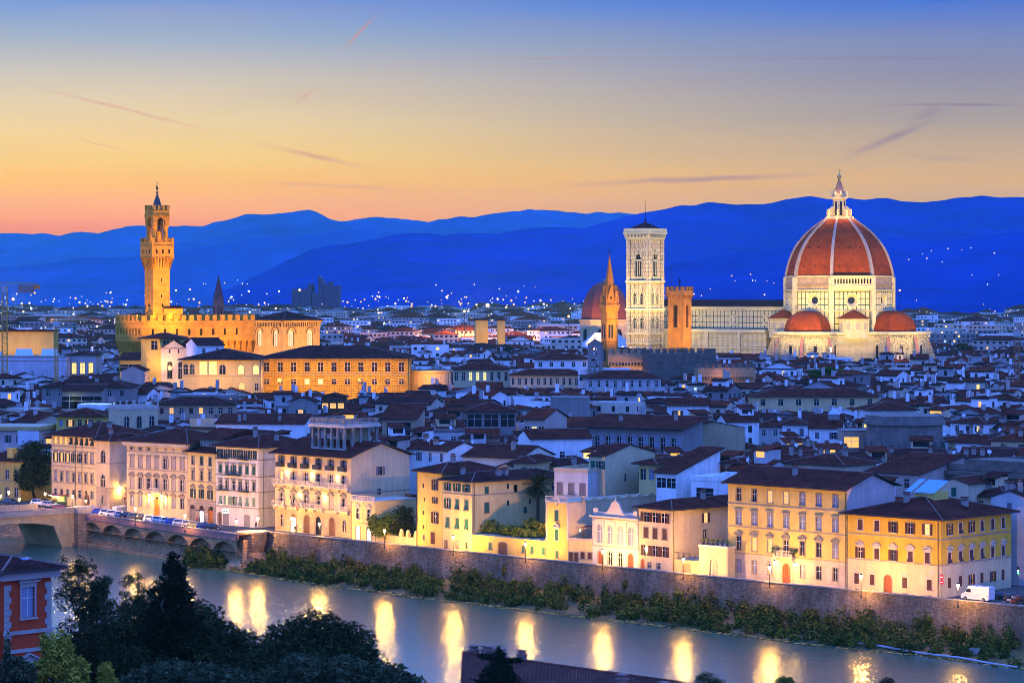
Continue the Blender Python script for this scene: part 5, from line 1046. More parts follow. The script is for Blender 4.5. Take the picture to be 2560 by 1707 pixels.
    mb = MB(); mb.box(-112.4, -23.2, -11.4, 11.4, 44.2, 45.3); mb.box(-112.2, -23.2, -11, 11, 43.4, 44.199); mb.build("cornice", MARB2, nv)
    mb = MB(); z0, z1 = 45.301, 48.8; mb.face([(-113, -11.6, z0), (-23, -11.6, z0), (-23, 0, z1), (-113, 0, z1)]); mb.face([(-23, 11.6, z0), (-113, 11.6, z0), (-113, 0, z1), (-23, 0, z1)]); mb.face([(-113, 11.6, z0), (-113, -11.6, z0), (-113, 0, z1)]); mb.build("nave_roof", ROOF3, nv)
    ASL = mat("aisle_marble", (.62, .53, .26), var=.15, brick=(1.5, 4.2, .10, (.07, .08, .04), 0, (.58, .48, .22)), lines=(.75, 8, .09, (.22, .2, .1), 0))
    mb = MB(); mb.box(-112, -30, -20.5, -10.51, 0, 32.4); mb.box(-112, -30, 10.51, 20.5, 0, 32.4); ai = mb.build("aisle", ASL, t)
    mb = MB(); mb.box(-112.3, -30, -21.6, -10.52, 32.4, 33.9); mb.box(-112.3, -30, -21.2, -20.501, 28.9, 29.4); mb.box(-112.3, -30, -21.2, -20.501, 24.2, 24.7); [mb.box(-112 + i * 1.0, -111.5 + i * 1.0, -21.3, -20.502, 31.6, 32.399) for i in range(82)]; mb.build("cornice", MARB2, ai)
    rg2, pn2 = ring(1.7, 2.7, .35)
    for x in (-36, -55.5, -75, -94.5): w = link("oculus", rg2, nv, (x, -10.75, 38.5)); link("pane", pn2, w)
    for x in (-46, -65.5, -85, -104): mb = MB(); mb.box(x - .9, x + .9, -21.4, -20.4, 0, 32.39); mb.build("buttress", MARB2, ai)
    mb = MB(); mb.box(-114, -112.01, -21, 21, 0, 36); mb.box(-114, -112.01, -11.5, 11.5, 36, 49); mb.build("facade", MPIN, t)
    M4 = t.matrix_basis
    W_ = (1, .68, .19)
    for l, a, p, s in (((45, -78, 28), (8, -12, 52), 330e3, 62), ((5, -92, 28), (-6, -20, 54), 300e3, 60), ((88, -30, 28), (24, 0, 50), 300e3, 60), ((-48, -80, 28), (-55, -10, 34), 130e3, 75), ((-90, -78, 28), (-85, -10, 34), 105e3, 70), ((20, -66, 29), (12, -30, 26), 44e3, 85), ((60, -50, 29), (30, -10, 26), 44e3, 85), ((-20, -66, 29), (-20, -20, 30), 20e3, 80), ((30, -80, 30), (4, -12, 62), 240e3, 34), ((-14, -88, 30), (-6, -14, 62), 220e3, 34), ((84, -34, 30), (14, -2, 62), 180e3, 34)):
        flood("cathedral_floodlight", M4 @ Vector(l), M4 @ Vector(a), p * MONO * .40, W_, s)
    for k in range(8): a = k * math.pi / 4 + A8; lamp("lantern_light", M4 @ Vector((8.2 * math.cos(a), 8.2 * math.sin(a), 91.5)), 1500, (1, .52, .07), None, .2)
    for k in range(4): a = k * math.pi / 2 + .3; lamp('crown_light', M4 @ Vector((6 * math.cos(a), 6 * math.sin(a), 103)), 900, (1, .55, .08), None, .2)
    HOUSE.append((C0.x - 62, C0.y + 40, math.cos(GA), math.sin(GA), 120, 30, 4)); HOUSE.append((164 - 45, 1307 - 48 * .3, 1, 0, 92, 90, 0))
    HOUSE.append((*(M4 @ Vector((-115, -22, 0)))[:2], math.cos(GA), math.sin(GA), 175, 44, 6))
def campanile():
    t = thing("bell_tower", "tall square marble bell tower with gothic windows and a dark mast on its flat roof", "bell tower", (68.7, 1345, 0), GA); s = 6.1
    holes = [(s - 1.9, s + 1.9, 60.6, 72.4, 1.3), (s - 3.1, s - 1.2, 46.2, 52.2, 1.3), (s + 1.2, s + 3.1, 46.2, 52.2, 1.3), (s - 3.1, s - 1.2, 33.9, 39.4, 1.3), (s + 1.2, s + 3.1, 33.9, 39.4, 1.3)]
    mb = MB(); dk = MB()
    for k in range(4):
        a = k * math.pi / 2; o = (-s * math.cos(a) + s * math.sin(a), -s * math.sin(a) - s * math.cos(a)); wall(mb, o, a, 2 * s, 0, 80, holes, 0, 1, dep=.9)
        for h in holes:
            w = h[1] - h[0]; f = MB(); f.face([(x, .85, z) for x, z in arcpts(w, h[3] - h[2], h[4])], 1)
            n = 2 if w > 3 else 1
            for i in range(n): x = -w / 2 + w * (i + 1) / (n + 1); f.box(x - .14, x + .14, .2, .5, 0, (h[3] - h[2]) * .7)
            f.box(-w / 2, w / 2, .2, .5, (h[3] - h[2]) * .69, (h[3] - h[2]) * .75)
            q = w / 2 + .5; hh = h[3] - h[2]      # pointed gable over it
            for sg in (-1, 1):
                f.face([(sg * q, -.3, hh * .72), (sg * (q - .45), -.3, hh * .72), (0, -.3, hh + w * .75), (0, -.3, hh + w * .75 + .7)][::sg]); f.face([(sg * q, -.3, hh * .72), (0, -.3, hh + w * .75 + .7), (0, .02, hh + w * .75 + .7), (sg * q, .02, hh * .72)])
            f.box(-q, q, -.4, .05, -.5, -.05)
            cx = (h[0] + h[1]) / 2; f.build("window", [MARB2, DARK], t, (o[0] + cx * math.cos(a), o[1] + cx * math.sin(a), h[2]), a)
    mb.build("shaft", [MPIN, MARB2], t)
    for x in (-s, s):
        for y in (-s, s): m_ = MB(); m_.lathe([(1.35, 0), (1.35, 80)], 8, (x, y), rot=math.pi / 8, cap=False); m_.build("corner_buttress", MPIN, t)
    m_ = MB(); e = s + .5
    for z0, z1 in ((57.6, 58.6), (43.4, 44.4), (31, 31.9), (26.2, 26.9)): m_.box(-e - .9, e + .9, -e - .9, e + .9, z0, z1)
    m_.build("cornice", MARB2, t); m_ = MB()
    for z0, z1, q in ((79.8, 80.8, 1.2), (82.6, 83.5, 2.1), (83.501, 85.4, 1.9)): m_.box(-s - q, s + q, -s - q, s + q, z0, z1)
    for k in range(4):
        a = k * math.pi / 2
        for i in range(17): x = -s - 1 + i * (2 * s + 2) / 16; m_.obox((x * math.cos(a) + (s + .9) * math.sin(a), x * math.sin(a) - (s + .9) * math.cos(a)), a, .35, 1.9, 80.801, 82.599)
    m_.box(-s - .3, s + .3, -s - .3, s + .3, 80.8, 82.6); m_.build("gallery", MARB2, t)
    m_ = MB(); m_.lathe([(s * 1.35, 85.5), (.5, 88.6), (.3, 90.5)], 4, rot=math.pi / 4); m_.build("roof", ROOF3, t); m_ = MB(); m_.tube((0, 0, 88), (0, 0, 99.8), .22, .1); m_.build("mast", IRON, t)
    M4 = t.matrix_basis; c = (1, .76, .28)
    for l, a, p in (((-8, -48, 28), (0, 0, 47), 66e3), ((48, -8, 28), (0, 0, 47), 66e3), ((-6, -52, 26), (0, 0, 78), 330e3), ((52, -6, 26), (0, 0, 78), 330e3)): flood("bell_tower_floodlight", M4 @ Vector(l), M4 @ Vector(a), p * MONO * .52, c, 70)
    HOUSE.append((54, 1330, 1, 0, 30, 30, 3))
def merlons(mb, x0, x1, y0, y1, z, h, w=1.3, gap=1.0, th=.6, m=0):
    for (ax_, a, b, c) in (('x', x0, x1, y0), ('x', x0, x1, y1 - th), ('y', y0, y1, x0), ('y', y0, y1, x1 - th)):
        n = max(2, int((b - a + gap) / (w + gap))); st = (b - a - n * w) / max(1, n - 1)
        for i in range(n):
            p = a + i * (w + st)
            if ax_ == 'x': mb.box(p, p + w, c, c + th, z, z + h, m)
            elif 0 < i < n - 1: mb.box(c, c + th, p, p + w, z, z + h, m)
def corbels(mb, x0, x1, y0, y1, x2, x3, y2, y3, z0, z1, n, m=0, th=.45):
    """tapering brackets from the inner square (x0..y1) out to the outer one (x2..y3)"""
    for k in range(n + 1):
        s = k / n
        for (p, q) in ((((x0 + (x1 - x0) * s), y0), ((x2 + (x3 - x2) * s), y2)), (((x0 + (x1 - x0) * s), y1), ((x2 + (x3 - x2) * s), y3)), ((x0, (y0 + (y1 - y0) * s)), (x2, (y2 + (y3 - y2) * s))), ((x1, (y0 + (y1 - y0) * s)), (x3, (y2 + (y3 - y2) * s)))):
            p, q = Vector((*p, 0)), Vector((*q, 0)); d = (q - p).normalized(); t = Vector((-d.y, d.x, 0)) * th / 2; zz = Vector((0, 0, 1))
            a = [p - t + zz * z0, p + t + zz * z0, q + t + zz * z1, q - t + zz * z1]; mb.face(a[::-1], m); mb.face([p - t + zz * z0, q - t + zz * z1, p - t + zz * z1], m); mb.face([p + t + zz * z0, p + t + zz * z1, q + t + zz * z1], m)
PVS = mat("town_hall_stone", (.54, .29, .018), var=.28, stain=.15, brick=(.9, .45, .035, (.30, .16, .015), .5, (.60, .33, .025)), bump=.35)
def town_hall():
    L, Dp = 49, 22; an = rad(35.5); t = thing("town_hall", "golden battlemented palace with a tall slender crenellated tower rising over one corner", "palace", (-139.7, 985, 0), an)
    mb = MB(); mb.box(1.6, L, 1.6, Dp, 0, 34.5); mb.build("wall", PVS, t)
    g = MB(); hl = [(4 + i * 5.2, 5 + i * 5.2, 36.6, 39.2, 1) for i in range(8)]
    wall(g, (0, 0), 0, L, 34.2, 42.2, hl, 0, 1, dep=.8); wall(g, (L, 0), math.pi / 2, Dp, 34.2, 42.2, (), 0, 1); wall(g, (L, Dp), math.pi, L, 34.2, 42.2, (), 0, 1); wall(g, (0, Dp), -math.pi / 2, Dp, 34.2, 42.2, [(1.5 + i * 2.5, 2.5 + i * 2.5, 36.8, 39.6, 1) for i in range(8)], 0, 1, dep=.8)
    g.box(-.15, L + .1, -.15, Dp, 40.9, 41.2); g.face([(0, 0, 42), (L, 0, 42), (L, Dp, 42), (0, Dp, 42)], 0); g.build("gallery", [PVS, PVS], t)
    g = MB(); g.box(.9, L - .5, .9, Dp - .5, 36.4, 40); g.build("window", DARK, t)
    g = MB(); merlons(g, 0, L, 0, Dp, 42.2, 2.1, 1.9, 1.4, .7); g.build("battlement", PVS, t)
    g = MB(); corbels(g, 1.6, L, 1.6, Dp, 0, L, 0, Dp, 29.6, 34.2, 18, th=.7); g.build("corbel", PVS, t)
    # the tower
    cx, cy = 9.0, 5.0; tw = thing("tower", None, None); tw.parent = t; tw.location = (cx, cy, 0)
    s, e, c = 3.5, 4.7, 3.38
    g = MB()
    for k in range(4):
        a = k * math.pi / 2; o = (-s * math.cos(a) + s * math.sin(a), -s * math.sin(a) - s * math.cos(a)); wall(g, o, a, 2 * s, 34, 62, [(3.2, 3.7, 57, 58.2), (3.2, 3.7, 51, 52.2), (3.5, 4.1, 47.5, 48.6)] if k in (0, 3) else (), 0, 1, dep=.6)
    g.build("shaft", [PVS, DARK], tw); g = MB(); g.box(-s + .61, s - .61, -s + .61, s - .61, 40, 61); g.build("window", DARK, tw)
    g = MB(); corbels(g, -s, s, -s, s, -e, e, -e, e, 61.4, 66.2, 7, th=.5); g.box(-s + .02, s - .02, -s + .02, s - .02, 61.5, 66.2); g.build("corbel", PVS, tw)
    g = MB()
    for k in range(4):
        a = k * math.pi / 2; o = (-e * math.cos(a) + e * math.sin(a), -e * math.sin(a) - e * math.cos(a)); wall(g, o, a, 2 * e, 66.2, 71.9, [(1.7, 2.4, 67.8, 69.3), (4.3, 5.0, 67.8, 69.3), (7.0, 7.7, 67.8, 69.3)], 0, 1, dep=.5)
    g.box(-e - .12, e + .12, -e - .12, e + .12, 66.1, 66.35); g.box(-e - .12, e + .12, -e - .12, e + .12, 70.6, 70.85); g.face([(-e, -e, 71.3), (e, -e, 71.3), (e, e, 71.3), (-e, e, 71.3)]); g.face([(-e, -e, 66.2), (-e, e, 66.2), (e, e, 66.2), (e, -e, 66.2)]); g.build("gallery", [PVS, DARK], tw)
    g = MB(); merlons(g, -e, e, -e, e, 71.9, 1.8, 1.2, .9, .5); g.build("battlement", PVS, tw)
    for x in (-1, 1):
        for y in (-1, 1): g = MB(); g.lathe([(1.05, 71.4), (1.0, 77.4), (1.25, 77.8), (1.25, 78.6)], 10, (x * (c - 1.1), y * (c - 1.1))); g.build("column", PVS, tw)
    g = MB()
    for k in range(4):
        a = k * math.pi / 2; o = (-c * math.cos(a) + c * math.sin(a), -c * math.sin(a) - c * math.cos(a)); wall(g, o, a, 2 * c, 78.6, 84.3, [(c - 1.6, c + 1.6, 78.6, 81.4, 1)], 0, 0, dep=1.2)
    g.box(-c - .25, c + .25, -c - .25, c + .25, 82.2, 82.6); g.box(-c - .1, c + .1, -c - .1, c + .1, 83.9, 84.15); g.face([(-c, -c, 84), (c, -c, 84), (c, c, 84), (-c, c, 84)]); g.face([(-c, -c, 81.6), (-c, c, 81.6), (c, c, 81.6), (c, -c, 81.6)]); g.build("crown", PVS, tw)
    for k in range(4): a = k * math.pi / 2; g = MB(); [g.obox((x * math.cos(a) + (c + .15) * math.sin(a), x * math.sin(a) - (c + .15) * math.cos(a)), a, .35, .5, 81.6, 82.199) for x in [-3 + i * .75 for i in range(9)]]; g.build("corbel", PVS, tw)
    g = MB(); merlons(g, -c - .1, c + .1, -c - .1, c + .1, 84.3, 1.8, 1.1, .8, .45); g.build("battlement", PVS, tw)
    bz = mat("bronze", (.12, .08, .04), rough=.4, metal=.6)
    for x, y, r in ((0, 0, 1.0), (1.3, .8, .7), (-1.4, .4, .6)): g = MB(); g.lathe([(r, 77.2 - r), (r * .8, 77.6 - r * .4), (r * .5, 78 + r * .3), (.1, 78.2 + r * .4)], 12, (x, y)); g.build("bell", bz, tw)
    g = MB(); g.lathe([(2.0, 84.2), (1.7, 86), (1.1, 88), (.25, 90.4)], 4, rot=math.pi / 4); g.build("roof", mat("lead_roof", (.10, .08, .07), var=.2), tw)
    for x in (-1, 1):
        for y in (-1, 1): g = MB(); g.lathe([(.22, 84.01), (.22, 86.2)], 6, (x * 1.9, y * 1.9)); g.build("column", PVS, tw)
    g = MB(); g.ball((0, 0, 90.9), .5); g.tube((0, 0, 91), (0, 0, 95), .08); g.box(-.5, .3, -.06, .06, 92.3, 92.9); g.box(-.55, -.2, -.06, .06, 92.9, 93.8); g.box(.2, .32, -.06, .06, 91.8, 92.35); g.box(-.4, -.25, -.06, .06, 91.7, 92.35); g.box(.3, .7, -.05, .05, 92.7, 92.85); g.box(-.2, .2, -.05, .05, 94.6, 94.9); g.build("weather_vane", IRON, tw)
    g = MB(); g.box(0, 8, 0, 5, 42, 47); g.build("stair_house", PVS, t, (9.8, .8, 0)); g = MB(); g.face([(-.3, -.4, 47), (8.3, -.4, 47), (8.3, 2.5, 48), (-.3, 2.5, 48)]); g.face([(-.3, 2.5, 48), (8.3, 2.5, 48), (8.3, 5.4, 47), (-.3, 5.4, 47)]); g.box(-.3, 8.3, -.4, 5.4, 46.8, 46.99); g.build("stair_roof", ROOF2, t, (9.8, .8, 0))
    M4 = t.matrix_basis; G = (1, .37, .015)
    for l, a, p, s_ in (((10, -30, 26), (8, 5, 56), 150e3, 60), ((-26, 2, 26), (5, 5, 58), 60e3, 60), ((28, -26, 25), (26, 0, 40), 60e3, 95), ((14, -26, 33), (9, 5, 76), 110e3, 44), ((-16, 8, 14), (0, 10, 36), 9e3, 110), ((46, -24, 25), (46, 0, 40), 26e3, 95)): flood("palace_floodlight", M4 @ Vector(l), M4 @ Vector(a), p * MONO, G, s_)
    for x, y in ((5.5, -1.5), (12.5, -1.5), (-1, 4)): lamp("battlement_light", M4 @ Vector((9 + (x - 9) * .9, 5 + (y - 5) * .9, 44.5)), 900, G, None, .3)
    lamp("belfry_light", M4 @ Vector((9, 5, 73)), 1600, G, None, .3); lamp("crown_light", M4 @ Vector((9, 5, 84.8)), 500, G, None, .2)
    HOUSE.append((-139.7, 985, math.cos(an), math.sin(an), 48, 24, 3))
BRK = mat("tower_brick", (.5, .2, .015), var=.3, stain=.2, brick=(.6, .25, .03, (.3, .12, .025), .5, (.50, .21, .04)))
def bargello():
    an = rad(-32); t = thing("brick_tower", "square orange-lit brick tower with square battlements and a tall belfry arch", "tower", (Q(1699, 800, 1003).x, 1003, 0), an); s = 3.35
    g = MB()
    for k in range(4): a = k * math.pi / 2; o = (-s * math.cos(a) + s * math.sin(a), -s * math.sin(a) - s * math.cos(a)); wall(g, o, a, 2 * s, 0, 51.5, [(s - .85, s + .85, 39.5, 48.2, 1)], 0, 0, dep=.9)
    g.build("shaft", BRK, t); g = MB(); g.box(-s + .9, s - .9, -s + .9, s - .9, 37, 50); g.build("belfry", DARK, t)
    g = MB(); e = s + .55; corbels(g, -s, s, -s, s, -e, e, -e, e, 50.2, 51.8, 7, th=.4); g.box(-e, e, -e, e, 51.8, 53.6); g.build("gallery", BRK, t); g = MB(); merlons(g, -e, e, -e, e, 53.6, 1.6, 1.1, .75, .5); g.build("battlement", BRK, t)
    g = MB(); g.tube((-2.3, -2, 53), (-2.3, -2, 64.5), .09); g.tube((2, 1.5, 53), (2, 1.5, 58), .06); g.box(-.2, .2, -.1, .1, 55, 58.4); g.box(-.35, .35, -.12, .12, 56.6, 57.6); g.build("mast", IRON, t)
    M4 = t.matrix_basis; c = (1, .58, .05)
    flood("tower_floodlight", M4 @ Vector((-4, -24, 33)), M4 @ Vector((0, 0, 44)), 46e3, c, 80); flood("tower_floodlight", M4 @ Vector((24, -3, 33)), M4 @ Vector((0, 0, 44)), 60e3, c, 80)
    HOUSE.append((t.location.x - 5, 998, 1, 0, 10, 10, 1))
    # battlemented palace in front of it
    o = Q(1622, 900, 975); p2 = thing("castle", "dark battlemented stone palace in front of the orange brick tower", "palace", (o.x, 975, 0), rad(12)); W, D = 26, 20; H = 30
    CST = mat("unlit_castle_stone", (.16, .12, .09), var=.3, stain=.3, brick=(.9, .45, .04, (.1, .07, .05), .5, (.19, .14, .10)))  # darker copy of the castle stone, lack of light put into its colour
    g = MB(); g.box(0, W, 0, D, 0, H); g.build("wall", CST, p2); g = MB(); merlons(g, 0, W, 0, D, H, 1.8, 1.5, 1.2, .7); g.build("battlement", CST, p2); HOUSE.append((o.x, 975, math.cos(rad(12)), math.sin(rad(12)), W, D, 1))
    o = Q(1520, 900, 985); p3 = thing("castle_wing", "warm-lit battlemented wing with a corbelled arcade, left of the dark battlemented palace", "palace", (o.x, 985, 0), rad(-6)); W, D, H = 15.2, 12, 29.6
    cs2 = mat("lit_castle_stone", (.40, .25, .12), var=.3, stain=.25, brick=(.9, .45, .04, (.24, .15, .07), .5, (.45, .28, .14)))  # paler warm copy of the castle stone, lamplight put into its colour
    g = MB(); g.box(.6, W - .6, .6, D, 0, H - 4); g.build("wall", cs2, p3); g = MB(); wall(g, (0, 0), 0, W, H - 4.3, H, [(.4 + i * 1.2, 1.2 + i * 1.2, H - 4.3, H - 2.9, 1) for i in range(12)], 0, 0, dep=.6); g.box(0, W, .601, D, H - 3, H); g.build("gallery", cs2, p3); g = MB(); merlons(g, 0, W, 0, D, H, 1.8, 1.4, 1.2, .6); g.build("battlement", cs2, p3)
    flood("castle_floodlight", p3.matrix_basis @ Vector((12, -16, 17)), p3.matrix_basis @ Vector((9, 0, 27)), 22000, (1, .5, .15), 90); HOUSE.append((o.x, 985, 1, 0, 16, 12, 1))
    o = Q(1745, 930, 930); p4 = thing("castle_wall", "low battlemented brick wall with a row of small corbel arches below the dark castle", "wall", (o.x, 930, 0), rad(8)); W, H = 21, 26
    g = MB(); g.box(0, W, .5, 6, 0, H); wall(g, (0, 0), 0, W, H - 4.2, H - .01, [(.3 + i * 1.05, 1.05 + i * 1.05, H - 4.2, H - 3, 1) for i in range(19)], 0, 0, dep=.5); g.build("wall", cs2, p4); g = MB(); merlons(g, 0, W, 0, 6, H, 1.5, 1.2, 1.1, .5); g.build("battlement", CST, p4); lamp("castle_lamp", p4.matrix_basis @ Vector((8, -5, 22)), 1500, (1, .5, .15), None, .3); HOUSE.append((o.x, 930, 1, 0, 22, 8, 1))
def badia():
    t = thing("hexagonal_bell_tower", "slim hexagonal orange bell tower with twin windows and a sharp stone spire", "bell tower", (Q(1524, 800, 1015).x, 1015, 0), rad(8)); r = 3.3
    g = MB(); g.lathe([(r, 0), (r, 45.4), (r + .35, 46.2), (r + .7, 47.6), (r + .7, 48.4)], 6); g.build("shaft", BRK, t)
    sp = mat("spire_stone", (.52, .19, .012), var=.3, brick=(.7, .4, .03, (.3, .11, .02), .5, (.5, .2, .035)))
    g = MB(); g.lathe([(r * .92, 48.4), (r * .85, 49.5), (.12, 67.4)], 6); g.build("spire", sp, t); g = MB(); g.tube((0, 0, 67), (0, 0, 70), .07); g.ball((0, 0, 68.4), .42); g.build("finial", IRON, t)
    for k in range(6):
        a = k * math.pi / 3 + math.pi / 6; ap_ = r * math.cos(math.pi / 6)
        g = MB(); q = 1.35; g.face([(-q, -.2, 48.4), (q, -.2, 48.4), (q, -.2, 50.5), (0, -.2, 55.6), (-q, -.2, 50.5)]); g.face([(-q, -.2, 50.5), (0, -.2, 55.6), (0, 2.2, 55.6), (-q, 1, 50.5)]); g.face([(q, -.2, 50.5), (q, 1, 50.5), (0, 2.2, 55.6), (0, -.2, 55.6)]); g.face([(x * .5, -.22, 50.8 + z * .5) for x, z in [(math.cos(i * .785), math.sin(i * .785)) for i in range(8)]], 1); g.build("gable", [sp, DARK], t, (ap_ * math.cos(a), ap_ * math.sin(a), 0), a + math.pi / 2)
        for z, h in ((35.2, 5.2), (26.3, 4.4)):
            g = MB()
            for s in (-1, 1): g.face([(x + s * .55, -.06, zz + z) for x, zz in arcpts(.85, h, 1)], 1)
            g.box(-.1, .1, -.12, 0, z, z + h - .5); g.build("window", [WT, DARK], t, (ap_ * math.cos(a), ap_ * math.sin(a), 0), a + math.pi / 2)
        g = MB(); g.lathe([(.35, 48.4), (.3, 51), (.05, 53.5)], 5, (r * 1.02 * math.cos(k * math.pi / 3), r * 1.02 * math.sin(k * math.pi / 3))); g.build("pinnacle", sp, t)
    g = MB()
    for z in (33.6, 24.6, 42.2): g.lathe([(r + .02, z), (r + .22, z + .1), (r + .22, z + .4), (r + .02, z + .5)], 6, cap=False)
    g.build("string_course", BRK, t)
    M4 = t.matrix_basis; c = (1, .58, .05); flood("spire_floodlight", M4 @ Vector((2, -24, 33)), M4 @ Vector((0, 0, 50)), 72e3, c, 85); flood("spire_floodlight", M4 @ Vector((18, -12, 34)), M4 @ Vector((0, 0, 54)), 40e3, c, 85); HOUSE.append((t.location.x - 4, 1010, 1, 0, 8, 9, 1))
def chapel():
    t = thing("domed_chapel", "dark red ribbed dome on a yellow-lit octagon, half hidden by the hexagonal spire", "chapel", (Q(1513, 800, 1664).x, 1664, 0), rad(10)); g = MB(); g.lathe([(16.5, 0), (16.5, 33.5), (17.2, 34), (17.2, 35)], 8); ye = plaster("chapel_yellow", (.55, .40, .18)); g.build("drum", ye, t)
    g = MB(); g.lathe([(15.6 * math.cos(i * math.pi / 18) ** .85, 35 + 24 * math.sin(i * math.pi / 18)) for i in range(9)] + [(1.8, 58.8)], 8); d = g.build("dome", mat("old_red_tiles", (.22, .055, .03), var=.35, sc=.1), t); g = MB(); g.lathe([(1.8, 58.8), (1.8, 60.2), (.4, 61)], 8); g.build("lantern", STONE, d)
    for k in range(8):
        a = (k + .5) * math.pi / 4; ap_ = 16.5 * math.cos(math.pi / 8); g = MB(); g.face([(x, -.1, z + 20) for x, z in arcpts(4.2, 9, 1)], 1)
        for s in (-1, 1): g.box(s * 2.5 - .4, s * 2.5 + .4, -.4, 0, 19, 27)
        g.box(-3.2, 3.2, -.5, 0, 29.4, 30.2); g.build("window", [WT, DARK], t, (ap_ * math.cos(a), ap_ * math.sin(a), 0), a + math.pi / 2)
    g = MB(); g.box(-22, 12, -34, -17, 0, 17); g.build("nave", WHITE, t); g = MB(); z0 = 17.01; g.face([(-23, -35, z0), (13, -35, z0), (2, -25, 27), (-12, -25, 27)]); g.face([(13, -35, z0), (13, -17, z0), (2, -25, 27)]); g.face([(13, -17, z0), (-23, -17, z0), (-12, -25, 27), (2, -25, 27)]); g.face([(-23, -17, z0), (-23, -35, z0), (-12, -25, 27)]); g.build("pale_roof", mat("pale_lead_roof", (.42, .44, .5), var=.15), t)
    M4 = t.matrix_basis; flood("chapel_floodlight", M4 @ Vector((-14, -45, 20)), M4 @ Vector((-8, 0, 30)), 150e3, (1, .52, .1), 70); flood("chapel_floodlight", M4 @ Vector((25, -40, 28)), M4 @ Vector((5, 0, 45)), 60e3, (1, .5, .12), 70); HOUSE.append((t.location.x - 25, 1625, 1, 0, 50, 60, 2))
def far_spire():
    t = thing("brick_spire", "dark brick bell tower with a tall pointed pyramid spire behind the town hall", "bell tower", (Q(546, 800, 1806).x, 1806, 0), rad(25)); s = 3.0; g = MB(); bk = mat("dark_brick", (.22, .09, .06), var=.3)
    for k in range(4): a = k * math.pi / 2; o = (-s * math.cos(a) + s * math.sin(a), -s * math.sin(a) - s * math.cos(a)); wall(g, o, a, 2 * s, 0, 45, [(1.4, 2.6, 36, 42, 1), (3.4, 4.6, 36, 42, 1), (1.4, 2.6, 26, 31, 1), (3.4, 4.6, 26, 31, 1)], 0, 1, dep=.6)
    g.build("shaft", [bk, DARK], t); g = MB(); g.box(-2.3, 2.3, -2.3, 2.3, 20, 44); g.build("belfry", mat("belfry_inside", (.25, .10, .05)), t); g = MB(); g.lathe([(s * 1.42, 46.6), (.15, 64)], 4, rot=math.pi / 4); g.build("spire", mat("spire_tiles", (.14, .05, .045), var=.3), t)
    for k in range(4): a = k * math.pi / 2; g = MB(); g.face([(-s, 0, 45), (s, 0, 45), (0, 0, 50.5)]); g.face([(0, 0, 50.5), (s, 0, 45), (0, 2.4, 50.5)]); g.face([(-s, 0, 45), (0, 0, 50.5), (0, 2.4, 50.5)]); g.build("gable", bk, t, ((s + .02) * math.sin(a), -(s + .02) * math.cos(a), 0), a)
    lamp("belfry_glow", (t.location.x - 8, 1790, 30), 4000, (1, .45, .15), None, .5)
def guild_church():
    c = Q(708, 790, 1150); an = rad(45); t = thing("guild_church", "cubic brown stone church with arched traceried windows, a bracketed cornice and a low roof", "church", (c.x, 1150, 0), an); W = 21.2; H = 40.2
    st = mat("church_brown_stone", (.46, .27, .06), var=.3, stain=.2, brick=(.9, .45, .03, (.28, .17, .05), .5, (.48, .29, .08))); g = MB(); hs = [(3.0, 6.4, 29, 36.4, 1.15), (14, 17.4, 29, 36.4, 1.15)]
    for o, a in (((0, 0), 0), ((W, 0), math.pi / 2), ((W, W), math.pi), ((0, W), -math.pi / 2)):
        wall(g, o, a, W, 0, H, hs, 0, 0, dep=.8)
        for h in hs:
            f = MB(); w = 3.4; f.face([(x, .75, z) for x, z in arcpts(w, 7.4, 1.15)], 1)
            for x in (-.55, .55): f.box(x - .1, x + .1, .55, .72, 0, 5.4)
            for i in range(10):
                u0, u1 = math.pi * i / 10, math.pi * (i + 1) / 10; r0, r1 = 2.5, 2.9; f.face([(r0 * math.cos(u0), -.2, 5.2 + 1.25 * r0 * math.sin(u0)), (r0 * math.cos(u1), -.2, 5.2 + 1.25 * r0 * math.sin(u1)), (r1 * math.cos(u1), -.2, 5.2 + 1.25 * r1 * math.sin(u1)), (r1 * math.cos(u0), -.2, 5.2 + 1.25 * r1 * math.sin(u0))], 2)
            cx = (h[0] + h[1]) / 2; f.build("window", [WT, mat("lit_tracery_glass", (.3, .25, .15), var=0, emit=.55, ecol=(1, .8, .4)), mat("dark_arch_moulding", (.12, .08, .04))], t, (o[0] + cx * math.cos(a), o[1] + cx * math.sin(a), 29), a)
        f = MB(); [f.box(.3 + i * 1.1, .75 + i * 1.1, -.9, 0, 37.6, 39.4) for i in range(18)]; f.box(-1, W + .999, -1.0, 0, 39.4, 40.3); f.build("corbel_table", st, t, (o[0], o[1], 0), a)
    g.build("wall", st, t); roof_on(t, W, W, H + .15, ('hip', 17, 1.8, ROOF3)); M4 = t.matrix_basis; flood("church_floodlight", M4 @ Vector((10, -26, 28)), M4 @ Vector((10, 0, 33)), 95e3, (1, .5, .05), 95); flood("church_floodlight", M4 @ Vector((-28, 12, 28)), M4 @ Vector((0, 10, 33)), 95e3, (1, .5, .05), 95); HOUSE.append((c.x - 15, 1148, 1, 0, 30, 32, 1))
cathedral(); campanile(); town_hall(); bargello(); badia(); chapel(); far_spire(); guild_church()
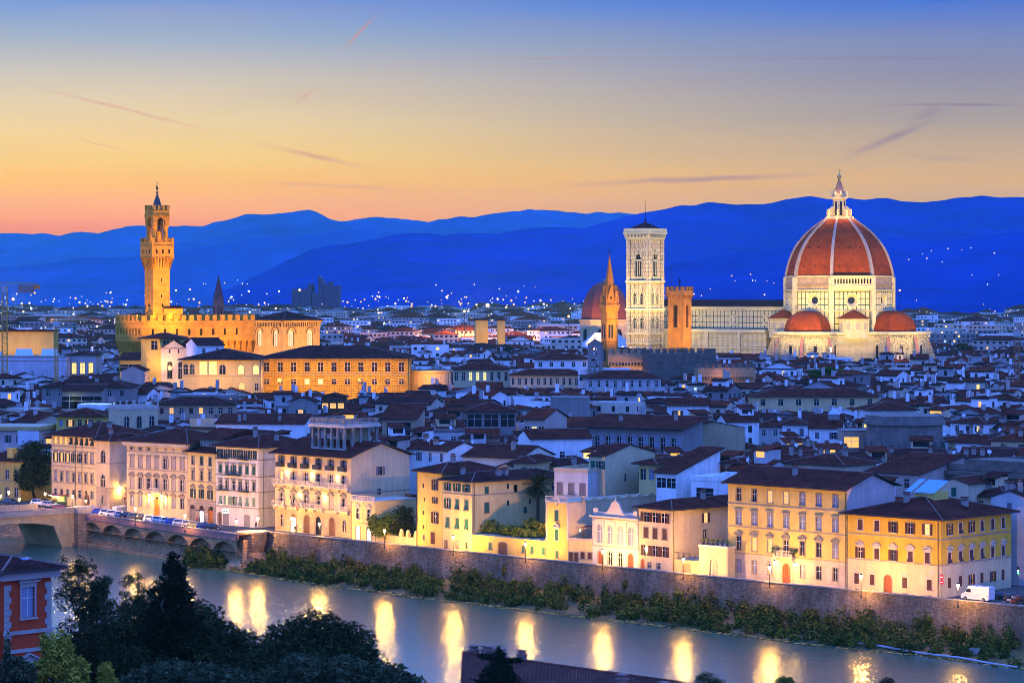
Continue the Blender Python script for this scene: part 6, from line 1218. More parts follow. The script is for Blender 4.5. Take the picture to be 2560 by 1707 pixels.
# ---------------------------------------------------------------- known buildings among the roofs
BWH = plaster("blue_white_plaster", (.80, .78, .72)); GREYW = plaster("grey_white_plaster", (.50, .47, .43)); DOCH = plaster("dull_ochre_plaster", (.44, .29, .18)); ROSY = plaster("rosy_plaster", (.50, .36, .28)); GREYS = plaster("grey_stone_plaster", (.26, .22, .19)); LAV = plaster("lavender_concrete", (.62, .56, .58), stain=.35)
GOLDS = mat("golden_rustication", (.52, .29, .022), var=.35, sc=.3, fine=2, brick=(1.6, .55, .06, (.10, .05, .008), .5, (.58, .33, .03)), bump=.5)
PROT = [(1725, 2310, 872, 1290), (287, 640, 850, 985), (628, 795, 838, 1150), (1570, 1665, 868, 1345), (1665, 1735, 868, 1003), (1500, 1550, 862, 1015), (1515, 1800, 905, 970), (1440, 1590, 800, 1620), (2165, 2385, 1132, 632)]
def hp(name, label, cat, uL, uR, v, H, D, wm, roof, ang=0., front=(), right=(), left=(), vis=4.4, **k):
    d = (EYE - H) * F / (v - VH); PROT.append((uL - 4, uR + 4, v + vis * F / d, d)); a = rad(ang); x0 = (uL - CX) / F * d; s = (uR - CX) / F
    W = (s * d - x0) / (math.cos(a) - s * math.sin(a)); o = Vector((x0, d, 0))
    r, hf = bld(name, label, cat, o, a, W, D, H, wm, roof, front=front, right=right, left=left, **k); occ(r, W, D, .2); return r, hf, W
def tr(H, n, k='d', h=1.7, w=1.1, st='', sm='b', dz=.9, **q): return row(H - dz - h, h, w, n, k, st, sm, **q)
gm = "houses of the old town"
# golden palace row in front of the town hall
r, hf, W = hp("palace", "long golden rusticated palace with two rows of dark windows under a vast dark roof", "palace", 650, 1020, 897, 31, 30, GOLDS, ('hip', 13, 1.5, ROOF3), front=[row(26.8, 3.0, 1.7, 11, 'd', 'f', trim=STW), row(22.6, 1.7, 1.6, 11, 'dddlLdddddd'.replace('L', 'l'), 'f', trim=STW, li=3)], bands=[25.9, 30.4], vis=10.5); M4 = r.matrix_basis
for x in (.1, .37, .64, .9): flood("palace_front_light", M4 @ Vector((W * x, -14, 24)), M4 @ Vector((W * x, 0, 25)), 15000, (1, .44, .03), 120)
r, hf, W = hp("palace", "pale palace with a bright lit open loggia, joined to the golden rusticated one", "palace", 455, 649.5, 900, 31, 26, plaster('palace_cream', (.60, .43, .15)), ('hip', 13, 1.4, ROOF3), front=[row(26.3, 4.2, 5.6, 1, 'l', 'n', xs=[.335], li=1), row(26.4, 3.0, 1.9, 3, 'dll', 'f', arch=1, xs=[.52, .76, .95], li=1), row(26.4, 3.2, 1.3, 2, 'd', 'f', arch=1, xs=[.05, .13]), row(21.5, 2.2, 1.8, 1, 'l', 'f', arch=1, xs=[.77]), row(21, 2.4, 1.1, 1, 'd', '', xs=[.96])], bands=[25.6], vis=9); M4 = r.matrix_basis
mb = MB(); mb.tube((W * .335, -.1, 26.3), (W * .335, -.1, 30.5), .22, n=10); mb.build("loggia_column", STONE, r)
for x in (.2, .7): flood("palace_front_light", M4 @ Vector((W * x, -13, 24.5)), M4 @ Vector((W * x, 0, 26)), 9500, (1, .52, .07), 120)
r, hf, W = hp("house", "white attic house with gables rising from the vast dark palace roof", "house", 493, 560, 864, 34.5, 18, BWH, ('gable', 14, .6, ROOF3, 'x'), ang=20, front=[tr(34.5, 2)], group=gm)
r, hf, W = hp("church", "cream gabled church front with tall narrow arched windows below the town hall", "church", 402, 466, 872, 33, 34, plaster("church_cream", (.56, .44, .30)), ('gable', 30, .5, ROOF3, 'y'), ang=-8, front=[row(22.5, 6, 1.7, 2, 'd', 'f', arch=1, xs=[.35, .78]), row(31.5, 2, .5, 2, 'd', '', xs=[.35, .7])]); flood("church_front_light", r.matrix_basis @ Vector((3, -16, 16)), r.matrix_basis @ Vector((4, 0, 28)), 26000, (1, .55, .14), 110)
r, hf, W = hp("round_apse", "cream round stair tower beside the gabled church", "tower", 360, 398, 868, 32.5, 8, plaster("apse_cream", (.56, .45, .31)), ('flat', 0, 0), front=[row(28, 2.2, .7, 2, 'd', '', xs=[.2, .75])])
r, hf, W = hp("house", "ochre house with an open columned top floor between the town hall and the church", "house", 352, 455, 847, 36.5, 12, YEL, ('hip', 14, 1.0, ROOF2), front=[row(32.6, 3.2, 2.2, 3, 'd', 'n', xs=[.33, .62, .88])], group=gm); flood("house_front_light", r.matrix_basis @ Vector((8, -9, 26)), r.matrix_basis @ Vector((8, 0, 34)), 6500, (1, .52, .1), 120)
r, hf, W = hp("house", "yellow-lit house with a row of brown shuttered openings at the foot of the church", "house", 300, 372, 901, 28, 12, YEL, ('shed', 10, .8, ROOF3), front=[row(24, 2.6, 2.1, 5, 'd', 'n')], group=gm); flood("house_front_light", r.matrix_basis @ Vector((7, -9, 17)), r.matrix_basis @ Vector((7, 0, 26)), 6500, (1, .55, .15), 120)
r, hf, W = hp("house", "rosy blank-gabled house below the brown shuttered openings", "house", 302, 361, 928, 25.5, 12, ROSY, ('gable', 22, .5, ROOF3, 'y'), group=gm)
r, hf, W = hp("apse_wall", "curved orange-lit wall with blind arches right of the golden palace", "apse", 1021, 1126, 926, 26.5, 4, GREYS, ('flat', 0, 0)); mb = MB(); mb.lathe([(7.4, 0), (7.4, 25.6), (7.9, 25.9), (7.9, 26.6)], 24, (W / 2, 3.0), cap=True); mb.build("curved_wall", plaster("orange_apse_plaster", (.50, .32, .14)), r)
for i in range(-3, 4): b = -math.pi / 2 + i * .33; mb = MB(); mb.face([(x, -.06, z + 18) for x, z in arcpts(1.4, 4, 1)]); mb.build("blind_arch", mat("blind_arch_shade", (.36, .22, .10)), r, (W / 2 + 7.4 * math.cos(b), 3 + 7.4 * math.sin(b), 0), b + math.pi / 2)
flood("apse_light", r.matrix_basis @ Vector((W / 2, -17, 24)), r.matrix_basis @ Vector((W / 2, -3, 23)), 23400, (1, .5, .08), 110)
# left edge
r, hf, W = hp("gallery_block", "huge blank lavender concrete block with slanted roof glazing at the left edge", "building", -120, 164, 893, 28, 22, LAV, ('flat', .3, 0, GREYS), bands=[20, 26.5])
mb = MB()
for x in (.55, .78): mb.face([(W * x, 1, 28.6), (W * x + 7, 1, 28.6), (W * x + 5, 9, 31), (W * x - 1, 9, 31)])
mb.build("skylight", SKYL, r)
r, hf, W = hp("house", "grey-beige house with three tall lit windows beside the blank lavender block", "house", 165, 240, 888, 28.5, 14, GREYW, ('hip', 12, .8, ROOF3), front=[row(21.3, 4.2, 1.8, 3, 'l', 'f', xs=[.27, .55, .83], li=1)], group=gm)
r, hf, W = hp("house", "white altana with three arched openings, a big arched window and urns along its terrace", "house", 301, 395, 1024, 22.5, 11, CREAM, ('flat', .9, 0, WT), ang=25, front=[row(17.6, 3.1, 1.2, 3, 'd', 'f', arch=1)], right=[row(16.6, 4, 3.2, 1, 'c', 'f', arch=1, xs=[.5])], group=gm)
mb = MB()
for i in range(7): mb.lathe([(.25, 23.4), (.3, 23.9), (.12, 24.1), (.35, 24.7), (.1, 24.8)], 8, (W * i / 6, .1))
mb.build("urn", WT, r)
hp("house", "yellow house with two warmly lit shuttered windows behind the cream loggia palazzo", "house", 141, 258, 1041, 19.5, 12, YEL, ('hip', 15, .9), ang=-6, front=[tr(19.5, 5, 'cLdLd', sm='b', li=0)], group=gm)
hp("house", "long dull ochre house with two brightly lit windows above the seven-bay cream palazzo", "house", 392, 588, 1012, 20.5, 13, DOCH, ('hip', 14, .9, ROOF3), ang=4, front=[tr(20.5, 8, 'sldslddd', sm='b', li=0), row(14.4, 1.8, 1.5, 6, 'd', '', arch=.7)], group=gm)
hp("house", "dark roofed house with a row of steel skylight frames below the three tall lit windows", "house", 105, 320, 968, 23.5, 14, GREYS, ('hip', 16, .9, ROOF3), ang=-5, front=[tr(23.5, 7, 'd')], chim=[(.2, .3, 0), (.6, .3, 2), (.8, .4, 0)], group=gm)
r, hf, W = hp("house", "low house with a floodlit white terrace above the yellow house with lit shutters", "house", 194, 280, 1018, 21, 9, BWH, ('flat', .8, 0, BWH), front=[tr(21, 4, 'd')], group=gm); lamp("terrace_light", r.matrix_basis @ Vector((W * .4, 4, 23.2)), 500, (.75, 1, .5), None, .2); lamp("terrace_light", r.matrix_basis @ Vector((W * .75, 4, 23.2)), 500, (.75, 1, .5), None, .2)
r, hf, W = hp("house", "rooftop house with a glassy dark veranda and plants lit by small green lamps", "house", 158, 250, 978, 24.5, 9, GREYS, ('shed', 8, .8, ROOF3), front=[row(19.5, 3.5, 4.5, 3, 'd', 'n')], group=gm); lamp("veranda_light", r.matrix_basis @ Vector((W * .3, -1.5, 22)), 160, (.8, 1, .35), None, .15)
hp("house", "cream top-floor house with two pale shuttered windows over the narrow yellow house", "house", 474, 566, 1071, 18.5, 10, CREAM, ('gable', 16, .8, ROOF, 'x'), ang=-12, front=[tr(22, 2, 's', sm='w')], right=[tr(22, 1)], group=gm)
hp("house", "long white house with a high blank wall and steel flues behind the white palazzo", "house", 540, 760, 1060, 21, 12, BWH, ('shed', 8, .4, ROOF), ang=-3, group=gm, chim=[(.25, .2, 1), (.3, .3, 1), (.7, .3, 0)])
hp("house", "house with a deep dark open loggia and one small lit window behind the columned terrace", "house", 956, 1038, 1048, 21, 14, DOCH, ('shed', 12, .8), ang=-8, front=[row(15.6, 4.6, 6.2, 1, 'd', 'n', xs=[.5]), row(12.5, 1.4, .8, 1, 'l', '', xs=[.62], li=0)], group=gm)
hp("house", "house with a glowing orange veranda under a low-pitched roof in front of the golden palace", "house", 803, 862, 994, 20.5, 10, WOOD, ('gable', 14, .8, ROOF2, 'y'), front=[row(17.2, 1.6, 1.9, 3, 'l', 'n', li=0)], group=gm)
hp("house", "grey house with one bright yellow shuttered window in front of the golden palace", "house", 722, 788, 1006, 20.5, 12, GREYS, ('gable', 18, .6, ROOF3, 'y'), front=[row(16.4, 1.9, 1.5, 1, 'L', '', 'd', xs=[.45], li=0)], group=gm)
# pale long wings in the middle
hp("convent_wing", "long pale wing with three lit narrow windows, right of the curved orange wall", "convent", 1132, 1274, 924, 25, 14, BEIGE, ('hip', 15, .8), front=[tr(25, 8, 'ddlllddd', h=3.0, w=1.1, dz=.9, li=3)], group="pale convent wings")
hp("convent_wing", "long cream wing with eleven narrow windows in front of the bell gable", "convent", 1275, 1465, 938, 23.5, 12, CREAM, ('hip', 15, .8), ang=-4, front=[tr(23.5, 12, 'd', h=2.4, w=.9, dz=1.0)], group="pale convent wings")
hp("convent_wing", "bluish long wing under a dark roof, running right from the cream wing", "convent", 1466, 1652, 946, 23, 14, GREYW, ('hip', 17, .8), ang=3, front=[tr(23, 9, 'd', h=2.2, w=.9, dz=.8)], group="pale convent wings")
hp("convent_wing", "white upper wing with five dark square windows left of the bell gable", "convent", 1337, 1475, 899, 27.5, 12, BWH, ('hip', 15, .8), front=[tr(27.5, 5, 'd', h=1.8, w=1.3)], group="pale convent wings")
r, hf, W = hp("convent_cloister", "white terrace with small round arches and finials below the bell gable", "convent", 1445, 1575, 928, 25, 6, BWH, ('flat', 1.0, 0, BWH), front=[row(21.6, 2.2, 1.9, 4, 'd', 'n', arch=1, xs=[.08, .22, .36, .5]), row(21.6, 2.2, 1.6, 2, 'd', 'n', arch=1, xs=[.72, .85])], group="pale convent wings")
g = thing("bell_gable", "slim grey stone bell gable with two tall arched openings under a small pitched roof", "bell gable", (Q(1470, 850, 925).x, 925, 0), rad(4)); mb = MB()
for y, a, ox in ((0, 0, 0), (1.6, math.pi, 5.2)): wall(mb, (ox, y), a, 5.2, 0, 34.8, [(1.2, 2.4, 24.5, 30, 1), (2.8, 4.0, 24.5, 30, 1), (1.9, 3.3, 31, 33.5, 1)], 0, 0, dep=.8)
mb.face([(5.2, 0, 0), (5.2, 1.6, 0), (5.2, 1.6, 34.8), (5.2, 0, 34.8)]); mb.face([(0, 1.6, 0), (0, 0, 0), (0, 0, 34.8), (0, 1.6, 34.8)]); mb.face([(0, 0, 34.8), (5.2, 0, 34.8), (2.6, 0, 36.6)]); mb.build("wall", GREYS, g)
mb = MB(); mb.face([(-.6, -.6, 34.5), (-.6, 2.2, 34.5), (2.6, 2.2, 37), (2.6, -.6, 37)][::-1]); mb.face([(5.8, 2.2, 34.5), (5.8, -.6, 34.5), (2.6, -.6, 37), (2.6, 2.2, 37)][::-1]); mb.build("roof", ROOF3, g); HOUSE.append((g.location.x, 925, 1, 0, 5.2, 2, .2))
# right half
PNL = mat("painted_panel", (.46, .46, .46), var=.1, brick=(.42, .42, .09, (.12, .11, .13), .5, (.52, .52, .52)))
r, hf, W = hp("palazzo", "dark palace with a top-floor row of white painted panels between its windows", "palazzo", 1449, 1704, 1066, 20, 12, GREYS, ('shed', 9, 1.6), ang=-30, vis=7, front=[row(14.6, 3.2, 1.2, 9, 'd', 'f', m=.5)], chim=[(.3, .5, 0), (.8, .7, 1)])
for i in range(9): x = .5 + (W - 1) * (i + 1) / 9 - .1 - (W - 1) / 18 + .95 + .45; mb = MB(); mb.box(-.72, .72, -.08, .02, 14.2, 18.4); mb.build("painted_panel", PNL, r, (min(x, W - .8), 0, 0))
hp("house", "big blank ochre gable wall right of the palace with painted panels", "house", 1705, 1862, 1072, 19.5, 12, plaster("blank_ochre", (.42, .32, .17)), ('gable', 11, .4, ROOF, 'y'), ang=10, vis=8, group=gm)
hp("house", "blue-white house with two brightly lit windows, one of them wide, above the painted panels", "house", 1667, 1773, 1014, 19.5, 12, BWH, ('gable', 16, .9, ROOF, 'x'), ang=-4, front=[row(16, 2, 1.7, 1, 'L', '', 'd', xs=[.25], li=0), row(16, 2, 2.6, 1, 'l', '', xs=[.74], li=0)], right=[tr(19.5, 1, 'd')], group=gm)
hp("house", "long cream house with seven dark square windows under one straight roof, right of centre", "house", 1885, 2197, 992, 20, 14, ROSE, ('hip', 15, 1.0), ang=2, front=[tr(20, 7, 'ddodood'.replace('o', 'd'), h=2.0, w=1.5, dz=.7)], group=gm)
r, hf, W = hp("house", "white house with a glass pyramid rooflight and a blue gable side", "house", 2022, 2105, 1071, 19, 13, BWH, ('gable', 24, .6, ROOF, 'x'), ang=-10, front=[tr(19, 2, 'so', sm='e'), row(13, 1.4, .8, 1, 'd', '', xs=[.86])], group=gm)
mb = MB(); zz = hf(W * .7, 5); mb.box(W * .55, W * .9, 3.6, 6.4, zz - 1, zz + .8); mb.build("rooflight_base", GREYS, r); mb = MB(); mb.lathe([(2.2, zz + .81), (.05, zz + 2.4)], 4, (W * .725, 5), rot=math.pi / 4); mb.build("rooflight", SKYL, r)
hp("house", "white house with slate shutters left of the one with the pyramid rooflight", "house", 1956, 2020, 1062, 19, 12, BWH, ('hip', 18, .8), ang=-6, front=[tr(19, 2, 's', h=2, sm='e')], group=gm)
hp("house", "flat-roofed olive house with one wide glowing studio window", "house", 2106, 2172, 1077, 19.3, 9, DOCH, ('flat', .2, 0, GREYS), front=[row(15.2, 2.6, 3.6, 1, 'l', 'f', xs=[.34], li=0, trim=WT), row(15.2, 2.4, 1.2, 1, 'c', '', xs=[.9])], group=gm)
hp("house", "blue-white house with dark shutters and a lit doorway behind the round stone apse", "house", 2172, 2290, 1026, 20.5, 12, BWH, ('hip', 17, .9), ang=5, front=[tr(20.5, 3, 'lod'.replace('o', 'o'), sm='e', li=0)], group=gm)
t = thing("round_apse", "dark round stone apse tower with buttress piers and round windows, right of centre", "church apse", (Q(2275, 1050, 625).x, 634, 0)); ap = mat("dark_apse_stone", (.22, .17, .135), var=.35, stain=.35, brick=(1.2, .5, .03, (.13, .1, .08), .5, (.26, .2, .16)))
mb = MB(); mb.lathe([(9.2, 0), (9.2, 21.2), (9.9, 21.4), (9.9, 22.2), (9.5, 22.3), (9.5, 23.6)], 28); mb.build("drum", ap, t); rg3, pn3 = ring(.65, 1.0, .3)
for i in range(-4, 5):
    b = -math.pi / 2 + i * .42; mb = MB(); q = [(9.0, 0), (11.0, 0), (11.0, 13.6), (10.5, 14.8), (9.9, 15.2), (9.5, 17.4), (9.0, 17.4)]
    for s in (-.75, .75): mb.face([(x, s, z) for x, z in (q if s < 0 else q[::-1])])
    for p, q_ in zip(q, q[1:]): mb.face([(p[0], -.75, p[1]), (q_[0], -.75, q_[1]), (q_[0], .75, q_[1]), (p[0], .75, p[1])])
    mb.build("buttress", ap, t, None, b); b += .21; w = link("oculus", rg3, t, (9.3 * math.cos(b), 9.3 * math.sin(b), 14.2), b + math.pi / 2); link("pane", pn3, w)
HOUSE.append((t.location.x - 11, 624, 1, 0, 22, 21, .5))
hp("house", "tall cream house with green-shuttered attic windows and a big blank side wall", "house", 1472, 1512, 1140, 19.8, 18, BEIGE, ('gable', 12, .5, ROOF, 'x'), ang=-38, front=[tr(19.8, 2, 'uo'.replace('u', 's'), h=1.6, w=1.2, sm='g')], right=[row(14.4, 1.5, 1.0, 2, 'd', '', xs=[.4, .68])], vis=8, group=gm)
hp("house", "cream corner house with curtained attic loggia left of the large yellow palazzo", "house", 1597, 1640, 1160, 18.2, 16, LYEL, ('hip', 16, 1.2), ang=-38, front=[tr(18.2, 2, 'do'.replace('o', 'c'), h=2.2, w=1.4)], group=gm)
hp("house", "white house with two lit amber windows beside the cream corner house", "house", 1641, 1690, 1182, 17.2, 16, BWH, ('shed', 14, .7), ang=-38, front=[tr(17.2, 2, 'd', h=2.0, w=2.2), row(9, 2.2, 1.2, 2, 'L', '', 'd', li=0)], right=[row(12, 2, 1, 1, 'd', '')], group=gm)
hp("house", "white terraced house with an awning and stepped balconies left of the large yellow palazzo", "house", 1728, 1790, 1200, 16.2, 14, BWH, ('flat', .9, 0, BWH), ang=-36, front=[row(12.2, 2.6, 4.0, 1, 'd', 'n', xs=[.55]), row(7.5, 1.6, 1.4, 2, 'd', '')], group=gm)
hp("house", "rosy house with two tall lit windows behind the white terraced house", "house", 1812, 1850, 1158, 18.5, 14, ROSY, ('hip', 16, .8), ang=-30, front=[row(15.2, 2.3, 1.2, 2, 'l', '', li=0)], group=gm)
hp("house", "pinkish house with a walled roof garden behind the big orange-yellow palazzo", "house", 2168, 2300, 1180, 17.5, 16, ROSY, ('shed', 10, .5), ang=-42, front=[tr(17.5, 2, 'd')], group=gm)
hp("house", "ochre house with an awning-shaded terrace door above the large yellow palazzo's roof", "house", 1962, 2110, 1158, 18.8, 12, SAND, ('hip', 14, .6), ang=-40, front=[row(14.8, 2.4, 2.0, 2, 'lc', '', li=3)], group=gm)
hp("house", "white house with slate-blue shuttered windows behind the palm tree", "house", 1386, 1470, 1178, 16.8, 14, GREYW, ('flat', .8, 0, SAND), ang=-30, front=[row(12.2, 2.3, 1.2, 3, 's', 'f', 'e')], group=gm)
hp("house", "rosy house with a pyramid roof and one square window left of the palm", "house", 1284, 1334, 1156, 17.5, 12, ROSE, ('hip', 20, .8), ang=-20, front=[tr(17.5, 1, 'd', h=1.3)], group=gm)
hp("house", "large white house with a wall-long blue side and one shuttered window above the palm", "house", 1325, 1480, 1098, 20, 13, BWH, ('gable', 14, .6, ROOF, 'x'), ang=12, front=[row(15.5, 1.6, 1.1, 2, 'sd', '', 'e', xs=[.2, .52])], group=gm)
hp("house", "rosy-walled house with lit doorways under a red roof, left of the painted panels", "house", 1309, 1362, 1048, 21, 14, ROSY, ('gable', 17, .7, ROOF2, 'x'), ang=-25, front=[row(16.6, 2.6, 1.4, 3, 'dld', '', li=3)], group=gm)
hp("house", "dark windowless stone house, square and tall, above the painted-panel palace", "house", 1376, 1468, 995, 23, 12, GREYS, ('flat', .3, 0, GREYS), ang=-5, group=gm)
hp("house", "long grey house with a deep covered terrace in the middle of the roofs", "house", 1166, 1290, 1030, 22, 12, GREYS, ('hip', 16, 1.0), ang=6, front=[row(18.2, 3.2, 3.6, 3, 'd', 'n')], group=gm)
# ---------------------------------------------------------------- the ordinary houses of the old town
WCOL = [("white", BWH, 34), ("cream", CREAM, 15), ("grey", GREYW, 14), ("ochre", DOCH, 8), ("rosy", ROSY, 8), ("pale yellow", plaster("straw_plaster", (.60, .47, .28)), 6), ("stone", GREYS, 10), ("beige", BEIGE, 8)]
rc = random.Random(42)
def pick():
    k = rc.uniform(0, sum(c[2] for c in WCOL))
    for n, m, w in WCOL:
        k -= w
        if k <= 0: return n, m
    return WCOL[0][:2]
lotted = []
def lots(y0, y1, stepy):
    y = y0
    while y < y1:
        hw = .2 * y * 1.02 + 14; x = -hw + rc.uniform(0, 8)
        while x < hw:
            W = rc.choice((6, 7, 8, 9, 10, 11, 13, 16)) * rc.uniform(.9, 1.1) * (1 if y < 900 else 1.1); D = stepy * rc.uniform(.78, .98)
            cx, cy = x + W / 2, y + D / 2 + rc.uniform(-1.5, 1.5)
            line = 528.6 - .985 * cx + 36          # behind the river-front palazzi
            if cy > line and not taken(cx, cy, min(W, D) * .40):
                an = noise.noise(Vector((cx * .011, cy * .006, 5.3))) * 60 - 6 + rc.uniform(-6, 6)
                if cy < line + 45: an = -44 + rc.uniform(-5, 5)
                lotted.append((cx, cy, W, D, an))
            x += W * rc.uniform(.94, 1.06) + (rc.uniform(1, 5) if rc.random() < .12 else 0)
        y += stepy
lots(478, 860, 11.6); n_near = len(lotted); lots(860, 1330, 12.8)
lotted.sort(key=lambda l: l[1])
hand = len([o for o in COL.objects if o.type == 'EMPTY' and o.get("category") == "house"])
NEAR = max(150, 292 - hand)
names = []
SLB = mat("flat_roof_deck", (.16, .12, .10), var=.3)
def capz(cx, cy, W, H, rise=1.9):
    u0, u1 = CX + (cx - W / 2) / cy * F, CX + (cx + W / 2) / cy * F
    for a, b, v, d in PROT:
        if d > cy + 3 and u1 > a and u0 < b: H = min(H, EYE - (v - VH) * cy / F - rise)
    return max(9.0, H)
def city_house(cx, cy, W, D, an, i):
    a = rad(an); o = Vector((cx - (W / 2) * math.cos(a) + (D / 2) * math.sin(a), cy - (W / 2) * math.sin(a) - (D / 2) * math.cos(a), 0)); cn, wm = pick()
    H = rc.gauss(15.8, 2.0); H = min(21.5, max(11.5, H)) + (1.5 if cy > 760 else 0)
    H = capz(cx, cy, W, H)
    rk = rc.random(); rm = rc.choice((ROOF, ROOF, ROOF2, ROOF3)); pt = rc.uniform(13, 19)
    if rk < .38: rs, rn = ('gable', pt, rc.uniform(.4, .8), rm, 'x'), "long-ridged"
    elif rk < .55: rs, rn = ('gable', pt + 2, rc.uniform(.3, .6), rm, 'y'), "gable-fronted"
    elif rk < .80: rs, rn = ('hip', pt, rc.uniform(.5, .9), rm), "hip-roofed"
    elif rk < .90: rs, rn = ('shed', pt * .6, .4, rm), "lean-to-roofed"
    else: rs, rn = ('flat', rc.choice((.5, .9)), 0, SLB), "flat-roofed"
    n = max(1, int(W / rc.uniform(3, 4.6))); sm = rc.choice('bbdeeg'); kinds = ''; nl = 0
    for j in range(n):
        q = rc.random(); kk = 'L' if q < .07 else ('l' if q < .11 else ('o' if q < .3 else ('s' if q < .55 else 'd'))); nl += kk in 'Ll'; kinds += kk
    wh = rc.uniform(1.3, 1.9); rows_ = [row(H - rc.uniform(.6, 1.1) - wh, wh, rc.uniform(.8, 1.15), n, kinds, '', sm, m=.4, li=rc.randrange(4))]
    if rc.random() < .6: rows_.append(row(H - 5.0 - wh * .5, wh, .95, n, ''.join(rc.choice('dso') for _ in range(n)), '', sm, m=.4))
    rt = [row(H - 3.2, 1.3, .85, max(1, int(D / 6)), rc.choice(('d', 's', 'd', 'L' if rc.random() < .15 else 'd')), '', sm)] if rc.random() < .6 else []
    lf = [row(H - 3.2, 1.3, .85, 1, 'd', '', sm)] if rc.random() < .4 else []
    ch = [(rc.uniform(.15, .85), rc.uniform(.2, .6), rc.randrange(3)) for _ in range(rc.choice((0, 1, 2, 3)))]
    r, hf = bld("house", "x", "house", o, a, W, D, H, wm, rs, front=rows_, right=rt, left=lf, chim=ch, group=gm, rng=rc)
    ft = []
    if rs[0] != 'flat' and rc.random() < .46:       # rooftop room
        aw, ad, ah = rc.uniform(3, 5), rc.uniform(3, 4.5), rc.uniform(1.6, 2.8); ax_, ay_ = rc.uniform(.2, max(.3, W - aw - .2)), rc.uniform(D * .25, D * .5); zb_ = hf(ax_ + aw / 2, ay_) ; wm2 = pick()[1]
        g = MB(); kx = rc.random() < .22; wall(g, (ax_, ay_), 0, aw, zb_ - 2, zb_ + ah, [(.5, aw - .5, zb_ + ah - 1.5, zb_ + ah - .3)], 0, 0); wall(g, (ax_ + aw, ay_), math.pi / 2, ad, zb_ - 2, zb_ + ah); wall(g, (ax_ + aw, ay_ + ad), math.pi, aw, zb_ - 2, zb_ + ah); wall(g, (ax_, ay_ + ad), -math.pi / 2, ad, zb_ - 2, zb_ + ah)
        g.face([(ax_, ay_ + .15, zb_ + ah - 1.6), (ax_ + aw, ay_ + .15, zb_ + ah - 1.6), (ax_ + aw, ay_ + .15, zb_ + ah - .1), (ax_, ay_ + .15, zb_ + ah - .1)], 1); rr_ = g.build("roof_room", [wm2, lit(rc.randrange(2)) if kx else GLASS], r)
        g = MB(); e = .4; q = [(ax_ - e, ay_ - e, zb_ + ah), (ax_ + aw + e, ay_ - e, zb_ + ah), (ax_ + aw + e, ay_ + ad + e, zb_ + ah + .9), (ax_ - e, ay_ + ad + e, zb_ + ah + .9)]; g.face(q); g.face([(x, y, z - .15) for x, y, z in q[::-1]]); [g.face([(q[i_][0], q[i_][1], q[i_][2] - .15), (q[(i_ + 1) % 4][0], q[(i_ + 1) % 4][1], q[(i_ + 1) % 4][2] - .15), q[(i_ + 1) % 4], q[i_]]) for i_ in range(4)]; g.face([(ax_ + aw, ay_, zb_ + ah - .01), (ax_ + aw, ay_ + ad, zb_ + ah - .01), (ax_ + aw, ay_ + ad, zb_ + ah + .7)]); g.build("roof", rm, rr_); ft.append("a lit roof room" if kx else "a roof room")
    if rc.random() < .4: link("satellite_dish", dish_mesh(), r, (W * rc.uniform(.2, .8), D * .25, hf(W * .5, D * .25) + .3), rc.uniform(-.5, .5)); ft.append("a white dish")
    if rs[0] in ('hip', 'gable', 'shed') and rc.random() < .16:
        x, y = W * rc.uniform(.3, .6), D * .22; g = MB(); g.face([(x, y, hf(x, y) + .12), (x + 1.6, y, hf(x + 1.6, y) + .12), (x + 1.6, y + 1.6, hf(x + 1.6, y + 1.6) + .14), (x, y + 1.6, hf(x, y + 1.6) + .14)])
        if rs[0] != 'gable' or rs[4] == 'x': g.build("skylight", SKYL, r); ft.append("a skylight")
    if nl: ft.insert(0, "lit windows" if nl > 1 else "a lit window")
    elif not ft: ft = [{'s': "closed shutters", 'o': "open shutters", 'd': "dark windows"}.get(kinds[0], "dark windows")]
    names.append((r, cx, cy, "%s %s house with %s" % (cn, rn, ft[0] if len(ft) < 2 or len(ft[0].split()) > 2 else ft[0] + " and " + ft[1])))
for i, l in enumerate(lotted[:NEAR]): city_house(*l, i)
# every house its own label: its look, where it stands, and if need be its order there
ZU = [(110, "at the far left edge"), (260, "above the cream loggia palazzo"), (420, "above the seven-bay cream palazzo"), (560, "above the narrow yellow house"), (700, "above the white palazzo"), (860, "around the columned roof terrace"), (1000, "right of the columned terrace"), (1150, "above the green-shuttered house"), (1300, "left of the palm tree"), (1440, "above the palm tree"), (1580, "above the ornate palazzina"), (1720, "by the painted panels"), (1860, "right of the painted panels"), (1990, "above the large yellow palazzo"), (2120, "below the dome"), (2260, "left of the round apse"), (2400, "over the round apse"), (9999, "at the far right edge")]
def label_all(items):
    groups = {}
    for r, cx, cy, look in items:
        u = CX + cx / cy * F; z = next(s for lim, s in ZU if u < lim); dl = cy - (528.6 - .985 * cx); bd = "riverward" if dl < 90 else ("midway" if dl < 190 else "far back")
        groups.setdefault((look, z, bd), []).append((u, r))
    wd = ["leftmost", "second", "third", "fourth", "fifth"]
    for (look, z, bd), l in groups.items():
        l.sort(key=lambda t: t[0])
        for i, (u, r) in enumerate(l): 
            lb = "%s, %s %s" % (look, bd, z) + ("" if len(l) == 1 else ", " + wd[i]); r["label"] = lb if len(lb.split()) < 17 else lb.replace(" and a white dish", "").replace(" and a skylight", "").replace(" and a roof room", "").replace(" and a lit roof room", "").replace("roof room and a ", "")
label_all(names)
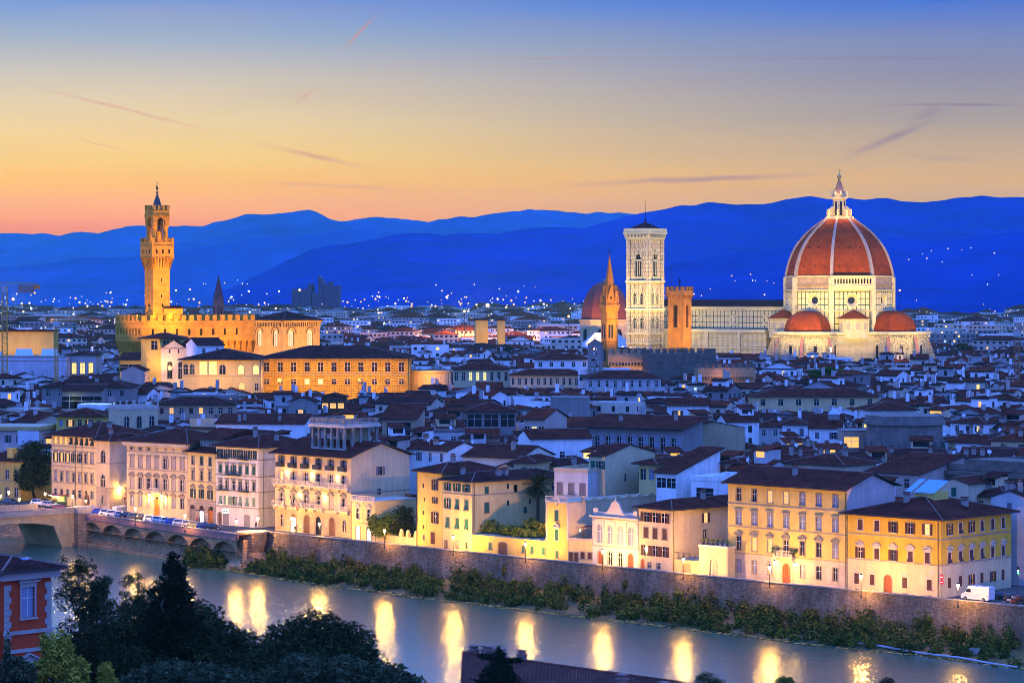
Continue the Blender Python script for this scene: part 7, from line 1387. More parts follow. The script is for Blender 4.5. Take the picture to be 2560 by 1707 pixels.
# ---------------------------------------------------------------- the roofs beyond, too many and too small to tell apart
FW = [plaster("far_white", (.74, .72, .68), stain=0), plaster("far_cream", (.52, .43, .31), stain=0), plaster("far_rosy", (.45, .33, .27), stain=0), plaster("far_grey", (.34, .31, .29), stain=0), plaster("far_stone", (.22, .18, .16), stain=0)]
FM = FW + [ROOF, ROOF2, ROOF3, DARK, lit(0), lit(1), mat("cool_lit_window", (.3, .35, .4), var=0, emit=1.0, ecol=(.6, .8, 1)), DISHM]
def geo(mb, cx, cy, W, D, an, H, roof, wi, lp=.06, fl=1, tall=False):
    a = rad(an); ca, sa = math.cos(a), math.sin(a); ox, oy = cx - (W / 2) * ca + (D / 2) * sa, cy - (W / 2) * sa - (D / 2) * ca
    T = lambda x, y, z: (ox + x * ca - y * sa, oy + x * sa + y * ca, z)
    for x0, y0, x1, y1 in ((0, 0, W, 0), (W, 0, W, D), (W, D, 0, D), (0, D, 0, 0)): mb.face([T(x0, y0, 0), T(x1, y1, 0), T(x1, y1, H), T(x0, y0, H)], wi)
    r_ = rc.randrange(5, 8); e = .5; p = math.tan(rad(rc.uniform(13, 19)))
    if roof == 0: z = H + (D / 2 + e) * p; mb.face([T(-e, -e, H), T(W + e, -e, H), T(W + e, D / 2, z), T(-e, D / 2, z)], r_); mb.face([T(W + e, D + e, H), T(-e, D + e, H), T(-e, D / 2, z), T(W + e, D / 2, z)], r_); mb.face([T(W, 0, H), T(W, D, H), T(W, D / 2, z - .15)], wi); mb.face([T(0, D, H), T(0, 0, H), T(0, D / 2, z - .15)], wi)
    elif roof == 1: z = H + (W / 2 + e) * p; mb.face([T(W + e, -e, H), T(W + e, D + e, H), T(W / 2, D + e, z), T(W / 2, -e, z)], r_); mb.face([T(-e, D + e, H), T(-e, -e, H), T(W / 2, -e, z), T(W / 2, D + e, z)], r_); mb.face([T(0, 0, H), T(W, 0, H), T(W / 2, 0, z - .15)], wi)
    elif roof == 2: m_ = min(W, D) / 2; z = H + (m_ + e) * p; A, B = (T(m_, D / 2, z), T(W - m_, D / 2, z)) if W >= D else (T(W / 2, m_, z), T(W / 2, D - m_, z)); c = [T(-e, -e, H), T(W + e, -e, H), T(W + e, D + e, H), T(-e, D + e, H)]; [mb.face(f, r_) for f in ([[c[0], c[1], B, A], [c[1], c[2], B], [c[2], c[3], A, B], [c[3], c[0], A]] if W >= D else [[c[0], c[1], A], [c[1], c[2], B, A], [c[2], c[3], B], [c[3], c[0], A, B]])]
    else: mb.face([T(0, 0, H), T(W, 0, H), T(W, D, H), T(0, D, H)], 3)
    if roof < 3:
        mb.face([T(-e, -e, H - .35), T(W + e, -e, H - .35), T(W + e, -e, H + .01), T(-e, -e, H + .01)], 8)
        for _ in range(rc.choice((0, 1, 2))): x, y = rc.uniform(1, W - 1), rc.uniform(D * .2, D * .6); q = [T(x - .5, y - .4, H), T(x + .5, y - .4, H), T(x + .5, y + .4, H), T(x - .5, y + .4, H)]; zt = H + rc.uniform(2.2, 3.6); [mb.face([q[k], q[(k + 1) % 4], (*q[(k + 1) % 4][:2], zt), (*q[k][:2], zt)], rc.choice((0, 2, 3))) for k in range(4)]; mb.face([(*s[:2], zt) for s in q], 6)
    ww, wh = (1.0, 1.6) if not tall else (1.7, 1.4)
    for side, Ln in ((0, W), (1, D), (2, D)):
        n = max(1, int(Ln / 3.4))
        for f_ in range(fl):
            z1 = H - 1.1 - f_ * 3.3
            if z1 - wh < 1: break
            for i in range(n):
                x = Ln * (i + .5) / n; q = rc.random()
                if q < .15: continue
                m_ = 8 if q > .15 + lp else rc.choice((9, 9, 10, 10, 11))
                P4 = [(x - ww / 2, z1 - wh), (x + ww / 2, z1 - wh), (x + ww / 2, z1), (x - ww / 2, z1)]
                mb.face([T(*((px, -.06) if side == 0 else ((W + .06, px) if side == 1 else (-.06, Ln - px))), pz) for px, pz in P4], m_)
far = MB()
for (cx, cy, W, D, an) in lotted[NEAR:]:
    H = capz(cx, cy, W, min(24, max(12, rc.gauss(17.5, 2.4)))); geo(far, cx, cy, W, D, an, H, rc.choice((0, 0, 1, 2, 2, 3)), rc.choice((0, 0, 0, 1, 1, 2, 3, 4)), .05, 2)
    if rc.random() < .16: geo(far, cx + rc.uniform(-2, 2), cy, rc.uniform(3, 7), 4, an, capz(cx, cy, 5, H + rc.uniform(2.0, 4.5), .8), rc.choice((0, 2, 1)), rc.choice((0, 0, 1, 3)), .08, 1)
tag(far.build("distant_rooftops", FM, uv=True), kind='stuff', label="densely packed tiled roofs and pale walls stretching behind the nearer houses")
# the plain beyond: modern blocks, sheds
pl = MB(); y = 1335
while y < 5200:
    hw = .2 * y + 20; st = 15 + (y - 1335) * .016; x = -hw
    while x < hw:
        W = rc.uniform(10, 24) * (1 + (y - 1335) / 5000); D = st * .8; dens = .86 if y < 2200 else .5
        if rc.random() < dens and not taken(x + W / 2, y, 6):
            big = rc.random() < (.12 if y < 1900 else .30); H = rc.uniform(14, 26) if big else rc.gauss(14.5, 2.4)
            if big: W *= 1.35
            geo(pl, x + W / 2, y + rc.uniform(-4, 4), W * .95, D, rc.uniform(-28, 28), max(7, H), rc.choice((0, 0, 2, 2, 1, 3)) if not big else rc.choice((3, 3, 2)), rc.choice((0, 0, 1, 1, 2, 3, 4, 4)), .10, 5 if big else 2, big)
        x += W * 1.02
    y += st
tag(pl.build("distant_suburbs", FM, uv=False), kind='stuff', label="hazy blue apartment blocks and roofs spreading to the foot of the hills")
# ---------------------------------------------------------------- lights of the plain, far landmarks, cranes
DL = [mat("town_light_orange", (1, .6, .2), var=0, emit=1.25, ecol=(1, .46, .04)), mat("town_light_yellow", (1, .8, .5), var=0, emit=1.3, ecol=(1, .70, .14)), mat("town_light_white", (.8, .9, 1), var=0, emit=1.3, ecol=(.75, .88, 1))]
rl = random.Random(9); mb = MB()
def spot(p, r, m):
    b = len(mb.v); x, y, z = p; mb.v += [(x + r, y, z), (x - r, y, z), (x, y + r, z), (x, y - r, z), (x, y, z + r), (x, y, z - r)]
    for f in ((0, 2, 4), (2, 1, 4), (1, 3, 4), (3, 0, 4), (2, 0, 5), (1, 2, 5), (3, 1, 5), (0, 3, 5)): mb.f.append(tuple(b + i for i in f)); mb.m.append(m)
for i in range(560):
    y = 1600 + 3700 * rl.random() ** .45; u = rl.uniform(-40, 2600); cl = noise.noise(Vector((u * .006, y * .0012, 7)))
    if cl < -.12 and rl.random() < .8: continue
    spot(Vector(((u - CX) / F * y, y, rl.uniform(14, 26) + (rl.random() ** 2 * 26 if y > 2600 else 0))), y / 4000 * rl.choice((.9, 1.1, 1.3, 1.6, 2.1)), rl.choice((0, 0, 0, 1, 1, 1, 2)))
for i in range(34):           # villas on the slopes
    k = rl.randrange(6); u0, v0 = [(2290, 640), (2410, 618), (1880, 700), (2480, 690), (1230, 710), (560, 700)][k]; d = 3620 if k in (0, 1, 2, 3) else 4880
    u = rl.gauss(u0, 60); v = rl.gauss(v0 + 8, 11 if k < 4 else 5)
    if k in (0, 1, 3): d = 4000 + (724 - v) * 8
    q = Q(u, min(v, 722), d - 60); spot((q.x, q.y, max(6, q.z)), d / 4000 * rl.choice((.8, 1.0, 1.3)), rl.choice((0, 1, 2, 1)))
tag(mb.build("distant_town_lights", DL, uv=False), kind='stuff', label="countless tiny orange, yellow and white lights over the plain and hill villas")
fl = [(33, 748, 2600, 0, 2.2, "orange floodlight behind the tall yellow crane"), (243, 816, 1420, 1, .9, "yellow floodlight left of the town hall's battlements"), (749, 725, 3900, 1, 2.6, "yellow floodlight over the dark jagged courthouse"), (622, 728, 4500, 2, 2.6, "white floodlight left of the dark jagged courthouse"), (698, 728, 4500, 2, 2.2, "white floodlight close beside the dark jagged courthouse"), (1219, 763, 2050, 0, 2.4, "big glaring orange floodlight in the middle of the plain"), (1161, 778, 1950, 0, 1.5, "orange floodlight left of the big glaring one"), (1422, 791, 1850, 0, 1.4, "orange floodlight left of the dark red chapel dome"), (2249, 726, 4000, 0, 2.2, "orange floodlight right of the great dome"), (1105, 727, 4400, 0, 1.7, "orange light on the plain below the long dark hill"), (1120, 739, 4000, 0, 1.5, "orange light over the roofs, left of the glaring floodlight"), (1735, 735, 3500, 0, 1.3, "orange light just right of the brick tower's battlements"), (440, 726, 4200, 0, 2.0, "orange light right beside the town hall's tower"), (475, 724, 4300, 0, 2.0, "orange light between the golden tower and the brick spire"), (1010, 746, 3200, 1, 1.2, "yellow light in the middle of the distant roofs")]
for u, v, d, m, r, lab in fl:
    q = Q(u, v, d); t = thing("floodlight_mast", lab, "floodlight", (q.x, q.y, 0), 0, "floodlights on the plain"); a = MB(); a.tube((0, 0, 0), (0, 0, q.z), .25, n=5); a.build("pole", IRON, t); a = MB(); a.ball((0, -.3, q.z), r * .6); a.build("lamp_head", mat("floodlight_%d" % m, (1, .8, .5), var=0, emit=7, ecol=[(1, .34, .03), (1, .60, .08), (.75, .95, 1)][m]), t)
    if d < 2700: lamp("light", (0, r + 2.5, q.z), [330e3, 90e3, 90e3][m] * (d / 2000) ** 2, [(1, .42, .07), (1, .7, .25), (.8, .9, 1)][m], t, .8)
t = thing("courthouse", "dark jagged modern courthouse with slanting towers on the left of the plain", "courthouse", (0, 0, 0)); dkb = mat("courthouse_dark", (.10, .05, .10), var=.1); D_ = 4050
for pts in ([(729, 765), (729, 722), (768, 722), (772, 708), (780, 712), (780, 765)], [(778, 768), (778, 730), (795, 735), (795, 768)], [(795, 768), (795, 688), (805, 698), (807, 720), (812, 768)], [(812, 768), (808, 712), (829, 704), (830, 768)], [(829, 768), (831, 716), (847, 714), (847, 768)]):
    a = MB(); q0 = [Q(u, v, D_) for u, v in pts]; q1 = [p + Vector((0, 55, 0)) for p in q0]; a.face(q0[::-1]); a.face(q1)
    for i in range(len(q0)): j = (i + 1) % len(q0); a.face([q0[i], q0[j], q1[j], q1[i]])
    a.build("slab", dkb, t)
YC = mat("crane_yellow", (.50, .28, .04), var=.1)
def crane(label, u, vtop, d, jl, jr, m=YC, box=True, wd=1.9):
    top = Q(u, vtop, d); t = thing("tower_crane", label, "crane", (top.x, d, 0)); h = top.z; a = MB(); s = wd / 2
    for x in (-s, s):
        for y in (-s, s): a.tube((x, y, 0), (x, y, h), .13, n=4)
    n = int(h / (wd * 1.1))
    for i in range(n):
        z0, z1 = h * i / n, h * (i + 1) / n
        for (x0, y0), (x1, y1) in (((-s, -s), (s, -s)), ((s, -s), (s, s)), ((s, s), (-s, s)), ((-s, s), (-s, -s))): a.tube((x0, y0, z0), (x1, y1, z1), .08, n=3); a.tube((x0, y0, z1), (x1, y1, z1), .07, n=3)
    a.build("mast", m, t); a = MB()
    for y in (-.6, .6): a.tube((-jl, y, h), (jr, y, h), .13, n=4)
    a.tube((-jl, 0, h + 1.3), (jr, 0, h + 1.3), .12, n=4); k = int((jl + jr) / 1.6)
    for i in range(k): x = -jl + i * 1.6; a.tube((x, -.6, h), (x + .8, 0, h + 1.3), .06, n=3); a.tube((x + .8, 0, h + 1.3), (x + 1.6, -.6, h), .06, n=3)
    a.build("jib", m, t); a = MB(); a.box(-1, 1, -1, 1, h - 2.2, h - .1); a.build("cab", mat("crane_cab", (.4, .38, .35)), t)
    if box: a = MB(); a.box(jr - 7, jr - 1, -.7, .7, h - 2.4, h + .6); a.build("counterweight", mat("crane_weight", (.25, .17, .14)), t); a = MB(); a.box(jr - .99, jr + 1.2, -.7, .7, h - 1, h + .6); a.build("sign_board", mat("crane_orange", (.6, .2, .03)), t)
    return t
crane("tall yellow lattice crane with a boxed counterweight at the left edge", 12, 716, 985, 22, 12); crane("slim yellow crane with a long thin jib left of the town hall", 141, 802, 930, 4, 11, box=False, wd=1.1); crane("orange crane mast with a thin jib at the far right edge", 2542, 826, 900, 20, 9, m=mat("crane_orange_mast", (.35, .13, .06)), box=False, wd=1.5)
t = thing("lit_long_block", "long golden-lit arcade roofline left of the town hall", "building", (Q(60, 800, 1240).x - 22, 1240, 0)); a = MB(); a.box(0, 36, 0, 12, 0, 34); a.build("wall", YEL, t); a = MB(); a.box(-1, 37, -1, 13, 34.01, 34.8); a.build("roof", ROOF3, t); [flood("arcade_light", (t.location.x + 5 + i * 13, 1222, 22), (t.location.x + 5 + i * 13, 1240, 31), 9000, (1, .5, .06), 110) for i in range(3)]
for u, v, d, w, h_, lab in ((1197, 800, 1700, 4.0, 22, "yellow-lit square block below the big glaring floodlight"), (1250, 806, 1690, 2.2, 22, "small yellow-lit tower block right of the square lit one")):
    q = Q(u, v, d); t = thing("lit_block", lab, "building", (q.x - w / 2, d, 0), .1); a = MB(); a.box(0, w * 2, 0, 10, 0, h_ + 12); a.build("wall", YEL, t); a = MB(); a.box(-.5, w * 2 + .5, -.5, 10.5, h_ + 12.01, h_ + 12.8); a.build("roof", ROOF3, t); flood("block_light", (q.x + 4, d - 16, 20), (q.x + 4, d, h_ + 5), 11000, (1, .50, .05), 100)
# ---------------------------------------------------------------- trees, shrubs, river bank
def leafm(n, c): return mat(n, c, rough=.9, var=.3, sc=1.2, fine=5, spec=.02)
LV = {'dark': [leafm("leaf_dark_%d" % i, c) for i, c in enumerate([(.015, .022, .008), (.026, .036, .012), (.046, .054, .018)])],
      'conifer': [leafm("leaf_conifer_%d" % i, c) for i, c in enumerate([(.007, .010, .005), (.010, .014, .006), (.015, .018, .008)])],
      'olive': [leafm("leaf_olive_%d" % i, c) for i, c in enumerate([(.028, .042, .018), (.052, .066, .030), (.090, .10, .048)])],
      'pale': [leafm("leaf_pale_%d" % i, c) for i, c in enumerate([(.14, .15, .02), (.24, .22, .03), (.36, .30, .04)])],
      'green': [leafm("leaf_green_%d" % i, c) for i, c in enumerate([(.045, .075, .015), (.085, .125, .02), (.14, .17, .03)])],
      'bank': [leafm("leaf_bank_%d" % i, c) for i, c in enumerate([(.035, .045, .006), (.07, .085, .010), (.14, .145, .016), (.17, .11, .02)])],
      'dry': [leafm("leaf_dry_%d" % i, c) for i, c in enumerate([(.22, .14, .03), (.34, .22, .05), (.44, .30, .07)])]}
BARK = mat("bark", (.05, .035, .025), var=.4, fine=5)
def leaves(mb, blobs, n, size, rg, nm=3, elong=1.6, droop=0.):
    """blobs: (centre, (rx,ry,rz)); small faces spread through each blob's volume, in clumps"""
    wt = [(b[1][0] * b[1][1] * b[1][2]) ** .67 for b in blobs]; tot = sum(wt)
    for (c, r), w in zip(blobs, wt):
        for _ in range(int(n * w / tot)):
            d = Vector((rg.gauss(0, 1), rg.gauss(0, 1), rg.gauss(0, 1))).normalized(); lump = 1 + .30 * noise.noise(d * 2.3 + Vector(c)) + .18 * noise.noise(d * 6 + Vector(c) * 2); q = rg.random() ** .38 * lump
            p = Vector((c[0] + d.x * r[0] * q, c[1] + d.y * r[1] * q, c[2] + d.z * r[2] * q)); cl = noise.noise(p * (.9 / max(.5, size * 3)))
            if cl < -.32: continue
            a = Vector((rg.gauss(0, 1), rg.gauss(0, 1), rg.gauss(0, .7) - droop)).normalized(); b = a.cross(Vector((rg.gauss(0, 1), rg.gauss(0, 1), rg.gauss(0, 1)))).normalized(); s = size * rg.uniform(.6, 1.3)
            i = min(nm - 1, max(0, int((cl + .45 + rg.uniform(-.2, .2)) * nm))); mb.face([p - a * s * elong * .5, p + b * s * .35, p + a * s * elong * .5, p - b * s * .35], i)
def limb(mb, p, q, r0, r1, rg, k=4, wob=.12):
    p, q = Vector(p), Vector(q); L = (q - p).length; pr, rr_ = p, r0
    for i in range(1, k + 1):
        t = i / k; n_ = p.lerp(q, t) + Vector((rg.gauss(0, 1), rg.gauss(0, 1), rg.gauss(0, .5))) * L * wob * (.4 if i == k else 1) * .5; rn = r0 + (r1 - r0) * t; mb.tube(pr, n_, rr_, rn, 6); pr, rr_ = n_, rn
    return pr
def tree(name, label, cat, base, trunk_r, blobs, n, size, mats, seed, group=None, elong=1.6, droop=0.):
    rg = random.Random(seed); t = thing(name, label, cat, base, 0, group); bl = [(tuple(Vector(c) - Vector(base)), r) for c, r in blobs]; mb = MB(); top = min(b[0][2] - b[1][2] * .3 for b in bl)
    mx = sum(b[0][0] for b in bl) / len(bl); my = sum(b[0][1] for b in bl) / len(bl); fork = limb(mb, (0, 0, -.3), (mx * .4, my * .4, max(.6, top)), trunk_r, trunk_r * .7, rg, wob=.06)
    for c, r in bl: e = limb(mb, fork, c, trunk_r * .6, trunk_r * .18, rg); [limb(mb, e, Vector(c) + Vector((rg.gauss(0, r[0] * .5), rg.gauss(0, r[1] * .5), rg.uniform(0, r[2] * .8))), trunk_r * .2, .03, rg, 2) for _ in range(3)]
    mb.build("trunk", BARK, t, uv=False); mb = MB(); leaves(mb, bl, n, size, rg, len(mats), elong, droop); mb.build("crown", mats, t, uv=False); return t
def EB(u, v, d, ru, rv, dy=None): k = d / F; return (tuple(Q(u, v, d)), (ru * k, (dy or ru) * k, rv * k))
pz = lambda u, v, d, z: (Q(u, v, d).x, d, z)
# along the river front
tree("tree", "big dark bushy tree between the low yellow house and the cream loggia palazzo", "tree", pz(85, 1230, 668, 0), .45, [EB(70, 1150, 668, 34, 40), EB(105, 1148, 670, 30, 42), EB(60, 1190, 664, 26, 28), EB(100, 1195, 666, 30, 26), EB(84, 1118, 670, 24, 20), EB(68, 1212, 662, 22, 16)], 7500, .42, LV['dark'] , 1)
tree("tree", "green garden tree lit by the street lamp before the brown retaining wall", "tree", pz(965, 1345, 556, .2), .2, [EB(950, 1318, 556, 30, 24), EB(975, 1305, 558, 26, 24), EB(935, 1305, 556, 18, 20)], 3600, .34, LV['green'], 2, "garden trees by the street lamp")
tree("tree", "darker garden tree rising left of the tall yellow house", "tree", pz(1012, 1345, 558, .2), .2, [EB(1010, 1290, 560, 28, 26), EB(1020, 1320, 556, 22, 24), EB(995, 1320, 556, 20, 22)], 3600, .34, LV['dark'], 3, "garden trees by the street lamp")
r, W = GW
def on(r, x, y, z): return r.matrix_basis @ Vector((x, y, z))
t = thing("hedge", "long clipped hedge and climbing leaves on top of the long yellow street wall", "hedge", on(r, 0, 0, 4.1), r.rotation_euler.z); rg = random.Random(8); mb = MB(); leaves(mb, [((W * s, 3 + 1.2 * math.sin(s * 9), 1.0 + .5 * math.sin(s * 17)), (2.0, 1.6, 1.2 + .4 * math.sin(s * 23))) for s in [i / 11 for i in range(12)]], 6500, .3, rg); mb.build("foliage", LV['green'], t, uv=False)
for i, (x, lab) in enumerate(((.60, "round light green bush, left of the pair above the yellow wall"), (.85, "round light green bush beside the narrow yellow tower house"))): tree("bush", lab, "bush", on(r, W * x, 5, 4.1), .1, [(tuple(on(r, W * x, 4.5, 6.3)), (2.0, 1.8, 1.6)), (tuple(on(r, W * x + 1.5, 5, 5.8)), (1.4, 1.4, 1.2))], 2200, .3, LV['pale'] if i else LV['green'], 20 + i, "bushes above the yellow wall")
# palm
pb = Vector((5.4, 541, 4.0)); t = thing("palm_tree", "tall palm tree with a full round head of fronds behind the hedge", "palm tree", pb); mb = MB(); rg = random.Random(4); z = 0
for i in range(18): mb.lathe([(.36 + .05 * (i % 2), i * .52), (.30, i * .52 + .51)], 8, cap=False)
mb.build("trunk", mat("palm_bark", (.10, .06, .035), var=.4, fine=5), t, uv=False); mb = MB()
for i in range(95):
    a = rg.random() * 6.2832; el = rg.uniform(-.75, 1.35); L = rg.uniform(2.9, 3.9); pv = Vector((0, 0, 9.3)); d = Vector((math.cos(a) * math.cos(el), math.sin(a) * math.cos(el), math.sin(el))); m_ = rg.randrange(3)
    for s in range(7):
        nx = pv + d * L / 7; sd = d.cross(Vector((0, 0, 1))).normalized(); w0 = .42 * math.sin(math.pi * (s + .6) / 7.6)
        for sg in (-1, 1):
            for k in range(2): q = pv.lerp(nx, k / 2); mb.face([q, q + d * .12, q + sd * sg * w0 + d * .35 + Vector((0, 0, -.18)), q + sd * sg * w0 * .9 + d * .22 + Vector((0, 0, -.18))], m_)
        pv = nx; d = (d + Vector((0, 0, -.17))).normalized()
mb.build("crown", LV['dark'], t, uv=False)
gh, gw = GH
for i in range(6): q = on(gh, gw * (i + .5) / 6, .6, 6.1); t = thing("potted_plant", "small plant in a terracotta pot on the gatehouse roof, %s from the left" % ordn[i], "potted plant", q, 0, "potted plants along the gatehouse roof"); mb = MB(); mb.lathe([(.16, 0), (.24, .35)], 8); mb.build("pot", ROOF2, t); mb = MB(); leaves(mb, [((0, 0, .75), (.4, .4, .5))], 70, .2, random.Random(i)); mb.build("foliage", LV['green'], t, uv=False)
tree("tree", "dark tree between roofs left of the white arched altana", "tree", pz(280, 1050, 722, 0), .4, [EB(280, 1045, 722, 26, 26), EB(290, 1025, 722, 18, 18), EB(266, 1062, 722, 18, 18)], 3000, .45, LV['dark'], 31)
for i, (u, v) in enumerate(((2040, 934), (2072, 928), (2102, 934))): tree("tree", ["dark roof-garden tree below the dome, leftmost of three", "tallest dark roof-garden tree below the dome", "dark roof-garden tree below the dome, rightmost of three"][i], "tree", pz(u, v, 960, 15), .25, [EB(u, v, 960, 20, 11), EB(u + 9, v + 6, 960, 14, 9)], 1300, .6, LV['green'], 40 + i, "roof-garden trees below the dome")
for i, (u, v) in enumerate(((2150, 1140), (2195, 1146), (2238, 1142))): tree("bush", ["feathery roof-garden bush left of two chimneys", "low dense roof-garden bush on the pinkish house", "wispy roof-garden bush at the right of the terrace"][i], "bush", pz(u, v + 12, 566, 16.5), .08, [EB(u, v, 566, 22, 13), EB(u + 10, v + 5, 566, 14, 9)], 900, .3, LV['olive'], 50 + i, "roof-garden bushes")
rg = random.Random(77)
for i in range(26):              # trees scattered over the far plain
    u, d = rg.uniform(0, 2560), rg.uniform(1500, 2600); x = (u - CX) / F * d
    if taken(x, d, 8): continue
    lab = "dusky tree %s on the plain, %s" % (("clump", "crown", "group")[i % 3], ZU[min(17, int(u / 143))][1].replace("above", "far beyond").replace("over", "far beyond").replace("around", "far beyond").replace("at the", "near the"))
    tree("tree", lab, "tree", (x, d, 0), .5, [((x + rg.uniform(-4, 4), d, 13 + rg.uniform(-2, 3)), (rg.uniform(5, 9), 5, rg.uniform(4, 6))), ((x + rg.uniform(-6, 6), d, 11), (6, 5, 5))], 700, 1.3, LV['dark'], 600 + i, "trees on the plain")
# the bank under the wall
def wl(s):                       # a point on the wall line by distance, from its left end
    for a, b in zip(WP, WP[1:]):
        L = (b - a).length
        if s <= L: return a.lerp(b, s / L)
        s -= L
    return WP[-1]
SL = sum((b - a).length for a, b in zip(WP, WP[1:])); BANKW = lambda s: 5 + 8.5 * min(1, max(0, s + 22) / 60) + 1.6 * noise.noise(Vector((s * .05, 0, 2)))
mb = MB(); rows = []
def wlx(s): return wl(max(0, s)) if s >= 0 else WP[0] + (B_ - A_).normalized() * (-s) - NI * 7.5 * min(1, -s / 8)
for i in range(121):
    s = -17 + (SL + 17) * i / 120; p = wlx(s); bw_ = BANKW(s) * min(1, (s + 18) / 16); rows.append([p - NI * (bw_ * k / 10 + .5) + Vector((0, 0, -4.9 - 2.4 * (k / 10) ** .8 + noise.noise(p * .3 + Vector((k, 0, 0))) * .25 * (k < 10))) for k in range(11)])
mb.sheet(rows); tag(mb.build("river_bank", mat("bank_soil", (.14, .10, .03), var=.5, sc=.3, fine=2.5)), kind='structure')
mb = MB(); rg = random.Random(13)
for i in range(1050):
    s = rg.uniform(-15, SL - 2); bw_ = BANKW(s) * min(1, (s + 18) / 16); k = rg.uniform(.02, .90); p = wlx(s) - NI * (bw_ * k + .6); h = rg.uniform(.9, 2.5) * (1.25 - .5 * k) * (.7 + .6 * noise.noise(Vector((s * .08, 3, 1))) + .3); z0 = -4.9 - 2.4 * k ** .8
    b0 = len(mb.f); w_ = rg.uniform(.7, 1.7); leaves(mb, [((p.x, p.y, z0 + h * .55), (w_, w_, max(.5, h * .75)))], 120, .40, rg, 4, 1.8, -.3)
    if rg.random() < .35:
        dm = rg.randrange(4)
        for j in range(b0, len(mb.m)): mb.m[j] = dm if rg.random() < .6 else mb.m[j]
tag(mb.build("bank_undergrowth", LV['bank'], uv=False), kind='stuff', label="tangled green and brown undergrowth along the foot of the river wall")
mb = MB()
for i in range(2600):
    s = rg.uniform(-15, SL - 2); bw_ = BANKW(s) * min(1, (s + 18) / 16); p = wlx(s) - NI * (bw_ * rg.uniform(.93, 1.10) + .5) + Vector((0, 0, -6.93 + rg.uniform(-.02, .06))); a = rg.random() * 6.28; d = Vector((math.cos(a), math.sin(a), 0)) * rg.uniform(.25, .7); e = Vector((-d.y, d.x, .1)) * .5; mb.face([p - d, p - e, p + d, p + e], rg.randrange(3))
tag(mb.build("washed_up_reeds", LV['dry'], uv=False), kind='stuff', label="yellowish strip of dead reeds washed up along the waterline")
for i, (u, v, w_, h_, lab) in enumerate(((1449, 1437, 9, 12, "tawny shrub growing out of the river wall, small and single"), (1575, 1447, 11, 16, "tall tawny shrub sprouting from the river wall"), (1563, 1460, 7, 11, "dark shrub on the river wall just left of the tall tawny one"), (658, 1350, 8, 14, "dark shrub hanging on the river wall beside the bastion"), (1260, 1425, 6, 12, "brown shrub hanging on the wall below the arched gate"))):
    z = -1.9; p = P(u, v, z); tree("wall_shrub", lab, "shrub", tuple(p + Vector((0, 0, -h_ * .09))), .06, [(tuple(p), (w_ * .08, w_ * .08, h_ * .09))], 420, .22, LV['bank'], 60 + i, "shrubs rooted in the river wall")
a, b = P(2139, 1606, -6.5), P(2543, 1666, -6.8); t = thing("drain_pipe", "long pale pipe lying along the bank by the water", "pipe", a, 0); mb = MB(); d = b - a
for i in range(6): mb.tube(d * (i / 6) + Vector((0, 0, .12 * math.sin(i * 2))), d * ((i + 1) / 6) + Vector((0, 0, .12 * math.sin((i + 1) * 2))), .17, n=8)
mb.build("pipe", mat("pale_pipe", (.42, .42, .44), var=.2), t)
t = thing("flat_rock", "flat pale stone slab lying among the bushes near the pipe", "rock", P(2455, 1625, -6.0)); mb = MB(); mb.prism([(-2.4, -.9), (-.5, -1.3), (2.0, -1.0), (2.5, .3), (1.2, 1.2), (-1.6, 1.1)], -.5, .35); mb.build("slab", mat("pale_rock", (.34, .29, .25), var=.35), t)
# ---------------------------------------------------------------- foreground on our own bank
RED = plaster("red_plaster", (.52, .05, .010), stain=.3); QM = mat("grey_quoins", (.36, .29, .24), var=.2)
C_ = Vector((Q(127, 1500, 215).x, 215, 7)); dv = Vector((math.cos(rad(45)), math.sin(rad(45)), 0)); Wv = 4.5; o = C_ - dv * Wv
r, hf = bld("villa", "red villa with grey quoins and pedimented windows at the lower left edge", "villa", o, rad(45), Wv, 11, 24.0, RED, ('hip', 14, 1.0, ROOF3), front=[row(20.2, 2.5, 1.25, 1, 'c', 'p', trim=QM, xs=[.5]), row(13.2, 2.9, 1.35, 1, 'c', 'p', trim=QM, xs=[.5])], chim=[(.1, .5, 0)]); occ(r, Wv, 11)
band(r, Wv, 11, [18.9, 17.4], QM, .16, .3); mb = MB(); mb.box(-.55, Wv + .55, -.55, -.002, 23.4, 23.99); mb.box(Wv + .001, Wv + .55, 0, 11, 23.4, 23.99); mb.build("cornice", QM, r)
for x in (0, Wv):
    mb = MB()
    for i in range(46):
        w = .62 if i % 2 else .42; mb.box(-.04, w, -.05, .04, i * .5, i * .5 + .48) if x == 0 else mb.box(Wv - w, Wv + .04, -.05, .04, i * .5, i * .5 + .48)
    mb.build("quoins", QM, r)
mb = MB(); z = hf(3.2, 2.2); mb.box(2.6, 3.5, 1.2, 2.6, z - .2, z + .12); mb.build("skylight", SKYL, r)
mb = MB(); mb.box(-7, -.051, 1.4, 9, 0, 19.5); mb.build("wing", RED, r); mb = MB(); mb.face([(-7.5, .7, 19.4), (-.052, .7, 19.4), (-.052, 9, 21.4), (-7.5, 9, 21.4)]); mb.face([(-7.5, .7, 19.25), (-7.5, 9, 19.25), (-.052, 9, 19.25), (-.052, .7, 19.25)]); mb.build("wing_roof", ROOF3, r)
mb = MB(); mb.box(-2.6, -1.5, 1.30, 1.399, 14, 17.2); mb.build("wing_window", CURT, r)
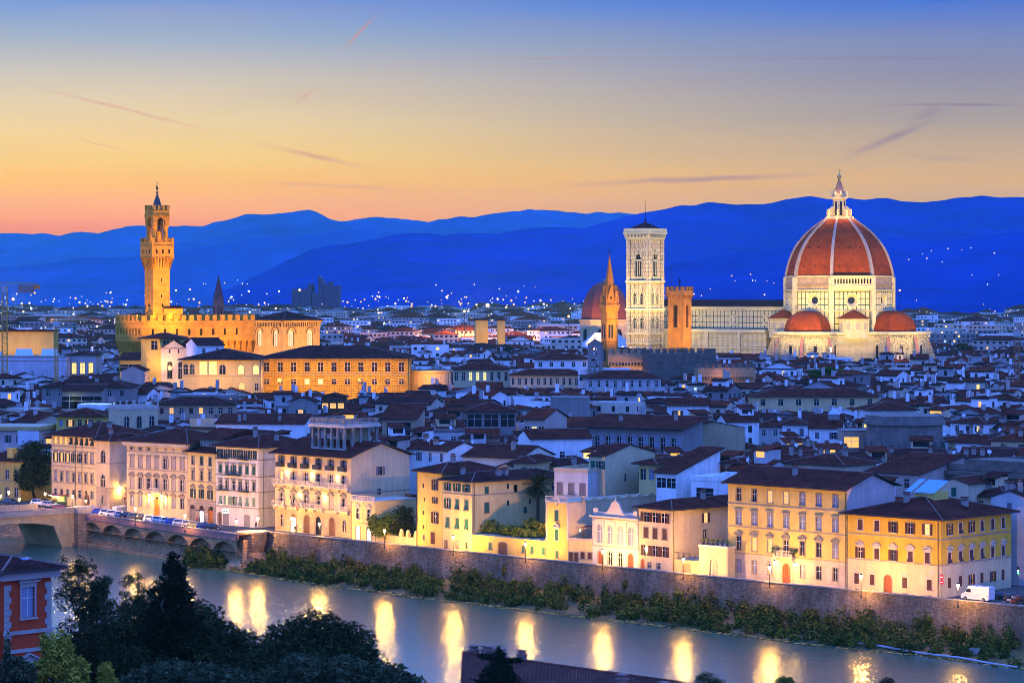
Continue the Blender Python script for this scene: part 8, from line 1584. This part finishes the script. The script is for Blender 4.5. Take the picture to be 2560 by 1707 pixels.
# the tiled roof at the bottom
BT = mat("near_roof_tiles", (.16, .045, .03), var=.5, sc=.3, fine=2.5, tile=.42, bump=.6, spec=.2)
rd = Vector((0, 300, 0)); t = thing("riverside_building", "long brown tiled roof with stubby chimneys at the bottom edge, running down to the right", "building", rd - E * 8.2, math.atan2(E.y, E.x)); L = 46; zr = 11.5; hw_ = 9; ze = zr - hw_ * .33
mb = MB(); mb.box(.3, L, -hw_ + .5, hw_ - .5, -1, ze - .1); mb.face([(.3, -hw_ + .5, ze - .1), (.3, hw_ - .5, ze - .1), (.3, 0, zr - .25)][::-1]); mb.v = [(x - .98 * min(0, y), y, z) for x, y, z in mb.v]; mb.build("wall", plaster("salmon_plaster", (.40, .15, .10)), t)
mb = MB(); mb.face([(0, -hw_, ze), (L, -hw_, ze), (L, 0, zr), (0, 0, zr)]); mb.face([(L, hw_, ze), (0, hw_, ze), (0, 0, zr), (L, 0, zr)]); mb.face([(0, hw_, ze - .2), (L, hw_, ze - .2), (L, 0, zr - .2), (0, 0, zr - .2)]); mb.face([(L, -hw_, ze - .2), (0, -hw_, ze - .2), (0, 0, zr - .2), (L, 0, zr - .2)])
for sg in (-1, 1): mb.face([(0, sg * hw_, ze - .2), (0, sg * hw_, ze), (0, 0, zr), (0, 0, zr - .2)]); mb.face([(0, sg * hw_, ze - .2), (L, sg * hw_, ze - .2), (L, sg * hw_, ze), (0, sg * hw_, ze)])
for i in range(int(L / .42)):                                    # cover tiles as real rolls on the visible slope
    x = .21 + i * .42; mb.tube((x, -hw_ - .05, ze + .02), (x, -.1, zr + .02), .11, n=5)
for i in range(int(L / .5)): mb.tube((i * .5, 0, zr + .05), (i * .5 + .46, 0, zr + .07), .19, .16, 6)
mb.v = [(x - .98 * min(0, y), y, z) for x, y, z in mb.v]; mb.build("roof", BT, t)
chm = mat("brick_chimney", (.30, .12, .09), var=.3, brick=(.4, .14, .02, (.2, .15, .13), .5, (.36, .16, .11)))
for x, y, hh, w in ((1.6, .4, .5, .5), (3.6, .6, .7, .7), (5.6, .6, .6, .8), (9.5, .3, .7, .4), (25, -3.4, 1.3, .45), (31, -3.6, 1.2, .45), (36.5, -3.2, 1.0, .55)):
    z = zr - abs(y) * .33; x -= .98 * min(0, y); mb = MB(); mb.box(x - w, x + w, y - .4, y + .4, z - 1, z + hh); mb.box(x - w - .12, x + w + .12, y - .52, y + .52, z + hh + .001, z + hh + .14); mb.box(x - w * .7, x + w * .7, y - .3, y + .3, z + hh + .141, z + hh + .5); mb.box(x - w - .1, x + w + .1, y - .5, y + .5, z + hh + .501, z + hh + .6); mb.build("chimney", chm, t)
HOUSE.append((0, 300, 1, 0, 1, 1, 0))
# trees on the slope below us
gz = lambda d: 4 if d > 250 else 9
rg = random.Random(3); tip = 1386; bl = []
for i in range(15):
    s = i / 14; v = tip + 14 + s * 300; w = 17 + 84 * s ** .72 * (1 + .12 * math.sin(i * 2.1)); bl.append(EB(433 - 6 * s + 5 * math.sin(i * 1.7), v, 232, w, 26 + 14 * s))
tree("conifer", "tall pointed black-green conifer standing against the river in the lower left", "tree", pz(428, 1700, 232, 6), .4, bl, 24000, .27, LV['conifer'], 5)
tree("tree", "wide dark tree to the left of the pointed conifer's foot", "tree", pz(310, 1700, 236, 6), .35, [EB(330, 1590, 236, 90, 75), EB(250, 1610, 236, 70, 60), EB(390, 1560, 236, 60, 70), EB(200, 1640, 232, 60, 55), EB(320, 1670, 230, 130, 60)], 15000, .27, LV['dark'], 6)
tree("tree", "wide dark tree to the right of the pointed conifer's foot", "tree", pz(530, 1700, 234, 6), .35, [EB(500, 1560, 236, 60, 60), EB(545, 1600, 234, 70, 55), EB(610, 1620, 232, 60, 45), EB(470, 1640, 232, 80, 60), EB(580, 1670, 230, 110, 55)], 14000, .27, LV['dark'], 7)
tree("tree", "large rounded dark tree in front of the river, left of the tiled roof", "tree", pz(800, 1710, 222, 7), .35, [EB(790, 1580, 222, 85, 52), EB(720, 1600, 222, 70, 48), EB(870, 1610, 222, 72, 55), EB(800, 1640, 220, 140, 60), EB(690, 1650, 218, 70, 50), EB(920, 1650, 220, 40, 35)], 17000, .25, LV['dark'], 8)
tree("olive_tree", "grey-green olive tree along the bottom edge under the dark trees", "tree", pz(470, 1740, 188, 9), .25, [EB(430, 1690, 188, 75, 40), EB(520, 1695, 188, 80, 36), EB(360, 1705, 188, 60, 36), EB(600, 1705, 188, 60, 34)], 9000, .2, LV['olive'], 9, "olive trees along the bottom edge", 2.2)
tree("olive_tree", "grey-green olive tree below the large rounded dark tree", "tree", pz(850, 1740, 190, 9), .25, [EB(760, 1675, 190, 80, 42), EB(860, 1680, 190, 80, 40), EB(950, 1690, 190, 70, 38), EB(690, 1700, 190, 60, 36), EB(1020, 1710, 190, 45, 28)], 11000, .2, LV['olive'], 10, "olive trees along the bottom edge", 2.2)
tree("shrub", "pale yellow-green lit shrub in front of the red villa", "shrub", pz(150, 1760, 140, 24), .12, [EB(150, 1640, 140, 38, 60), EB(115, 1620, 141, 18, 42), EB(190, 1690, 140, 36, 50), EB(110, 1690, 140, 40, 50)], 5200, .14, LV['pale'], 11, "pale shrubs in the lower left corner", 2.2, -.4)
tree("shrub", "pale lit shrub cut by the lower left corner", "shrub", pz(30, 1760, 138, 24), .12, [EB(30, 1680, 138, 40, 45), EB(18, 1625, 138, 8, 40), EB(60, 1690, 138, 30, 40)], 3800, .14, LV['olive'], 12, "pale shrubs in the lower left corner", 2.2, -.4)
tree("shrub", "small yellowish shrub on the bottom edge right of the pale lit ones", "shrub", pz(262, 1760, 142, 24), .1, [EB(262, 1685, 142, 22, 32), EB(275, 1705, 142, 20, 22)], 1500, .13, LV['pale'], 14, "pale shrubs in the lower left corner", 2.2, -.4)
def feathery(label, u0, v0, u1, v1, d, seed, n=30, spread=60, nl=5200):
    rg = random.Random(seed); t = thing("bare_tree", label, "tree", tuple(Q(u0, v0, d)), 0, "thin half-bare trees by the red villa"); b = Vector(t.location); mb = MB(); lf = MB(); top = Q(u1, v1, d) - b; limb(mb, (0, 0, 0), top, .16, .03, rg, 7, .03)
    for i in range(n):
        s = rg.uniform(.12, .97); p = top * s; w = spread * d / F * (1.15 - s) ** .6; a = rg.random() * 6.28; q = p + Vector((math.cos(a) * w, math.sin(a) * w, w * rg.uniform(.0, .5))); e = limb(mb, p, q, .05, .012, rg, 4, .12)
        for _ in range(4): f = p.lerp(q, rg.uniform(.4, 1)); g = f + Vector((rg.gauss(0, .6), rg.gauss(0, .6), rg.gauss(-.3, .5))); mb.tube(f, g, .015, .006, 3); leaves(lf, [(tuple(g), (.55, .55, .45))], nl // (n * 4), .15, rg, 3, 2.6, .6)
    mb.build("trunk", BARK, t, uv=False); lf.build("crown", LV['dark'], t, uv=False)
feathery("thin half-bare tree with drooping twigs just right of the red villa", 200, 1690, 199, 1400, 226, 21, 34, 66, 5600)
feathery("thin leafy tree between the half-bare one and the conifer", 245, 1690, 243, 1440, 228, 22, 28, 56, 7000)
feathery("twiggy tree top close left of the pointed conifer", 345, 1690, 348, 1440, 240, 23, 28, 60, 6000)
bl = [EB(1247, 1622 + i * 17, 284, 5 + i * 12, 15) for i in range(6)]; tree("conifer", "small spiky conifer in front of the tiled roof's left end", "tree", pz(1247, 1720, 284, 3), .2, bl + [EB(1215, 1640, 284, 22, 8), EB(1285, 1650, 284, 24, 8)], 6000, .2, LV['conifer'], 15, None, 2.4)
tree("shrub", "dry grey twiggy shrub at the right end of the tiled roof", "shrub", pz(1770, 1760, 262, 5), .08, [EB(1765, 1700, 262, 30, 22), EB(1795, 1712, 262, 20, 18)], 900, .16, LV['olive'], 16, None, 3.0)
tree("shrub", "dark shrub top poking up at the bottom edge under the lamp reflections", "shrub", pz(2210, 1760, 262, 5), .08, [EB(2218, 1706, 262, 18, 14)], 500, .16, LV['dark'], 17, None, 2.0)
tree("shrub", "faint green shrub at the bottom edge, right of the dry twiggy one", "shrub", pz(1960, 1760, 262, 5), .08, [EB(1962, 1704, 262, 26, 14)], 700, .16, LV['green'], 18, None, 2.0)
# ---------------------------------------------------------------- evening haze over the whole valley
def build_haze():
    m = bpy.data.materials.new("haze"); m.use_nodes = True; nt = m.node_tree; nt.nodes.remove(nt.nodes["Principled BSDF"])
    v = nt.nodes.new("ShaderNodeVolumePrincipled"); v.inputs["Color"].default_value = (.30, .95, .50, 1)
    v.inputs["Density"].default_value = 2.6e-5; v.inputs["Anisotropy"].default_value = -.45
    nt.links.new(v.outputs[0], nt.nodes["Material Output"].inputs["Volume"])
    mb = MB(); mb.box(-8000, 8000, -300, 17600, -9.5, 640)
    o = mb.build("haze", m); tag(o, kind='stuff')
build_haze()
